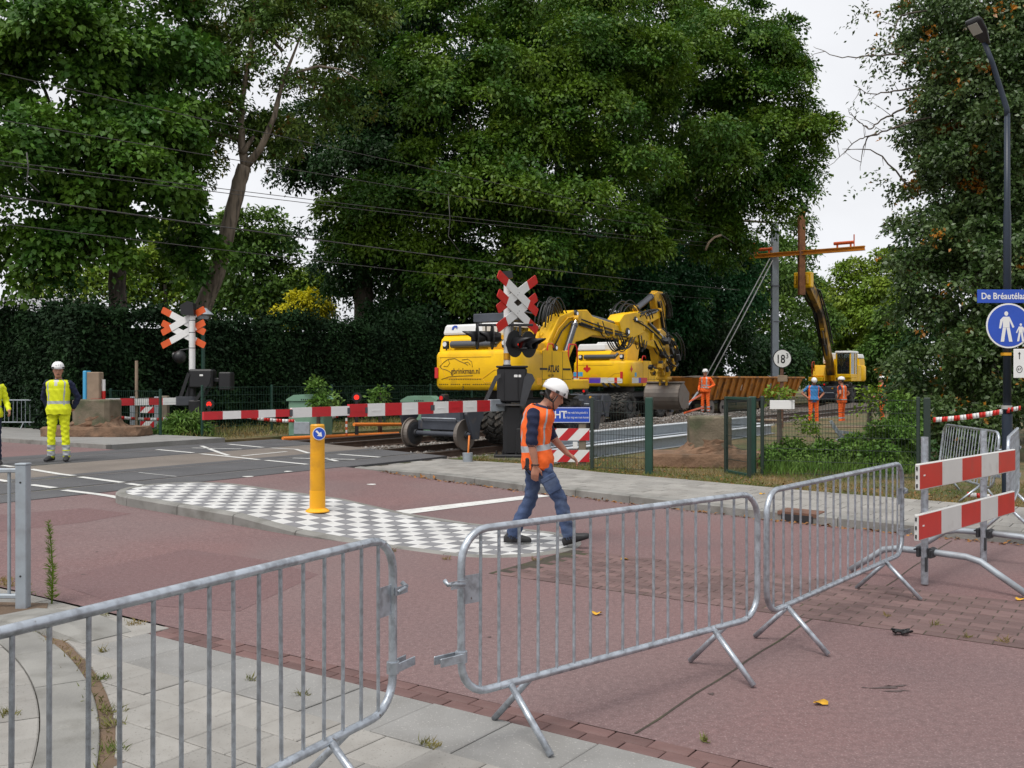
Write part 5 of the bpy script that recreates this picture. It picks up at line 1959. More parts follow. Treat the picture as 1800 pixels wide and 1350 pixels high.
for i in range(9):
    a = T3(P1(random.uniform(1158, 1172), random.uniform(575, 600)), random.uniform(-.25, .25))
    b = T3(P1(random.uniform(1168, 1188), random.uniform(632, 662)), random.uniform(-.25, .25))
    mb = MB()
    k_ = Vector((random.uniform(.25, .75), random.uniform(-.2, .2), random.uniform(-.1, .5)))
    mb.tube([a.lerp(b, q / 8) + k_ * 4 * (q / 8) * (1 - q / 8) * .55 for q in range(9)], random.uniform(.016, .03), 6)
    mb.build('hose', 'rubber_black', e1)
mb = MB()
for i in range(22):
    a = T3(P1(random.uniform(1150, 1184), random.uniform(596, 662)), random.uniform(-.3, .2))
    mb.bbox(a, (random.uniform(.06, .2), random.uniform(.06, .2), random.uniform(.06, .26)), .01, i % 3, Matrix.Rotation(random.uniform(-1, 1), 3, 'Y'))
mb.build('couplings', ['exc_dark', 'black_paint', 'exc_yellow_worn'], e1)['kind'] = 'stuff'
# valve block with fittings at the boom foot
mb = MB()
for i in range(16):
    a = Vector((1.0 + random.uniform(-.25, .35), random.uniform(-.3, .35), 2.35 + random.uniform(0, .35)))
    mb.cyl(a, a + Vector((random.uniform(.05, .35), random.uniform(-.06, .06), random.uniform(.22, .45))), .035, seg=8)
mb.bbox((1.1, 0, 2.45), (.55, .5, .3), .03)
mb.build('valve_block', 'exc_yellow', e1)
# dark beam above the cab
mb = MB()
mb.bbox((-.05, .40, 3.22), (.22, 1.30, .22), .02)
mb.cyl((.0, -.1, 3.30), (.0, -.1, 3.45), .05, seg=10)
mb.cyl((.0, .98, 2.95), (.0, .98, 3.12), .03, seg=8)
mb.cyl((.0, -.1, 2.30), (.0, -.1, 3.12), .04, seg=8)
mb.tube([(0, -.1, 3.42), (.02, -.75, 3.28)], .02, 6)
mb.build('roof_beam', 'exc_bluegrey', e1)
def tilt_bucket(t, x, z, w, r, m='bucket_steel'):
    mb = MB()
    prof = []
    for i in range(13):
        a = R(100 + 200 * i / 12)
        prof.append((r * math.cos(a), r * math.sin(a)))
    inner = [(p[0] * .94 + .01, p[1] * .94) for p in prof[::-1]]
    poly = prof + [(.32 * r + .12, -r * .95)] + inner
    mb.prism(poly, (x, w / 2, z), (1, 0, 0), (0, 0, 1), w, smooth=False)
    for y in (-w / 2, w / 2 - .025):
        mb.prism(prof + [(.35, -r * .9), (.42, r * .2)], (x, y + .025, z), (1, 0, 0), (0, 0, 1), .025)
    mb.bbox((x - .1, 0, z + r * .98), (.35, w * .98, .06), .01)
    return mb.build('bucket', m, t)
bx, bz = P1(1172, 696)
tilt_bucket(e1, bx, bz, 1.30, .47)
mb = MB()
q = P1(1167, 655)
mb.cyl((q[0], 0, q[1] + .16), (q[0], 0, q[1] + .02), .17, .22, 16)
mb.cyl((q[0], 0, q[1] + .02), (q[0], 0, q[1] - .14), .24, .20, 16)
mb.bbox((q[0], 0, q[1] - .20), (.42, .42, .12), .03)
mb.bbox((q[0], .12, q[1] - .34), (.16, .08, .28), .02)
mb.bbox((q[0], -.12, q[1] - .34), (.16, .08, .28), .02)
mb.build('rotator', 'exc_yellow_worn', e1)
mb = MB()
for i in range(14):
    a = Vector((q[0] + random.uniform(-.35, .25), random.uniform(-.35, .35), q[1] + random.uniform(-.1, .45)))
    mb.cyl(a, a + Vector((random.uniform(-.12, .12), random.uniform(-.12, .12), random.uniform(.1, .3))), .04, seg=7, mi=i % 2)
mb.build('fittings', ['exc_dark', 'exc_yellow_worn'], e1)
# writing and marks
FB = frame3((0, -1, 0), (0, 0, 1))
FS = frame3((1, 0, 0), (0, 0, 1))
text_mesh('lettering', 'gbrinkman.nl', .20, 'print_brown', e1, (-1.667, .62, 1.80), FB, bold=.002, sx=.86)
mb = MB()
def rear(L_, r=.008):
    mb.tube([(-1.664, y, z) for y, z in L_], r, 5)
rear([(.98, 1.92), (.86, 2.02), (.72, 2.10), (.50, 2.12), (.38, 2.06), (.20, 2.0), (.10, 1.95)], .007)
rear([(.98, 1.92), (.90, 1.86), (.78, 1.84), (.66, 1.79), (.60, 1.74)], .007)
rear([(.72, 2.10), (.66, 2.00), (.74, 1.92), (.86, 1.93)], .006)
rear([(.28, 2.08), (.10, 2.10), (-.02, 2.03), (-.04, 1.90)], .006)
rear([(.22, 2.0), (.10, 2.03), (.02, 1.95)], .006)
rear([(.92, 1.60), (.70, 1.66), (.40, 1.68), (-.05, 1.69)], .008)
for i in range(14):
    rear([(.68 - i * .072, 1.60), (.68 - i * .072 - .03, 1.60)], .009)
for i in range(26):
    if i not in (5, 11, 16):
        rear([(1.0 - i * .062, 1.475), (1.0 - i * .062 - .035, 1.475)], .011)
mb.build('logo_drawing', 'print_brown', e1)
text_mesh('lettering', '2', .16, 'black_matte', e1, (-1.652, .30, 1.385), FB)
text_mesh('lettering', 'ATLAS', .235, 'black_matte', e1, (-.10, -1.2515, 1.86), FS, bold=.009, sx=.80)
text_mesh('lettering', '160 ZW', .10, 'black_matte', e1, (-.10, -1.2515, 1.69), FS, sx=.85)
mb = MB()
mb.box((-.30, -1.2512, 1.86), (.36, .003, .05))
mb.box((.82, -1.2512, 1.86), (.40, .003, .05))
mb.build('black_band', 'black_matte', e1)
mb = MB()
mb.box((-.50, -1.2512, 1.55), (.22, .003, .18))
mb.build('yellow_label', 'bollard_fresh', e1)
mb = MB()
mb.prism([(0, 0), (.05, 0), (.08, .06), (.15, .06), (.15, .03), (.18, .03), (.18, .10), (.1, .11), (.03, .08)], (-1.248, .92, 2.86), (0, -1, 0), (0, 0, 1), .004)
mb.build('sticker', 'sign_blue', e1)

# ---- the second excavator on the far track
S2, N2 = 34.5, 18.15
e2 = excavator('second yellow excavator with a folded up arm and striped counterweight', S2, N2, False)
P2 = lambda x, y: trk(x, y, N2, S2)
plate(e2, 'boom_column', [P2(x, y) for x, y in ((1092, 640), (1096, 600), (1102, 566), (1113, 548), (1128, 548), (1126, 575), (1116, 608), (1112, 640))], 0, .45, 'exc_yellow')
plate(e2, 'main_boom', [P2(x, y) for x, y in ((1108, 562), (1140, 545), (1153, 546), (1156, 558), (1120, 577))], 0, .36, 'exc_yellow')
plate(e2, 'stick', [P2(x, y) for x, y in ((1145, 517), (1151, 512), (1160, 514), (1165, 528), (1163, 600), (1154, 602), (1153, 560), (1148, 540))], 0, .30, 'exc_yellow_worn')
hydraulic(e2, T3(P2(1118, 543), 0), T3(P2(1150, 517), 0), .13, .06, .8)
hydraulic(e2, T3(P2(1124, 556), -.2), T3(P2(1152, 545), -.2), .07, .04, .7)
hoses(e2, (T3(P2(1076, 560), -.1), T3(P2(1112, 548), -.1)), 7, (-.1, 0, 1), .5, .02, .5)
hoses(e2, (T3(P2(1155, 516), -.2), T3(P2(1166, 560), -.2)), 7, (.6, 0, .1), .35, .025, .4)
hoses(e2, (T3(P2(1150, 530), -.2), T3(P2(1162, 600), -.2)), 5, (.2, 0, .1), .12, .03, .2)
hoses(e2, (T3(P2(1112, 556), -.2), T3(P2(1150, 546), -.2)), 5, (0, 0, .6), .15, .03, .1)
mb = MB()
for i, (y0, y1, m) in enumerate(((1.12, .88, 0), (.86, .42, 1), (.42, -.08, 2), (-.08, -.68, 0), (-.68, -.80, 1), (-.80, -1.02, 0))):
    mb.box((-1.663, (y0 + y1) / 2, 1.56), (.006, abs(y0 - y1), .21), m)
for (x0, x1, m) in ((-1.30, -.75, 0), (-.75, -.55, 2), (-.55, .0, 1)):
    mb.box(((x0 + x1) / 2, -1.252, 1.56), (x1 - x0, .004, .21), m)
mb.build('warning_stripe', ['board_white', 'sticker_red', 'sticker_purple'], e2)
mb = MB()
mb.box((-1.662, .92, 1.80), (.005, .42, .17))
mb.box((-1.0, -1.252, 1.78), (.16, .004, .16))
mb.build('blue_sticker', 'sticker_cyan', e2)
mb = MB()
mb.box((-1.662, .20, 1.74), (.005, .28, .08))
mb.build('yellow_label', 'bollard_fresh', e2)
mb = MB()
em = [(0, .17), (.05, .10), (.05, .04), (.13, .05), (.17, -.02), (.10, -.07), (0, -.16), (-.10, -.07), (-.17, -.02), (-.13, .05), (-.05, .04), (-.05, .10)]
mb.prism(em, (-1.662, .52, 2.02), (0, -1, 0), (0, 0, 1), .004)
mb.prism(em, (-1.35, -1.2505, 2.0), (.6, 0, 0), (0, 0, .8), .004)
mb.build('red_emblem', 'sticker_red', e2)
mb = MB()
for i in range(3):
    mb.prism([(0, 0), (.12, 0), (-.02, .17), (-.14, .17)], (-1.60 + 0, -.25 - i * .27, 1.30), (0, -1, 0), (0, 0, 1), .08)
mb.build('black_stripes', 'black_matte', e2)
text_mesh('lettering', 'TRANSGON', .09, 'black_matte', e2, (-1.15, -1.2515, 2.0), FS, sx=.6) if False else None

# ---- the third excavator, holding a mast
S3, N3 = 66.0, 18.15
e3 = excavator('distant yellow excavator facing the camera and lifting a steel mast', S3, N3, True)
plate(e3, 'main_boom', [(.95, 1.7), (1.55, 1.7), (2.3, 3.2), (3.65, 5.35), (3.6, 5.7), (3.38, 5.68), (1.95, 3.55), (1.05, 2.3)], -.12, .30, 'boom_dirty')
plate(e3, 'stick', [(3.35, 5.65), (3.75, 5.3), (5.9, 6.6), (6.4, 6.9), (6.3, 7.25), (5.8, 7.15), (3.4, 6.0)], -.12, .30, 'boom_dirty')
hydraulic(e3, (1.6, -.12, 2.2), (3.0, -.12, 4.4), .10, .06, .6)
hydraulic(e3, (2.6, -.12, 4.7), (3.9, -.12, 6.3), .09, .05, .7)
hoses(e3, ((2.0, -.2, 3.6), (4.6, -.2, 6.6)), 9, (-.6, 0, .4), .30, .04, .75)
hoses(e3, ((1.5, -.35, 2.6), (3.5, -.35, 5.5)), 5, (.3, -.3, .1), .12, .04, .15)
hoses(e3, ((3.4, -.3, 5.5), (6.1, -.3, 6.8)), 6, (.1, -.1, -.5), .25, .04, .5)
hoses(e3, ((4.8, -.2, 6.7), (6.2, -.2, 7.0)), 5, (-.1, 0, .6), .35, .03, .5)
mb = MB()
mb.bbox((6.55, -.12, 6.95), (.55, .95, .85), .05)
mb.build('clamp_box', 'exc_yellow', e3)
for (x, y, z) in ((6.9, .2, 6.95), (6.9, -.45, 6.95)):
    mb = MB()
    mb.bbox((x, y, z), (.3, .12, .5), .03)
    mb.build('clamp_jaw', 'exc_yellow_worn', e3)
mb = MB()
mb.bbox((-.6, -.7, 2.75), (.6, .7, .65), .03)
mb.build('white_tank', 'white_paint', e3)
e3.scale = (1.1, 1.1, 1.1)
q = SN(S3 - 7.62, N3 + .13)
pm = thing('lifted_mast', 'brown steel mast with orange crossbeam held high by the distant excavator', 'mast', (q.x, q.y, 6.85))
mb = MB()
mb.box((0, 0, 2.6), (.06, .34, 5.2))
mb.box((0, -.17, 2.6), (.36, .03, 5.2))
mb.box((0, .17, 2.6), (.36, .03, 5.2))
mb.bbox((0, 0, 5.1), (.38, .42, .35), .03, 1)
mb.build('mast', ['mast_brown', 'beam_orange'], pm)
la, lb = pxd(1322, 455, q.y + 2.3) - Vector((q.x, q.y, 6.85)), pxd(1523, 440, q.y - 2.4) - Vector((q.x, q.y, 6.85))
d = (lb - la)
u_ = d.normalized()
yv = Vector((0, 0, 1)).cross(u_)
rot = Matrix((u_, yv, u_.cross(yv))).transposed()
mb = MB()
mb.box((la + lb) / 2 + yv * -.25, (d.length, .20, .05), 0, rot)
mb.box((la + lb) / 2 + yv * -.25 + Vector((0, 0, .22)), (d.length, .20, .05), 0, rot)
mb.box((la + lb) / 2 + yv * -.25 + Vector((0, 0, .11)), (d.length, .04, .18), 0, rot)
mb.build('crossbeam', 'beam_orange', pm)
for k in (.12, .83):
    mb = MB()
    c = la + d * k + yv * -.25
    for e_ in (-.4, .4):
        mb.cyl(c + u_ * e_ + Vector((0, 0, .24)), c + u_ * e_ + Vector((0, 0, .55 if e_ * (k - .5) < 0 or True else .9)), .06, seg=8)
    mb.cyl(c - u_ * .6 + Vector((0, 0, .50)), c + u_ * .6 + Vector((0, 0, .50)), .10, seg=10)
    mb.cyl(c + u_ * (.6 if k > .5 else -.6) + Vector((0, 0, .2)), c + u_ * (.6 if k > .5 else -.6) + Vector((0, 0, .95)), .035, seg=6)
    mb.build('insulator', 'orange_red', pm)

# ---- skip wagon on the far track
S4, N4 = 47.6, 18.15
q = SN(S4, N4)
sk = thing('skip_wagon', 'long rusty yellow skip wagon between the excavators', 'wagon', (q.x, q.y, RAIL_Z), TRACK_ROT)
L4 = 13.4
sk.scale = (1, 1, .93)
mb = MB()
def sect(x, lean=0.0):
    o = [(-1.25, 1.82), (-.95, .72), (.95, .72), (1.25, 1.82), (1.18, 1.82), (.88, .80), (-.88, .80), (-1.18, 1.82)]
    return [Vector((x + (z - .72) * lean, y, z)) for y, z in o]
mb.loft([sect(-L4 / 2 + .55, -.5), sect(L4 / 2 - .55, .5)], 0, smooth=False, caps=False)
for s_ in (-1, 1):
    x = s_ * (L4 / 2 - .55)
    mb.add([(x, -.95, .72), (x, .95, .72), (x + s_ * .55, 1.25, 1.82), (x + s_ * .55, -1.25, 1.82), (x - s_ * .06, -.95, .72), (x - s_ * .06, .95, .72), (x + s_ * .49, 1.25, 1.82), (x + s_ * .49, -1.25, 1.82)],
           [(0, 1, 2, 3), (7, 6, 5, 4), (0, 3, 7, 4), (1, 5, 6, 2), (3, 2, 6, 7)])
mb.build('tub', 'skip_yellow', sk)
rib = MB()
rib.prism([(-.05, 0), (.05, 0), (.05, .03), (-.05, .03)], (0, 0, 0), (1, 0, 0), (0, 1, 0), 1.0)
for i in range(15):
    x = -L4 / 2 + .9 + i * (L4 - 1.8) / 14
    mb = MB()
    for s_ in (-1,):
        a, b = Vector((x, -.975, .72)), Vector((x, -1.275, 1.80))
        mb.add([a + Vector((-.06, 0, 0)), a + Vector((.06, 0, 0)), b + Vector((.06, 0, 0)), b + Vector((-.06, 0, 0)),
                a + Vector((-.06, -.07, -.02)), a + Vector((.06, -.07, -.02)), b + Vector((.06, -.07, -.02)), b + Vector((-.06, -.07, -.02))],
               [(4, 5, 6, 7), (0, 4, 7, 3), (5, 1, 2, 6), (7, 6, 2, 3), (0, 1, 5, 4)])
    mb.build('rib', 'skip_yellow', sk)
for s_ in (-1, 1):
    mb = MB()
    mb.bbox((0, s_ * 1.27, 1.83), (L4, .16, .10), .02)
    mb.build('rim_beam', 'skip_yellow', sk)
mb = MB()
mb.bbox((0, 0, .60), (L4 - 1.6, 1.4, .18), .03)
mb.build('underframe', 'exc_dark', sk)
for x in (-5.6, -4.2, 4.2, 5.6):
    for y in (-.75, .75):
        link('rail_wheel', RWH, sk, (x, y, .322)).rotation_euler = (0, 0, math.pi if y > 0 else 0)
heap = MB()
rows = []
for i in range(16):
    x = -L4 / 2 + .4 + i * (L4 - .8) / 15
    rows.append([Vector((x, y, 1.70 + .20 * (1 - (y / 1.15) ** 2) * (.55 + .45 * math.sin(i * 1.1)) + random.uniform(0, .04))) for y in (-1.14, -.8, -.4, 0, .4, .8, 1.14)])
heap.loft(rows, 0, smooth=True, caps=False, closed=False)
heap.build('ballast_load', 'ballast_ground', sk)
for (x0, z0, w_, h_, m) in ((-6.9, 1.25, .5, .35, 'exc_yellow'), (-2.4, 1.3, .35, .3, 'sign_white'), (1.6, 1.35, .4, .3, 'galvanised_dull')):
    mb = MB()
    k = (z0 - .72) / 1.1
    mb.box((x0, -.965 - .3 * k, z0), (w_, .03, h_), 0, Matrix.Rotation(.26, 3, 'X'))
    mb.build('plate', m, sk)
# red bars leaning by the bucket
for i, (a, b) in enumerate((((1203, 712), (1232, 694)), ((1203, 726), (1236, 716)), ((1207, 716), (1226, 690)))):
    mb = MB()
    mb.tube([pxd(a[0], a[1], 36), pxd(b[0], b[1], 38)], .04, 6)
    tag(mb.build('steel_rod', ['orange_red', 'orange_red', 'galvanised_dull'][i]), ['upper red rod leaning between bucket and worker', 'lower red rod lying between bucket and worker', 'grey rod leaning across the red ones by the bucket'][i], 'rod', 'rods beside the excavator bucket')
# ================================================================ people
def capsule(mb, pts, radii, mi, seg=14):
    """closed tapered tube with rounded ends"""
    pts = [Vector(p) for p in pts]
    P, Q = [pts[0]], [radii[0]]
    for i in range(len(pts) - 1):
        k = max(1, int((pts[i + 1] - pts[i]).length / .022))
        for j in range(1, k + 1):
            P.append(pts[i].lerp(pts[i + 1], j / k))
            Q.append(radii[i] + (radii[i + 1] - radii[i]) * j / k)
    pts, radii = P, Q
    P, Q = [], []
    d0 = (pts[1] - pts[0]).normalized()
    d1 = (pts[-1] - pts[-2]).normalized()
    for k, c in ((1.0, .05), (.87, .5), (.5, .87)):
        P.append(pts[0] - d0 * radii[0] * k * .9)
        Q.append(radii[0] * c)
    for p, r in zip(pts, radii):
        P.append(p)
        Q.append(r)
    for k, c in ((.5, .87), (.87, .5), (1.0, .05)):
        P.append(pts[-1] + d1 * radii[-1] * k * .9)
        Q.append(radii[-1] * c)
    mb.tube(P, Q, seg, mi)
def ell_ring(c, ax, ay, a, b, n=28, p=2.4):
    out = []
    for i in range(n):
        t = 2 * math.pi * i / n
        ct, st = math.cos(t), math.sin(t)
        k = (abs(ct) ** p + abs(st) ** p) ** (-1 / p)
        out.append(Vector(c) + ax * (a * ct * k) + ay * (b * st * k))
    return out
def interp_path(keys, q):
    """keys: list of (t, tuple of Vectors/floats) ascending; smooth interpolation"""
    for i in range(len(keys) - 1):
        if q <= keys[i + 1][0] or i == len(keys) - 2:
            t0, a = keys[i]
            t1, b = keys[i + 1]
            k = min(1, max(0, (q - t0) / (t1 - t0)))
            k = k * k * (3 - 2 * k) * .4 + k * .6
            return [x + (y - x) * k if not isinstance(x, Vector) else x.lerp(y, k) for x, y in zip(a, b)]
def hand(mb, wrist, d, palm, mi, curl=.6, side=1, k=1.0):
    """wrist point, finger direction d, palm normal, five fingers; the thumb leaves the side of the palm"""
    d, palm = Vector(d).normalized(), Vector(palm).normalized()
    palm = (palm - d * palm.dot(d)).normalized()
    w = d.cross(palm).normalized() * side            # towards the thumb
    rings = []
    for q, a, b in ((0, .027, .022), (.03, .034, .018), (.06, .041, .016), (.088, .042, .014), (.098, .036, .010)):
        rings.append(ell_ring(Vector(wrist) + d * q * k, w, palm, a * k, b * k, 14, 2.6))
    mb.loft(rings, mi)
    for i, (off, ln) in enumerate(((.032, .068), (.011, .078), (-.011, .072), (-.031, .056))):
        p = Vector(wrist) + d * .088 * k + w * off * k
        pts = [p]
        ang = 0
        for s_ in range(3):
            ang += curl * (.45 + .25 * s_)
            v = d * math.cos(ang) + palm * math.sin(ang) + w * off * .6
            p = p + v.normalized() * ln * k / 2.6
            pts.append(p)
        capsule(mb, pts, [.0095 * k, .009 * k, .0085 * k, .007 * k], mi, 8)
    p = Vector(wrist) + d * .025 * k + w * .030 * k
    v1 = (d * .65 + w * .62 + palm * .25).normalized()
    v2 = (d * .88 + w * .22 + palm * .38).normalized()
    capsule(mb, [p, p + v1 * .04 * k, p + v1 * .04 * k + v2 * .032 * k], [.013 * k, .011 * k, .009 * k], mi, 8)
BM = ['skin', 'shirt', 'trousers', 'boot', 'hair', 'band']
def person(label, loc, heading, J, shirt, trousers, vest=None, sleeve=1.0, voxel=.013, scale=1.0, helmet=True, legbands=(), skinm='skin', vest_open=0, strap=False, seated=False, group=None, collar=None):
    h = Vector(heading).normalized()
    t = thing('person', label, 'person', loc, math.atan2(h.y, h.x) - math.pi / 2, group)
    t.scale = (scale, scale, scale)
    V = {k: (Vector(v) if not isinstance(v, (int, float)) else v) for k, v in J.items() if k not in ('band_rows', 'band_ang')}
    mb = MB()
    lat = (V['sh_r'] - V['sh_l']).normalized()
    sx = Vector((1, 0, 0))
    spine = [(0.0, V['pelvis'] + Vector((0, 0, -.10)), .150, .100), (.16, V['pelvis'], .172, .122), (.42, V['waist'], .150, .112), (.72, V['chest'], .172, .122), (.88, V['neck'] - (V['neck'] - V['chest']) * .32, .165, .098), (.96, V['neck'] - (V['neck'] - V['chest']) * .10, .098, .070), (1.0, V['neck'], .058, .060)]
    def ring_at(q, extra=0.0, n=28, p=2.4):
        c, a, b = interp_path([(k[0], (k[1], k[2], k[3])) for k in spine], q)
        c2 = interp_path([(k[0], (k[1],)) for k in spine], min(1, q + .04))[0]
        c1 = interp_path([(k[0], (k[1],)) for k in spine], max(0, q - .04))[0]
        up = (c2 - c1)
        up = up.normalized() if up.length > 1e-5 else Vector((0, 0, 1))
        ax = sx.lerp(lat, min(1, q * 1.2)).normalized()
        ay = up.cross(ax).normalized()
        return ell_ring(c, ax, ay, a + extra, b + extra, n, p)
    low = [k / 24 for k in range(25)]
    mb.loft([ring_at(q) for q in low], 1)
    hu = Vector(J.get('head_up', (0, 0, 1))).normalized()
    hf = Vector(J.get('head_fwd', (0, 1, 0))).normalized()
    hf = (hf - hu * hf.dot(hu)).normalized()
    hr = hf.cross(hu).normalized()
    H = V['head']
    capsule(mb, [V['neck'] - Vector((0, 0, .04)), H - hu * .06 - hf * .015], [.056, .052], 0)
    def hp(r_, f_, u_):
        return H + hr * r_ + hf * f_ + hu * u_
    rings = []
    for u_, a, b, f_ in ((-.125, .028, .030, .045), (-.11, .046, .060, .030), (-.075, .060, .080, .014), (-.03, .070, .092, .004), (.02, .074, .096, .0), (.06, .073, .094, -.004), (.095, .058, .076, -.006), (.115, .03, .04, -.006)):
        rings.append(ell_ring(hp(0, f_, u_), hr, hf, a, b, 20, 2.1))
    mb.loft(rings, 0)
    capsule(mb, [hp(0, .092, .01), hp(0, .105, -.022), hp(0, .108, -.032)], [.010, .014, .015], 0, 8)
    for s_ in (-1, 1):
        capsule(mb, [hp(s_ * .074, -.012, .018), hp(s_ * .078, -.014, -.005), hp(s_ * .072, -.004, -.028)], [.013, .013, .010], 0, 8)
        capsule(mb, [hp(s_ * .018, .088, .028), hp(s_ * .046, .076, .03)], [.011, .010], 0, 8)
    capsule(mb, [hp(-.018, .090, -.060), hp(0, .095, -.060), hp(.018, .090, -.060)], [.008, .010, .008], 0, 8)
    for s_, sd in ((1, 'r'), (-1, 'l')):
        a, b, c = V['sh_' + sd], V['el_' + sd], V['wr_' + sd]
        m1 = a.lerp(b, sleeve) if sleeve < 1 else b
        capsule(mb, [a + (V['chest'] - a) * .12, a, a.lerp(b, .5), a.lerp(b, min(sleeve, 1.0))], [.070, .066, .058, .054 if sleeve >= 1 else .060], 1)
        capsule(mb, ([b.lerp(c, sleeve - 1.05), b.lerp(c, .9)] if sleeve > 1.05 else [a.lerp(b, min(.97, sleeve)), b, b.lerp(c, .4)]) + [c], ([.030, .028] if sleeve > 1.05 else [.044, .042, .040]) + [.028], 0)
        if sleeve > 1:
            capsule(mb, [b, b.lerp(c, .35), b.lerp(c, sleeve - 1)], [.054, .052, .042], 1)
        hd = V.get('hd_' + sd, (c - b))
        hand(mb, c, hd, V.get('hn_' + sd, Vector((-s_, 0, 0))), 0, J.get('curl', .6), side=(1 if sd == 'r' else -1) * J.get('thumb', 1))
        a, b, c = V['hip_' + sd], V['kn_' + sd], V['an_' + sd]
        capsule(mb, [a + Vector((0, 0, .05)), a.lerp(b, .25), a.lerp(b, .65), b, b.lerp(c, .35), b.lerp(c, .8), c + (b - c).normalized() * .03], [.098, .096, .078, .068, .070, .066, .070], 2, 16)
        f = V.get('ft_' + sd, Vector((0, 1, 0))).normalized()
        up = (Vector((0, 0, 1)) - f * f.z).normalized()
        side = f.cross(up)
        sole = c - up * .07
        rr_ = []
        for q, w_, hh in ((-.085, .028, .05), (-.07, .038, .075), (-.02, .042, .105), (.04, .044, .095), (.10, .050, .070), (.15, .050, .056), (.185, .040, .045), (.20, .02, .03)):
            rr_.append(ell_ring(sole + f * q + up * hh * .5, side, up, w_, hh * .5 + .004, 14, 3.2))
        mb.loft(rr_, 3)
        capsule(mb, [c - up * .03, c + (b - c).normalized() * .10], [.052, .052], 3)
    src = mb.mesh('body_src', ['skin'])
    tmp = link('tmp_body', src)
    md = tmp.modifiers.new('r', 'REMESH')
    md.mode = 'VOXEL'
    md.voxel_size = voxel
    sm = tmp.modifiers.new('s', 'SMOOTH')
    sm.factor = .5
    sm.iterations = 2 if voxel < .01 else 1
    dg = bpy.context.evaluated_depsgraph_get()
    me = bpy.data.meshes.new_from_object(tmp.evaluated_get(dg))
    kd = kdtree.KDTree(len(mb.f))
    for i, f in enumerate(mb.f):
        c = Vector((0, 0, 0))
        for j in f:
            c += Vector(mb.v[j])
        kd.insert(c / len(f), i)
    kd.balance()
    bpy.data.objects.remove(tmp)
    bpy.data.meshes.remove(src)
    me.name = 'body'
    me.materials.clear()
    for mn in (skinm, shirt, trousers, 'boot_black', 'hair_dark', 'reflective'):
        me.materials.append(MATS[mn])
    mi = []
    for poly in me.polygons:
        c = poly.center
        m = mb.m[kd.find(c)[1]]
        if m == 0:
            r_ = c - H
            if r_.length < .16 and r_.dot(hu) > -.055 and r_.dot(hf) < .02 and abs(r_.dot(hr)) < .071 or (r_.length < .16 and r_.dot(hu) > .05 and r_.dot(hf) < .05):
                m = 4
        if m == 2:
            for z0, z1 in legbands:
                if z0 < c.z < z1:
                    m = 5
        mi.append(m)
    me.polygons.foreach_set('material_index', mi)
    # cloth folds
    co = np.empty(len(me.vertices) * 3)
    me.vertices.foreach_get('co', co)
    co = co.reshape(-1, 3)
    no = np.empty(len(me.vertices) * 3)
    me.vertices.foreach_get('normal', no)
    no = no.reshape(-1, 3)
    vm = np.zeros(len(co), int)
    for poly, m in zip(me.polygons, mi):
        for v in poly.vertices:
            vm[v] = m
    ph = random.uniform(0, 6)
    fold = (np.sin(co[:, 2] * 42 + co[:, 0] * 30 + ph) * np.sin(co[:, 1] * 34 + co[:, 2] * 17 + ph * 2) + .6 * np.sin(co[:, 2] * 75 - co[:, 0] * 38)) * .005
    msk = np.isin(vm, (1, 2, 5))
    co[msk] += no[msk] * fold[msk][:, None]
    me.vertices.foreach_set('co', co.ravel())
    me.polygons.foreach_set('use_smooth', np.ones(len(me.polygons), dtype=bool))
    me.update()
    body = link('body', me, t)
    eye = MB()
    for s_ in (-1, 1):
        eye.sphere(hp(s_ * .032, .085, .012), (.009, .009, .007), 8, 5)
    eye.build('eyes', 'black_matte', body)
    fb = MB()
    for s_ in (-1, 1):
        fb.tube([hp(s_ * .016, .100, .034), hp(s_ * .032, .096, .040), hp(s_ * .05, .084, .034)], .0055, 6)
    fb.tube([hp(-.026, .096, -.066), hp(0, .105, -.063), hp(.026, .096, -.066)], .005, 6)
    fb.build('brows_and_mouth', 'hair_dark', body)
    if vest:
        vb = MB()
        n = 48
        rows = []
        nr = 30
        q0, q1 = J.get('vest_low', .04), .965
        for k in range(nr + 1):
            q = q0 + (q1 - q0) * k / nr
            ex = .030 + .022 * max(0, 1 - k / 9) + (.014 if q > .80 else 0) * min(1, (1 - q) * 12)
            ring = ring_at(q, ex, n, 2.5)
            rows.append([p + Vector((0, 0, .012 * math.sin(i * .9 + 1) if k == 0 else 0)) + (p - ring[(i + n // 2) % n]).normalized() * .006 * math.sin(i * 1.3 + k * .8) for i, p in enumerate(ring)])
        vb.loft(rows, 0, smooth=True, caps=False)
        # material by position on the vest: n runs from the wearer's right over the front
        fi = 0
        for k in range(nr):
            for i in range(n):
                a = 360.0 * (i + .5) / n
                m = 0
                if k in J.get('band_rows', (9, 10)):
                    m = 1
                fr = 90
                if k > 8:
                    for bc in J.get('band_ang', (52, 128, 232, 308)):
                        if abs(a - bc) < 5.5:
                            m = 1
                if vest_open and abs(a - fr) < vest_open * (1 if k < 20 else 1.0):
                    m = 2
                if collar and k > 24 and abs(a - fr) < 20 - (nr - k) * 3.2:
                    m = 3
                if k > 24 and m == 0 and J.get('dark_neck'):
                    m = 0
                vb.m[fi] = m
                fi += 1
        vo = vb.build('vest', [vest, 'reflective', shirt, collar or shirt], t)
        sd_ = vo.modifiers.new('thick', 'SOLIDIFY')
        sd_.thickness = .008
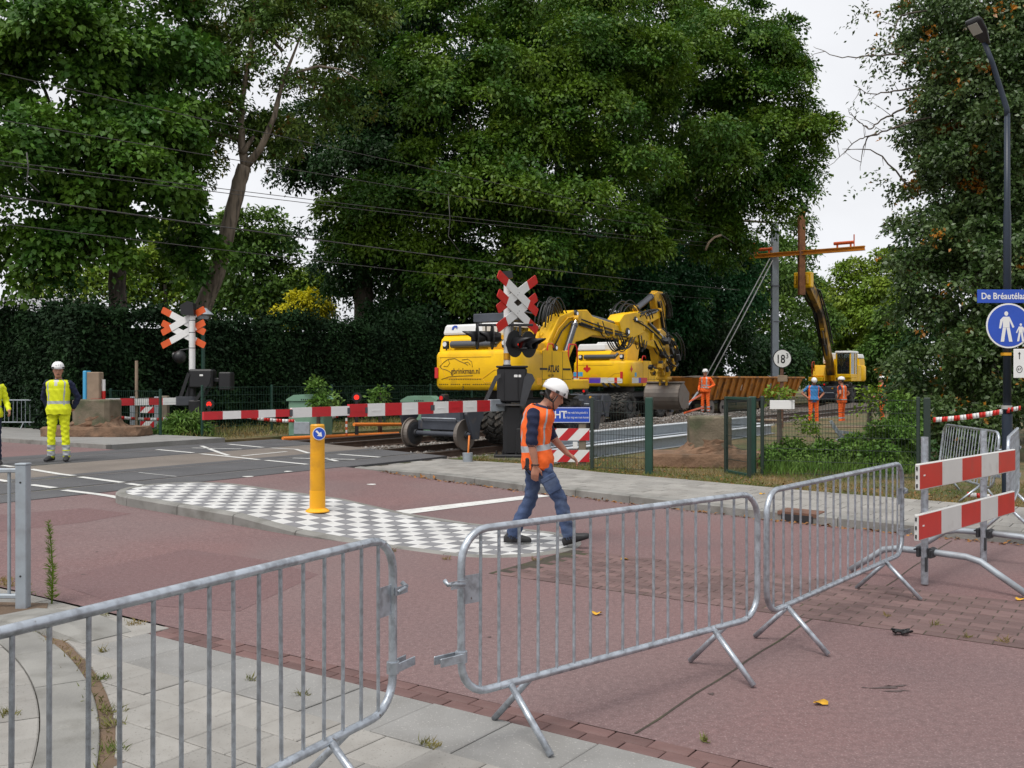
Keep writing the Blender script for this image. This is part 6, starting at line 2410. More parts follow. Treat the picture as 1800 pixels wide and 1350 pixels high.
    if helmet:
        hb = MB()
        c = hp(0, -.006, .052)
        rings = []
        for k in range(9):
            a = R(90 * k / 8)
            rr0 = math.cos(a) ** .75 if k < 8 else .05
            rings.append([c + hr * (.108 * rr0 * math.cos(q)) + hf * (.134 * rr0 * math.sin(q) + (.012 if k == 0 and math.sin(q) > 0 else 0) * math.sin(q)) + hu * (.118 * math.sin(a) * (1 + .0) + (-.012 if k == 0 else 0) - (.012 * abs(math.sin(q)) if k == 0 and math.sin(q) > 0 else 0)) for q in [i * math.pi / 12 for i in range(24)]])
        hb.loft(rings, 0)
        for s_ in (-1, 0, 1):
            pts = []
            for k in range(9):
                a = R(20 + 140 * k / 8)
                pts.append(c + hr * (s_ * .035) + hf * (.132 * math.cos(a)) + hu * (.114 * math.sin(a) + (.004 if s_ == 0 else .0)))
            hb.tube(pts, .008, 6, 0)
        ho = hb.build('helmet', 'helmet_white', t)
        sd_ = ho.modifiers.new('thick', 'SOLIDIFY')
        sd_.thickness = .004
        q = MB()
        for s_ in (-1, 1):
            q.box(hp(s_ * .106, .03, .05), (.01, .035, .03), 0, Matrix((hr, hf, hu)).transposed())
            q.box(hp(s_ * .085, .105, .055), (.03, .012, .03), 0, Matrix((hr, hf, hu)).transposed())
        q.build('helmet_clip', 'black_matte', ho)
        if strap:
            q = MB()
            for s_ in (-1, 1):
                q.tube([hp(s_ * .098, .045, .02), hp(s_ * .088, .03, -.06), hp(s_ * .05, .06, -.125), hp(0, .075, -.132)], .007, 6)
                q.tube([hp(s_ * .10, -.09, .02), hp(s_ * .090, -.02, -.05), hp(s_ * .088, .03, -.06)], .007, 6)
            q.tube([hp(-.09, -.085, -.02), hp(-.06, -.112, -.03), hp(0, -.122, -.03), hp(.06, -.112, -.03), hp(.09, -.085, -.02)], .016, 8)
            q.build('chin_strap', 'black_matte', ho)
    return t
def stand(**kw):
    J = dict(pelvis=(0, 0, .95), waist=(0, .0, 1.10), chest=(0, .0, 1.30), neck=(0, 0, 1.50), head=(0, .03, 1.645),
             sh_r=(.195, 0, 1.42), sh_l=(-.195, 0, 1.42), el_r=(.27, -.04, 1.14), el_l=(-.27, -.04, 1.14), wr_r=(.27, .05, .90), wr_l=(-.27, .05, .90),
             hip_r=(.095, 0, .90), hip_l=(-.095, 0, .90), kn_r=(.115, .02, .50), kn_l=(-.115, .02, .50), an_r=(.125, 0, .085), an_l=(-.125, 0, .085),
             ft_r=(.2, 1, 0), ft_l=(-.2, 1, 0))
    J.update(kw)
    return J
# the man walking past the barriers
wy = 9.95
walk = dict(pelvis=(0, -.035, .875), waist=(0, -.055, 1.03), chest=(0, -.045, 1.215), neck=(0, .015, 1.425), head=(0, .125, 1.515),
            head_up=(0, .42, .91), head_fwd=(0.05, .90, -.45),
            sh_r=(.195, -.07, 1.335), sh_l=(-.195, -.01, 1.345), el_r=(.235, -.085, 1.045), el_l=(-.235, .11, 1.08), wr_r=(.225, -.045, .825), wr_l=(-.205, .265, .915),
            hd_r=(-.02, -.10, -1), hn_r=(-1, .1, 0), hd_l=(.1, .72, -.5), hn_l=(.35, -.3, -.9), curl=.5,
            hip_r=(.09, -.01, .83), hip_l=(-.09, -.05, .83), kn_r=(.10, .195, .475), kn_l=(-.10, -.11, .45), an_r=(.10, .285, .110), an_l=(-.10, -.30, .085),
            ft_r=(.05, 1, .33), ft_l=(-.03, 1, 0.0), vest_low=.02, band_rows=(9, 10, 11), band_ang=(40, 140, 235, 305))
wx = (951 - 900) / FPX * wy
wp_ = Vector((wx, wy))
w1 = person('man in orange vest and jeans walking with bowed head across the island', (wx, wy, isl_z(wp_.dot(RV), wp_.dot(BV)) + .002), (1, -.06), walk, 'cloth_navy', 'cloth_jeans', 'cloth_orange', sleeve=.98, voxel=.0075, strap=True, scale=1.02)
q = MB()
q.bbox((.17, -.10, .84), (.05, .10, .12), .01)
q.bbox((.19, -.07, .80), (.03, .05, .10), .01)
q.tube([(.17, -.12, .88), (.2, -.16, .80), (.18, -.10, .73)], .006, 6)
q.build('belt_pouch', 'black_matte', w1)
q = MB()
q.bbox((.183, .11, .64), (.02, .15, .17), .008, 0, Matrix.Rotation(.5, 3, 'X'))
q.bbox((.187, .075, .70), (.02, .16, .05), .008, 0, Matrix.Rotation(.5, 3, 'X'))
q.build('thigh_pocket', 'cloth_jeans', w1)
q = MB()
q.tube([Vector((.225, -.045, .835)) + Vector((.032 * math.cos(i * .7), .032 * math.sin(i * .7), 0)) for i in range(10)], .006, 6)
q.build('bracelet', 'black_matte', w1)
# the man standing on the far rail
p = pxg(103, 811)
behind = stand(el_r=(.30, -.12, 1.16), el_l=(-.30, -.12, 1.16), wr_r=(.20, -.14, .93), wr_l=(-.20, -.14, .93), hd_r=(-1, .0, -.3), hd_l=(1, 0, -.3), hn_r=(0, -1, 0), hn_l=(0, -1, 0),
               head_fwd=(-.35, 1, 0), kn_r=(.12, .01, .50), kn_l=(-.12, .01, .50), an_r=(.13, 0, .085), an_l=(-.14, 0, .085), band_rows=(10, 11, 12), vest_low=.0, band_ang=(50, 130, 232, 308))
person('worker in yellow vest and yellow trousers standing on the crossing, hands behind his back', p, (.12, -1), behind, 'cloth_navy', 'cloth_yellow', 'cloth_yellow', sleeve=1.8, legbands=((.10, .19), (.215, .30)), scale=1.075, voxel=.009, skinm='skin', collar='cloth_white')
p = pxg(-18, 818)
person('worker in yellow jacket cut off by the left picture edge', p, (.5, -.85), stand(wr_l=(-.30, .20, .98), wr_r=(.30, .16, .92)), 'cloth_yellow', 'cloth_navy', 'cloth_yellow', sleeve=1.8, scale=1.03, voxel=.013)
# workers beyond the fence
p = pxd(1240, 727, 42)
person('worker in full orange suit standing before the skip wagon', p, (-.55, -.85), stand(wr_l=(-.17, .12, 1.02), el_l=(-.33, -.10, 1.16), wr_r=(.25, .12, .93), head_fwd=(.25, 1, 0), hd_l=(.9, .3, -.2), band_rows=(9, 10, 14, 15), band_ang=(60, 120, 240, 300)),
       'cloth_orange', 'cloth_orange', 'cloth_orange', sleeve=1.85, legbands=((.12, .18), (.24, .30)), scale=1.07, voxel=.014)
hips = dict(el_r=(.40, -.10, 1.18), el_l=(-.40, -.10, 1.18), wr_r=(.20, .06, 1.00), wr_l=(-.20, .06, 1.00), hd_r=(-.6, .4, -.5), hd_l=(.6, .4, -.5))
p = pxd(1430, 747, 37)
person('worker in blue shirt with hands on hips, head bowed', p, (-.05, -1), stand(**hips, head=(0, .07, 1.61), head_up=(0, .45, .9), head_fwd=(0, .85, -.5), band_rows=(9,), vest_low=.12), 'cloth_blue', 'cloth_orange', 'cloth_orange', sleeve=.62, vest_open=42, scale=1.02, voxel=.014, legbands=((.10, .14),), skinm='skin_tan')
p = pxd(1480, 748, 37.6)
person('worker in long orange vest seen from behind beside the rails', p, (-.75, .65), stand(**hips, head_fwd=(-.1, 1, 0), band_rows=(5, 6), vest_low=-.0), 'cloth_navy', 'cloth_orange', 'cloth_orange', sleeve=.5, scale=1.05, voxel=.014, legbands=((.12, .18), (.26, .32)), skinm='skin_tan')
p = pxd(1551, 745, 38.2)
person('worker in navy shirt and orange vest half hidden by the right bushes', p, (-.95, .25), stand(wr_r=(.22, .24, 1.05), wr_l=(-.22, .24, 1.05), el_r=(.27, -.04, 1.16), band_rows=(5, 6)), 'cloth_navy', 'cloth_orange', 'cloth_orange', sleeve=.7, scale=1.04, voxel=.014)
# driver in the distant excavator
q = SN(S3 - 1.1, N3 - .88)
sit = stand(pelvis=(0, -.02, .56), waist=(0, 0, .72), chest=(0, 0, .92), neck=(0, 0, 1.12), head=(0, .03, 1.265), sh_r=(.195, 0, 1.04), sh_l=(-.195, 0, 1.04),
            el_r=(.26, .06, .80), el_l=(-.26, .06, .80), wr_r=(.22, .28, .74), wr_l=(-.22, .28, .74), hip_r=(.10, .02, .52), hip_l=(-.10, .02, .52),
            kn_r=(.13, .42, .52), kn_l=(-.13, .42, .52), an_r=(.13, .46, .12), an_l=(-.13, .46, .12))
person('driver in orange vest sitting in the distant excavator cab', (q.x, q.y, RAIL_Z + 1.79), (-TV.x, -TV.y), sit, 'cloth_navy', 'cloth_orange', 'cloth_orange', sleeve=1.5, helmet=False, scale=.92, voxel=.014)
# ================================================================ vegetation
def unit(a):
    return a / np.maximum(np.linalg.norm(a, axis=1, keepdims=True), 1e-9)
def leaf_quads(P, D, Nn, ln, wd, bend=.18):
    """kite shaped leaves: P base points, D direction, Nn rough normal"""
    D = unit(D)
    S = unit(np.cross(D, Nn))
    Nn = np.cross(S, D)
    ln = ln[:, None]
    wd = wd[:, None]
    v0 = P
    v1 = P + D * ln * .45 + S * wd * .5 + Nn * ln * bend * .35
    v2 = P + D * ln - Nn * ln * bend
    v3 = P + D * ln * .45 - S * wd * .5 + Nn * ln * bend * .35
    V = np.stack([v0, v1, v2, v3], 1).reshape(-1, 3)
    F = np.arange(len(P) * 4).reshape(-1, 4)
    return V, F
def crown_leaves(lobes, nclus, per, leaf, spread, width=.55, back=.45, puffs=10, bough=1.7, prad=1.3, droop=.45, upb=.75, jitter=.5, shell=.35):
    """lobes: (center, (rx, ry, rz)); leaf sprays sit on rounded puffs all over each lobe"""
    w = np.array([l[1][0] * l[1][2] for l in lobes])
    w = w / w.sum()
    C, O = [], []
    for (c, r), k in zip(lobes, w):
        n = max(4, int(nclus * k))
        c, r = np.array(c), np.array(r)
        np_ = int(min(110, max(puffs, bough * r[0] * r[2])))
        pd = unit(RNG.normal(size=(np_, 3)))
        pc = c + pd * r * (RNG.uniform(.08, 1.0, (np_, 1)) ** .45)
        pr = RNG.uniform(.55, 1.25, np_) * min(prad, .42 * min(r[0], r[2]))
        got = 0
        while got < n:
            m = int((n - got) * 1.8) + 8
            ip = RNG.integers(0, np_, m)
            d = unit(RNG.normal(size=(m, 3)) + pd[ip] * .6 + np.array([0, 0, .85]))
            keep = (d[:, 1] < .15) | (RNG.random(m) < back)
            ip, d = ip[keep][:n - got], d[keep][:n - got]
            C.append(pc[ip] + d * np.array([1.25, 1.25, .62]) * (pr[ip] * RNG.uniform(1 - shell, 1.08, len(ip)))[:, None])
            O.append(unit(d + pd[ip] * .4))
            got += len(ip)
    C, O = np.concatenate(C), np.concatenate(O)
    m = len(C)
    S = unit(O * .75 + np.array([0, 0, upb * .8]) + RNG.normal(size=(m, 3)) * .32)
    E1 = unit(np.cross(S, RNG.normal(size=(m, 3))))
    E2 = np.cross(S, E1)
    q = np.sqrt(RNG.random((m, per)))
    a = RNG.random((m, per)) * 2 * np.pi
    off = (E1[:, None] * (q * np.cos(a))[..., None] + E2[:, None] * (q * np.sin(a))[..., None])
    rad = spread * RNG.uniform(.7, 1.35, (m, 1, 1))
    P = C[:, None] + off * rad + S[:, None] * (RNG.normal(size=(m, per, 1)) * spread * .22)
    P[..., 2] -= droop * (q ** 2) * spread
    D = off + O[:, None] * .5 + np.array([0, 0, -.35]) + RNG.normal(size=(m, per, 3)) * jitter
    Nn = S[:, None] + RNG.normal(size=(m, per, 3)) * jitter * .9
    P, D, Nn = P.reshape(-1, 3), D.reshape(-1, 3), Nn.reshape(-1, 3)
    ln = leaf * RNG.uniform(.65, 1.3, len(P))
    return leaf_quads(P, D, Nn, ln, ln * width)
def lobe(x, y, Y, rx, ry, rd=None):
    k = Y / FPX
    c = pxd(x, y, Y)
    return ((c.x, c.y, c.z), (rx * k, (rd if rd else min(rx, ry) * k * .9), ry * k))
def tree(name, label, base, lobes, m, nclus, per, leaf, spread, trunk=None, bark='bark', branches=(), cat='tree', group=None, width=.55, **kw):
    base = Vector(base)
    t = thing(name, label, cat, base, 0, group)
    V, F = crown_leaves(lobes, nclus, per, leaf, spread, width, **kw)
    V = V - np.array(base)
    link('crown', quick_mesh('crown', V, F, [m]), t)
    if trunk:
        mb = MB()
        for pts, rads in [trunk] + list(branches):
            P = [Vector(p) - base for p in pts]
            # smooth the path a little
            Q, Rr = [], []
            for i in range(len(P) - 1):
                for k in range(4):
                    q = k / 4
                    a, b = P[i], P[i + 1]
                    Q.append(a.lerp(b, q) + Vector((random.uniform(-1, 1), random.uniform(-1, 1), 0)) * rads[i] * .10)
                    Rr.append(rads[i] + (rads[i + 1] - rads[i]) * q)
            Q.append(P[-1])
            Rr.append(rads[-1])
            mb.tube(Q, Rr, 12)
        mb.build('trunk', bark, t)
    return t
def limbs(root, lobes, r0):
    out = []
    for c, r in lobes:
        a = Vector(root)
        b = Vector(c)
        mid = a.lerp(b, .5) + Vector((0, 0, -abs(b.z - a.z) * .08))
        out.append(([a, mid, b], [r0, r0 * .6, r0 * .15]))
    return out

# --- maple on the left
L_ = [lobe(120, 150, 33, 210, 190), lobe(20, 330, 32, 150, 150), lobe(230, 330, 33, 120, 140), lobe(250, 70, 35, 120, 130), lobe(90, 430, 32, 130, 80), lobe(30, 30, 33, 160, 110), lobe(280, 250, 34, 70, 80), lobe(330, 430, 35, 55, 60)]
base = pxd(206, 560, 33.5)
base.z = .1
T0 = [base, pxd(208, 520, 33.5), pxd(206, 430, 33.5), pxd(195, 300, 33.5), pxd(190, 120, 33.5)]
tree('maple_tree', 'bright green maple with hanging leaves filling the upper left', base, L_, 'leaf_maple', 3400, 24, .22, .46, (T0, [.34, .30, .27, .22, .12]), 'bark', limbs(T0[2], L_[:6], .13), group='tall trees behind the railway', width=.7)
# --- leaning robinia
L_ = [lobe(430, 40, 37, 130, 100), lobe(560, 60, 38, 130, 120), lobe(370, 190, 37, 90, 70), lobe(360, 90, 37, 70, 80), lobe(520, 200, 38, 80, 80), lobe(330, 270, 36, 70, 45), lobe(620, 150, 39, 60, 70), lobe(440, 240, 37, 50, 40), lobe(600, 20, 39, 80, 70), lobe(505, 35, 35.5, 70, 45), lobe(455, 110, 35.6, 30, 30)]
base = pxd(340, 575, 36.5)
base.z = .1
T1 = [base, pxd(356, 545, 36.5), pxd(382, 480, 36.5), pxd(402, 400, 36.5), pxd(418, 330, 36.5), pxd(430, 292, 36.5)]
br = [([T1[-1], pxd(424, 240, 36.5), pxd(425, 180, 36.5), pxd(440, 90, 36.5), pxd(450, -20, 36.5)], [.17, .14, .11, .08, .04]),
      ([T1[-1] + Vector((.05, 0, 0)), pxd(458, 262, 36.3), pxd(482, 205, 36.2), pxd(498, 140, 36.2), pxd(530, 60, 36.4)], [.16, .13, .10, .07, .03]),
      ([pxd(498, 142, 36.2), pxd(525, 126, 36), pxd(560, 116, 36), pxd(600, 122, 36), pxd(632, 142, 36)], [.07, .055, .045, .03, .015]),
      ([pxd(426, 270, 36.4), pxd(446, 240, 36.4)], [.12, .06]),
      ([pxd(425, 200, 36.5), pxd(395, 190, 36.6), pxd(345, 180, 36.6)], [.09, .07, .03]),
      ([pxd(425, 245, 36.5), pxd(385, 235, 36.6), pxd(330, 258, 36.6), pxd(285, 250, 36.6)], [.10, .07, .05, .03]),
      ([pxd(497, 90, 36.3), pxd(478, 70, 36.2), pxd(488, 5, 36.2)], [.07, .06, .04])]
tree('robinia_tree', 'leaning grey trunked tree that forks behind the left crossing signal', base, L_, 'leaf_robinia', 2000, 22, .19, .46, (T1, [.36, .33, .30, .28, .27, .26]), 'bark_grey', br, group='tall trees behind the railway', width=.45, jitter=.6, back=.35, prad=.9)
# --- the oaks
def oak(label, lobes, n, bx, Y, m='leaf_oak', leaf=.20, spread=.50, per=26, **kw):
    base = pxd(bx, 600, Y)
    base.z = .1
    top = pxd(bx + 10, 200, Y)
    T = [base, pxd(bx, 520, Y), pxd(bx - 5, 380, Y), top]
    return tree('oak_tree', label, base, lobes, m, n, per, leaf, spread, (T, [.5, .45, .36, .18]), 'bark', limbs(T[2], lobes, .16), group='tall trees behind the railway', **kw)
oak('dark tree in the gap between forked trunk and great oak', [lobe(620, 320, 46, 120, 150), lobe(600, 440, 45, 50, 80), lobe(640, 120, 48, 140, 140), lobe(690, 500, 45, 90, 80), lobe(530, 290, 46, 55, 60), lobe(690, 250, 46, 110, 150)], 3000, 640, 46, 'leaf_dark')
oak('great green oak towering behind the excavators', [lobe(820, 200, 44, 170, 150), lobe(770, 350, 43, 150, 110), lobe(980, 330, 44, 180, 140), lobe(900, 80, 46, 230, 130), lobe(1010, 170, 45, 170, 140), lobe(880, 440, 43, 150, 90), lobe(700, 420, 43, 110, 70), lobe(640, 360, 43, 75, 60), lobe(1060, 420, 45, 110, 70)], 7200, 900, 46)
oak('broad oak with branches against the white sky right of centre', [lobe(1180, 180, 50, 170, 180), lobe(1300, 120, 52, 90, 130), lobe(1300, 290, 51, 110, 110), lobe(1400, 250, 51, 50, 60), lobe(1230, 360, 50, 110, 60), lobe(1130, 40, 52, 190, 90), lobe(1365, 335, 51, 55, 40), lobe(1350, 190, 51, 60, 60), lobe(1350, 60, 52, 40, 50), lobe(1440, 228, 51, 24, 26), lobe(1395, 110, 52, 35, 24), lobe(1425, 310, 51, 22, 30), lobe(1455, 215, 51, 16, 16), lobe(1380, 40, 52, 22, 26), lobe(1410, 180, 51, 26, 18), lobe(1430, 270, 51, 22, 16), lobe(1290, 385, 52, 45, 30), lobe(1260, 430, 52, 70, 40), lobe(1415, 395, 70, 22, 20)], 5200, 1190, 66, leaf=.215)
oak('dark mass of trees filling the gaps behind the great oak', [lobe(860, 260, 62, 200, 180), lobe(1080, 330, 64, 180, 140), lobe(720, 430, 60, 130, 120), lobe(950, 460, 60, 200, 80), lobe(1180, 430, 66, 110, 60), lobe(900, 60, 62, 240, 100), lobe(1100, 130, 64, 160, 130)], 3000, 980, 64, 'leaf_dark', leaf=.30, spread=.8, back=.6)  # no oak of its own; dark leaves added to deepen the crown's shade
# --- shrubs below the oaks
def shrub(name, label, lobes, m, n, per, leaf, spread, cat='shrub', group='shrubs under the tall trees', stem=True, **kw):
    c = Vector(lobes[0][0])
    base = Vector((c.x, c.y, gz(c.x, c.y)))
    tr = ([base, c], [.07, .03]) if stem else None
    return tree(name, label, base, lobes, m, n, per, leaf, spread, tr, 'bark', group=group, cat=cat, **kw)
shrub('shrub', 'blue green shrub above the excavator boom', [lobe(1010, 470, 52, 110, 50), lobe(1090, 500, 54, 80, 60), lobe(930, 500, 50, 80, 50)], 'leaf_blue', 800, 26, .24, .55)
shrub('shrub', 'blue green shrub left of the grey mast', [lobe(1170, 440, 60, 110, 70), lobe(1230, 520, 62, 90, 70), lobe(1280, 470, 64, 60, 60), lobe(1180, 560, 58, 70, 60), lobe(1150, 500, 57, 70, 50)], 'leaf_blue', 1300, 26, .28, .65)
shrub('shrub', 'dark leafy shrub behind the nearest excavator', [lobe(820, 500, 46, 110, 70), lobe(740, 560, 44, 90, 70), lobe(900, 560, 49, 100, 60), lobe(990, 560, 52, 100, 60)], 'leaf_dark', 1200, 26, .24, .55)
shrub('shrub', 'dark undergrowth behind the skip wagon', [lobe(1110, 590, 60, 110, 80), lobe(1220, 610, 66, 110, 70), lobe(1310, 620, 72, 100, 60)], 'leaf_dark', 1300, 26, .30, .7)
shrub('shrub', 'green bushes behind the grey mast', [lobe(1300, 550, 78, 90, 60), lobe(1380, 560, 84, 80, 80), lobe(1380, 470, 84, 50, 40), lobe(1320, 460, 80, 70, 50), lobe(1400, 640, 84, 70, 40)], 'leaf_far', 1100, 26, .34, .8)
# --- far trees at the end of the line
FT = 'far trees at the end of the line'
tree('far_tree', 'pale green far tree right of the lifted mast', pxd(1520, 690, 100), [lobe(1500, 520, 100, 50, 55), lobe(1550, 490, 98, 50, 60), lobe(1560, 570, 96, 50, 60), lobe(1490, 590, 100, 45, 45)], 'leaf_light', 950, 26, .38, .9, ([pxd(1520, 690, 100), pxd(1520, 560, 100)], [.3, .15]), group=FT)
tree('far_tree', 'mid green far tree behind the distant excavator', pxd(1440, 690, 105), [lobe(1440, 580, 105, 55, 60), lobe(1470, 640, 103, 70, 50), lobe(1420, 510, 108, 30, 40)], 'leaf_far', 800, 26, .38, .9, ([pxd(1440, 690, 105), pxd(1440, 600, 105)], [.3, .15]), group=FT)
tree('far_tree', 'dark green far tree beside the right bushes', pxd(1545, 700, 80), [lobe(1545, 650, 80, 45, 45), lobe(1575, 600, 78, 40, 60), lobe(1520, 670, 82, 50, 35)], 'leaf_far', 700, 26, .32, .75, ([pxd(1545, 700, 80), pxd(1545, 640, 80)], [.25, .12]), group=FT)
BT = 'sunlit trees behind the hedge'
tree('garden_tree', 'light green garden tree seen under the maple', pxd(290, 600, 58), [lobe(270, 490, 58, 60, 50), lobe(330, 510, 60, 50, 45), lobe(300, 420, 62, 60, 40), lobe(140, 500, 58, 70, 40)], 'leaf_light', 420, 30, .34, .9, ([pxd(290, 600, 58), pxd(290, 500, 58)], [.2, .1]), group=BT)
tree('garden_tree', 'green garden tree right of the leaning trunk', pxd(450, 600, 56), [lobe(440, 430, 56, 55, 60), lobe(460, 510, 56, 50, 50), lobe(390, 510, 58, 40, 45), lobe(510, 545, 58, 40, 25)], 'leaf_far', 420, 30, .34, .9, ([pxd(450, 600, 56), pxd(450, 480, 56)], [.2, .1]), group=BT)
tree('garden_tree', 'pale green garden tree above the yellow bush', pxd(525, 600, 64), [lobe(530, 495, 64, 45, 25), lobe(515, 525, 64, 30, 28)], 'leaf_light', 170, 30, .34, .85, ([pxd(525, 600, 64), pxd(525, 500, 64)], [.2, .1]), group=BT)
shrub('yellow_bush', 'bright yellow bush showing above the hedge', [lobe(540, 532, 50, 42, 20), lobe(522, 546, 50, 34, 20), lobe(560, 545, 50, 26, 18)], 'leaf_yellow', 330, 30, .16, .4, group=None, cat='bush', upb=.9)
# --- hedge
def hedge(label, line, h, th, n, m, leaf):
    base = Vector((*line[0], .1))
    t = thing('hedge', label, 'hedge', base, 0, 'clipped hedges beyond the railway')
    P, O = [], []
    core = MB()
    for i in range(len(line) - 1):
        a, b = Vector(line[i]), Vector(line[i + 1])
        d = (b - a)
        L = d.length
        u = d / L
        w = Vector((-u.y, u.x))
        hh = (h[i] + h[i + 1]) / 2
        k = int(n * L)
        q = RNG.random(k)
        zz_ = RNG.random(k) * 1.06
        top = RNG.random(k) < .22
        hgt = h[i] + (h[i + 1] - h[i]) * q + .16 * np.sin(q * L * .9) + .12 * np.sin(q * L * 2.3 + 1) + .08 * np.sin(q * L * 5.7)
        dep = np.where(top, RNG.random(k) * th, RNG.normal(size=k) * .10 + .10 * np.sin(q * L * 2.1 + zz_ * 4))
        z = np.where(top, hgt + np.abs(RNG.normal(size=k)) ** 2 * .13 - .08, zz_ * hgt)
        pts = np.stack([a.x + d.x * q - w.x * -1 * dep * 1, a.y + d.y * q + w.y * dep, z + .1], 1)
        P.append(pts)
        o = np.where(top[:, None], np.array([0, 0, 1.0]), np.array([-w.x, -w.y, .35]))
        O.append(o)
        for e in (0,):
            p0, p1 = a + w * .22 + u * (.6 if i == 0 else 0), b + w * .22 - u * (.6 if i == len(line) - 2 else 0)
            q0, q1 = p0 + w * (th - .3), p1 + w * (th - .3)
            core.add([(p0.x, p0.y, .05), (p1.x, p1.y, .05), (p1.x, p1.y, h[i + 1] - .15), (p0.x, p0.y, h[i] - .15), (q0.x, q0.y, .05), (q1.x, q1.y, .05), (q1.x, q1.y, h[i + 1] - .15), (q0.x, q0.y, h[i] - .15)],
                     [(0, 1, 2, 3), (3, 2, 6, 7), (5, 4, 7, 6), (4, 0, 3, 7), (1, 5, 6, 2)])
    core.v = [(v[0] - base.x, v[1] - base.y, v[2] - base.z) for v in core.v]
    core.build('inner_branches', 'hedge_core', t)  # unseen dark box added inside the hedge to block light
    P, O = np.concatenate(P), np.concatenate(O)
    k = len(P)
    D = O * .4 + RNG.normal(size=(k, 3)) * .8 + np.array([0, 0, -.2])
    Nn = unit(O + np.array([0, 0, .4]) + RNG.normal(size=(k, 3)) * .55)
    ln = leaf * RNG.uniform(.7, 1.4, k)
    V, F = leaf_quads(P - np.array(base), D, Nn, ln, ln * .6)
    link('foliage', quick_mesh('foliage', V, F, [m]), t)
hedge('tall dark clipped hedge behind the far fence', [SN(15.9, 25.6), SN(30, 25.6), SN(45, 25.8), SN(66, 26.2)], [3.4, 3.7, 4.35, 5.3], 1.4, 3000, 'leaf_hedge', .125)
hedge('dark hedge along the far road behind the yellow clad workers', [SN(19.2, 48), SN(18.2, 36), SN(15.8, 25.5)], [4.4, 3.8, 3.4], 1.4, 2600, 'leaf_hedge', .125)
# --- ivy-grown tree on the right
L_ = [lobe(1700, 130, 22, 110, 150), lobe(1690, 330, 22, 115, 130), lobe(1690, 500, 21.5, 105, 110), lobe(1660, 640, 21, 85, 90), lobe(1790, 250, 21, 120, 190), lobe(1790, 480, 20.5, 110, 130), lobe(1780, 640, 20, 110, 100), lobe(1700, 740, 19.5, 100, 60), lobe(1800, 40, 22, 120, 140), lobe(1640, 60, 23, 60, 60), lobe(1620, 430, 22, 50, 60)]
base = pxd(1730, 800, 22)
base.z = .05
T2 = [base, pxd(1730, 600, 22), pxd(1725, 350, 22), pxd(1735, 60, 22)]
tree('ivy_tree', 'ivy grown tree with orange leaves behind the lamp post', base, L_, 'leaf_ivy', 4600, 24, .105, .27, (T2, [.3, .26, .2, .1]), 'bark', limbs(T2[2], L_[:3], .08), width=.6, upb=.5, jitter=.7, droop=.5, prad=.55, bough=14)
tree('ivy_tree', 'added dark leaf mass filling the gaps behind the ivy grown tree', pxd(1740, 700, 28), [lobe(1730, 250, 28, 90, 160), lobe(1720, 480, 28, 100, 130), lobe(1690, 640, 27, 90, 90), lobe(1800, 400, 27, 90, 250), lobe(1790, 650, 26, 100, 90), lobe(1780, 100, 28, 90, 130), lobe(1640, 700, 26, 70, 50)], 'leaf_dark', 2300, 24, .15, .40, ([pxd(1740, 700, 28), pxd(1740, 300, 28)], [.25, .12]), 'bark', prad=.7, bough=9)  # dark leaf mass added behind the ivy to darken its gaps
tw = thing('bare_branch', 'thin bare branches reaching left from the ivy grown tree', 'branch', pxd(1600, 222, 22))
for pts in ([(1640, 205), (1580, 222), (1540, 236), (1505, 248), (1480, 272), (1452, 295)], [(1590, 190), (1560, 205), (1530, 225), (1522, 222), (1500, 205), (1490, 190)], [(1540, 236), (1520, 250), (1512, 300)], [(1620, 90), (1560, 96), (1480, 100), (1430, 82)], [(1640, 20), (1590, 25), (1570, 60), (1545, 130)], [(1600, 330), (1540, 268), (1480, 262)], [(1625, 150), (1570, 160), (1530, 165), (1500, 150)]):
    mb = MB()
    K = [pxd(x, y, 21.5 + random.uniform(-.3, .3)) - tw.location for x, y in pts]
    P = []
    for i in range(len(K) - 1):
        p0, p1, p2, p3 = K[max(i - 1, 0)], K[i], K[i + 1], K[min(i + 2, len(K) - 1)]
        for k in range(6):
            q = k / 6
            P.append(.5 * (2 * p1 + (p2 - p0) * q + (2 * p0 - 5 * p1 + 4 * p2 - p3) * q * q + (3 * p1 - p0 - 3 * p2 + p3) * q ** 3) + Vector((random.uniform(-1, 1), 0, random.uniform(-1, 1))) * .02)
    P.append(K[-1])
    mb.tube(P, [.024 - .020 * i / (len(P) - 1) for i in range(len(P))], 6)
    for i in range(5, len(P) - 1, 5):
        e = P[i] + Vector((random.uniform(-.45, .1), random.uniform(-.2, .2), random.uniform(-.4, .35)))
        m_ = P[i].lerp(e, .5) + Vector((0, 0, random.uniform(-.05, .08)))
        mb.tube([P[i], m_, e], [.009, .006, .003], 5)
    mb.build('twig', 'bark', tw)
V, F = crown_leaves([lobe(1560, 110, 22, 60, 60), lobe(1540, 160, 22, 40, 35), lobe(1530, 330, 22, 35, 40), lobe(1590, 50, 22, 50, 40), lobe(1520, 30, 22, 40, 30)], 75, 9, .11, .30, .5, prad=.4)
link('leaves', quick_mesh('leaves', V - np.array(tw.location), F, ['leaf_ivy']), tw)
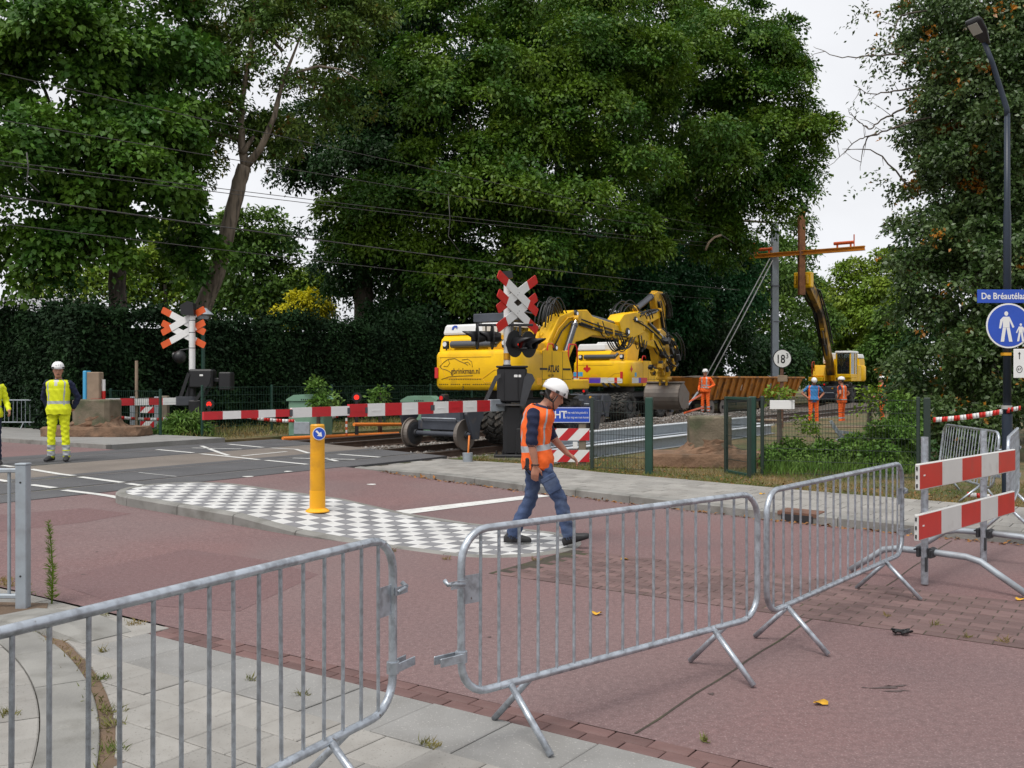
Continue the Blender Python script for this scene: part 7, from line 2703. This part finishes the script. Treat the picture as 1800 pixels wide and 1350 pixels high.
# --- weeds behind the right fence
WG = 'weeds growing behind the right fence'
for (lab, lobes, n, m) in (('low leafy weeds right behind the open gate', [lobe(1380, 795, 18.2, 45, 30), lobe(1420, 800, 18.4, 40, 25)], 120, 'leaf_weed'),
                           ('thick nettle patch in the middle of the fence bay', [lobe(1470, 800, 18.4, 50, 28), lobe(1520, 790, 18.2, 45, 36)], 150, 'leaf_weed'),
                           ('tall weeds at the right end of the fence bay', [lobe(1570, 775, 17.8, 40, 48), lobe(1598, 720, 18.5, 25, 45), lobe(1550, 800, 17.6, 40, 26)], 200, 'leaf_weed'),
                           ('dark brambles beside the scrap metal', [lobe(1585, 740, 19.5, 30, 45), lobe(1600, 790, 18.5, 40, 40)], 150, 'leaf_dark'),
                           ('young sapling beside the blank white board', [lobe(1370, 694, 18.5, 14, 7), lobe(1358, 687, 18.5, 7, 5), lobe(1418, 745, 18.8, 10, 20)], 14, 'leaf_light'),
                           ('young sapling in front of the hidden navy worker', [lobe(1528, 690, 19.0, 10, 10), lobe(1524, 708, 19, 10, 10)], 10, 'leaf_light')):
    shrub('weed_plant', lab, lobes, m, n, 26, .085, .20, cat='weeds', group=WG, puffs=10, upb=1.0)
shrub('weed_plant', 'tall grassy weed clump at the foot of the left crossing signal', [lobe(322, 752, 27.0, 36, 24), lobe(345, 742, 27.4, 20, 26), lobe(300, 758, 26.8, 24, 16)], 'leaf_weed', 130, 26, .17, .24, cat='weeds', group='weeds beyond the tracks', puffs=8, upb=1.2, width=.22)
shrub('weed_plant', 'sapling in front of the pale green cabinet', [lobe(560, 690, 27.2, 12, 20), lobe(556, 672, 27.2, 8, 12), lobe(566, 710, 27.0, 14, 16)], 'leaf_weed', 34, 20, .12, .2, cat='weeds', group='weeds beyond the tracks', puffs=6)
shrub('weed_plant', 'sapling right of the red lamp post', [lobe(668, 690, 29, 10, 18), lobe(664, 710, 29, 12, 14), lobe(590, 702, 28, 10, 10)], 'leaf_weed', 30, 20, .12, .2, cat='weeds', group='weeds beyond the tracks', puffs=6)
# --- tall single weed by the railing
p = pxg(91, 1062)
wd = thing('weed_plant', 'tall thin weed rising from the joint beside the railing', 'weeds', (p.x, p.y, 0), group=None)
mb = MB()
hgt = .63
mb.tube([(0, 0, 0), (.01, 0, hgt * .4), (-.015, .01, hgt * .8), (-.03, .01, hgt)], [.007, .006, .004, .002], 6)
mb.build('stem', 'leaf_light', wd)
k = 420
zz_ = RNG.random(k)
P = np.stack([-.02 * zz_ + RNG.normal(size=k) * .004, RNG.normal(size=k) * .004, hgt * (.06 + .94 * zz_)], 1)
D = np.stack([RNG.normal(size=k), RNG.normal(size=k), RNG.uniform(.2, 1.6, k)], 1)
ln = .075 * (1.15 - .6 * zz_) * RNG.uniform(.6, 1.3, k)
V, F = leaf_quads(P, D, RNG.normal(size=(k, 3)), ln * .8, ln * .10)
link('leaves', quick_mesh('leaves', V, F, ['leaf_light']), wd)
# --- grass
def blades(name, label, P, hmin, hmax, w=.006, m='grass_blade', lean=.5):
    k = len(P)
    P = np.array(P)
    D = np.stack([RNG.normal(size=k) * lean, RNG.normal(size=k) * lean, np.ones(k)], 1)
    h = RNG.uniform(hmin, hmax, k)
    V, F = leaf_quads(P, D, RNG.normal(size=(k, 3)), h, np.full(k, w) * RNG.uniform(.7, 1.5, k), .25)
    return tag(link(name, quick_mesh(name, V, F, [m])), label, 'grass', kind='stuff')
pts = []
for i in range(26000):
    a = random.uniform(-11.8, 1.5)
    w_ = 2.43 + 3.6 * random.random() ** 1.7
    p = AB(a, kb(a) + w_)
    n = p.dot(NV)
    if n > 11.6:
        continue
    pts.append((p.x, p.y, gz(p.x, p.y) + .03))
blades('verge_grass', 'patchy yellow green grass on the verge behind the footpath', pts, .03, .11, .008)
pts = []
for i in range(9000):
    s = random.uniform(16.8, 46)
    n = 20.7 + 4.8 * random.random() ** 1.2
    p = SN(s, n)
    pts.append((p.x, p.y, RAIL_Z - .005))
blades('verge_grass', 'rough grass between the far track and the hedge', pts, .08, .30, .018)
pts = []
for i in range(4000):
    p = pxd(random.uniform(1340, 1620), 700, random.uniform(16.6, 21))
    pts.append((p.x, p.y, gz(p.x, p.y) + .03))
blades('tall_grass', 'tall green grass among the weeds behind the right fence', pts, .12, .40, .011, 'leaf_weed', .35)
def tufts(spots, n, r, hmin, hmax, name, label, m='leaf_weed'):
    pts = []
    for (x, y, k) in spots:
        c = pxg(x, y)
        for i in range(int(n * k)):
            pts.append((c.x + random.gauss(0, r * k), c.y + random.gauss(0, r * k * .7), c.z))
    blades(name, label, pts, hmin, hmax, .006, m, .8)
tufts([(268, 886, 1.6), (290, 890, 1), (247, 884, .8), (435, 865, .6), (165, 1085, 1.2), (135, 1092, 1), (240, 1098, 1), (110, 1102, 1), (40, 1108, 1), (182, 1146, .5), (530, 1224, .5), (440, 1197, .4), (12, 1258, .8), (20, 1030, 1.6), (8, 1022, 1.4), (45, 1045, .8), (175, 1195, .8), (195, 1252, .9), (200, 1275, .6), (198, 1320, .8), (1645, 1100, .4), (1700, 1122, .5), (1765, 1130, .6), (1560, 1085, .3), (1240, 1305, .4), (940, 986, .5), (690, 970, .4), (785, 984, .5), (760, 1315, .4), (745, 1310, .4)],
      55, .035, .015, .07, 'joint_weeds', 'small grass tufts growing in the joints of paving and kerbs', 'grass_blade')
pts = []
for i in range(260):
    t_ = R(random.uniform(14, 44))
    c = AC + Vector((math.cos(t_), math.sin(t_))) * random.gauss(6.545, .03)
    pts.append((c.x, c.y, -.008))
blades('joint_weeds', 'dry weeds in the curved gap beside the round kerb', pts, .015, .06, .006, 'grass_blade', .9)
# --- leaf litter
k = 2600
P = []
for i in range(k):
    a = random.uniform(-11.5, 1.0)
    w_ = 2.40 + abs(random.gauss(0, .9)) if i % 6 else -random.random() * .12 - .02
    p = AB(a, kb(a) + w_)
    P.append((p.x, p.y, (gz(p.x, p.y) + (.05 if w_ > 0 else .012))))
D = np.stack([RNG.normal(size=k), RNG.normal(size=k), RNG.normal(size=k) * .25], 1)
ln = RNG.uniform(.035, .085, k)
V, F = leaf_quads(np.array(P), D, np.tile(np.array([0, 0, 1.0]), (k, 1)) + RNG.normal(size=(k, 3)) * .3, ln, ln * .6)
tag(link('leaf_litter', quick_mesh('leaf_litter', V, F, ['leaf_litter'])), 'brown and orange fallen leaves along the verge and gutter', 'leaf litter', kind='stuff')
for i, (x, y, lab) in enumerate(((1049, 1078, 'yellow fallen leaf on the road behind the middle barrier'), (1442, 1235, 'yellow fallen leaf on the bare road at the lower right'), (1097, 983, 'pale fallen leaf on the brick strip behind the middle barrier'), (1793, 1053, 'orange fallen leaf at the right picture edge'), (1692, 929, 'fallen leaf below the red and white boards'), (1340, 868, 'bright yellow fallen leaf on the footpath by the fence'))):
    p = pxg(x, y, .012 if y > 900 else .12)
    mb = MB()
    a = random.uniform(0, 6)
    ring = []
    for q in range(10):
        b = q * math.pi / 5
        r_ = .038 * (1 + .25 * math.cos(3 * b))
        ring.append(Vector((r_ * math.cos(b + a), r_ * math.sin(b + a) * .75, .006 + .010 * math.cos(2 * b))))
    mb.add(ring + [Vector((0, 0, .002))], [(q, (q + 1) % 10, 10) for q in range(10)], 0, True)
    mb.tube([(0, 0, .003), (.05 * math.cos(a), .05 * math.sin(a), .008)], .0022, 5)
    o = mb.build('fallen_leaf', 'leaf_fallen', loc=p)
    o.modifiers.new('t', 'SOLIDIFY').thickness = .0015
    tag(o, lab, 'leaf', 'single fallen leaves')
p = pxg(1584, 1113, .012)
mb = MB()
for i in range(7):
    a = i * .9
    mb.tube([(random.uniform(-.05, .05), random.uniform(-.03, .03), .008), (random.uniform(-.07, .07), random.uniform(-.03, .03), .02), (.05 * math.cos(a), .03 * math.sin(a), .005)], .008, 5)
tag(mb.build('black_scrap', 'rubber_black', loc=p), 'crumpled black rubber scrap lying on the brick strip', 'scrap')
# --- scrap metal and planks behind the fence
sc = thing('scrap_metal', 'bent galvanised scrap lying among the weeds behind the fence', 'scrap metal', pxd(1490, 770, 19.5))
for i, pts in enumerate((((1460, 740), (1473, 760), (1496, 783)), ((1468, 758), (1500, 762), (1532, 772)), ((1464, 748), (1478, 768), (1472, 775)), ((1490, 764), (1520, 768), (1545, 782)))):
    mb = MB()
    mb.tube([pxd(x, y, 19.5) - sc.location for x, y in pts], .045, 4, smooth=False)
    mb.build('bar', 'galvanised', sc)
mb = MB()
a, b = pxd(1335, 737, 26), pxd(1372, 740, 26)
mb.bbox((a + b) / 2, (.6, .3, .05), .01)
tag(mb.build('plank', 'plank'), 'short wooden plank lying left of the sign post', 'plank', 'loose planks')
mb = MB()
a, b = pxd(1482, 748, 30), pxd(1506, 752, 30)
mb.bbox((a + b) / 2, (1.6, .3, .05), .01)
tag(mb.build('plank', 'plank'), 'pale plank lying at the feet of the long vested worker', 'plank', 'loose planks')
# --- house roof behind the left hedge
hs = thing('house', 'low house with flat white roof behind the left hedge', 'house', pxd(20, 600, 56))
o0 = hs.location
mb = MB()
a, b = pxd(-180, 700, 56) - o0, pxd(112, 552, 56) - o0
mb.box(((a.x + b.x) / 2, 3, (a.z + b.z) / 2), (b.x - a.x, 6, abs(b.z - a.z)))
mb.build('wall', 'brick_wall', hs)
mb = MB()
c = pxd(112, 526, 56) - o0
mb.box(((a.x + c.x) / 2, 3, (b.z + c.z) / 2 + .02), (c.x - a.x + .6, 6.6, c.z - b.z))
mb.build('roof', 'roof_white', hs)
# --- street lamp with cone shade behind the left signal
p = pxd(357, 600, 29.5)
gl = thing('garden_lamp', 'green post lamp with conical hood behind the left signal', 'lamp', (p.x, p.y, .1))
mb = MB()
hgt = pxd(357, 560, 29.5).z - .1
mb.cyl((0, 0, 0), (0, 0, hgt), .06, seg=10)
mb.build('post', 'fence_green', gl)
mb = MB()
mb.tube([(0, 0, hgt - .02), (0, 0, hgt + .08), (0, 0, hgt + .12), (0, 0, hgt + .32)], [.16, .18, .32, .10], 16, smooth=False)
mb.build('lamp_hood', 'galvanised_dull', gl)
SC.cycles.max_bounces = 6
SC.cycles.diffuse_bounces = 3
SC.cycles.glossy_bounces = 3
SC.cycles.transmission_bounces = 4
SC.cycles.transparent_max_bounces = 4
SC.cycles.use_denoising = True
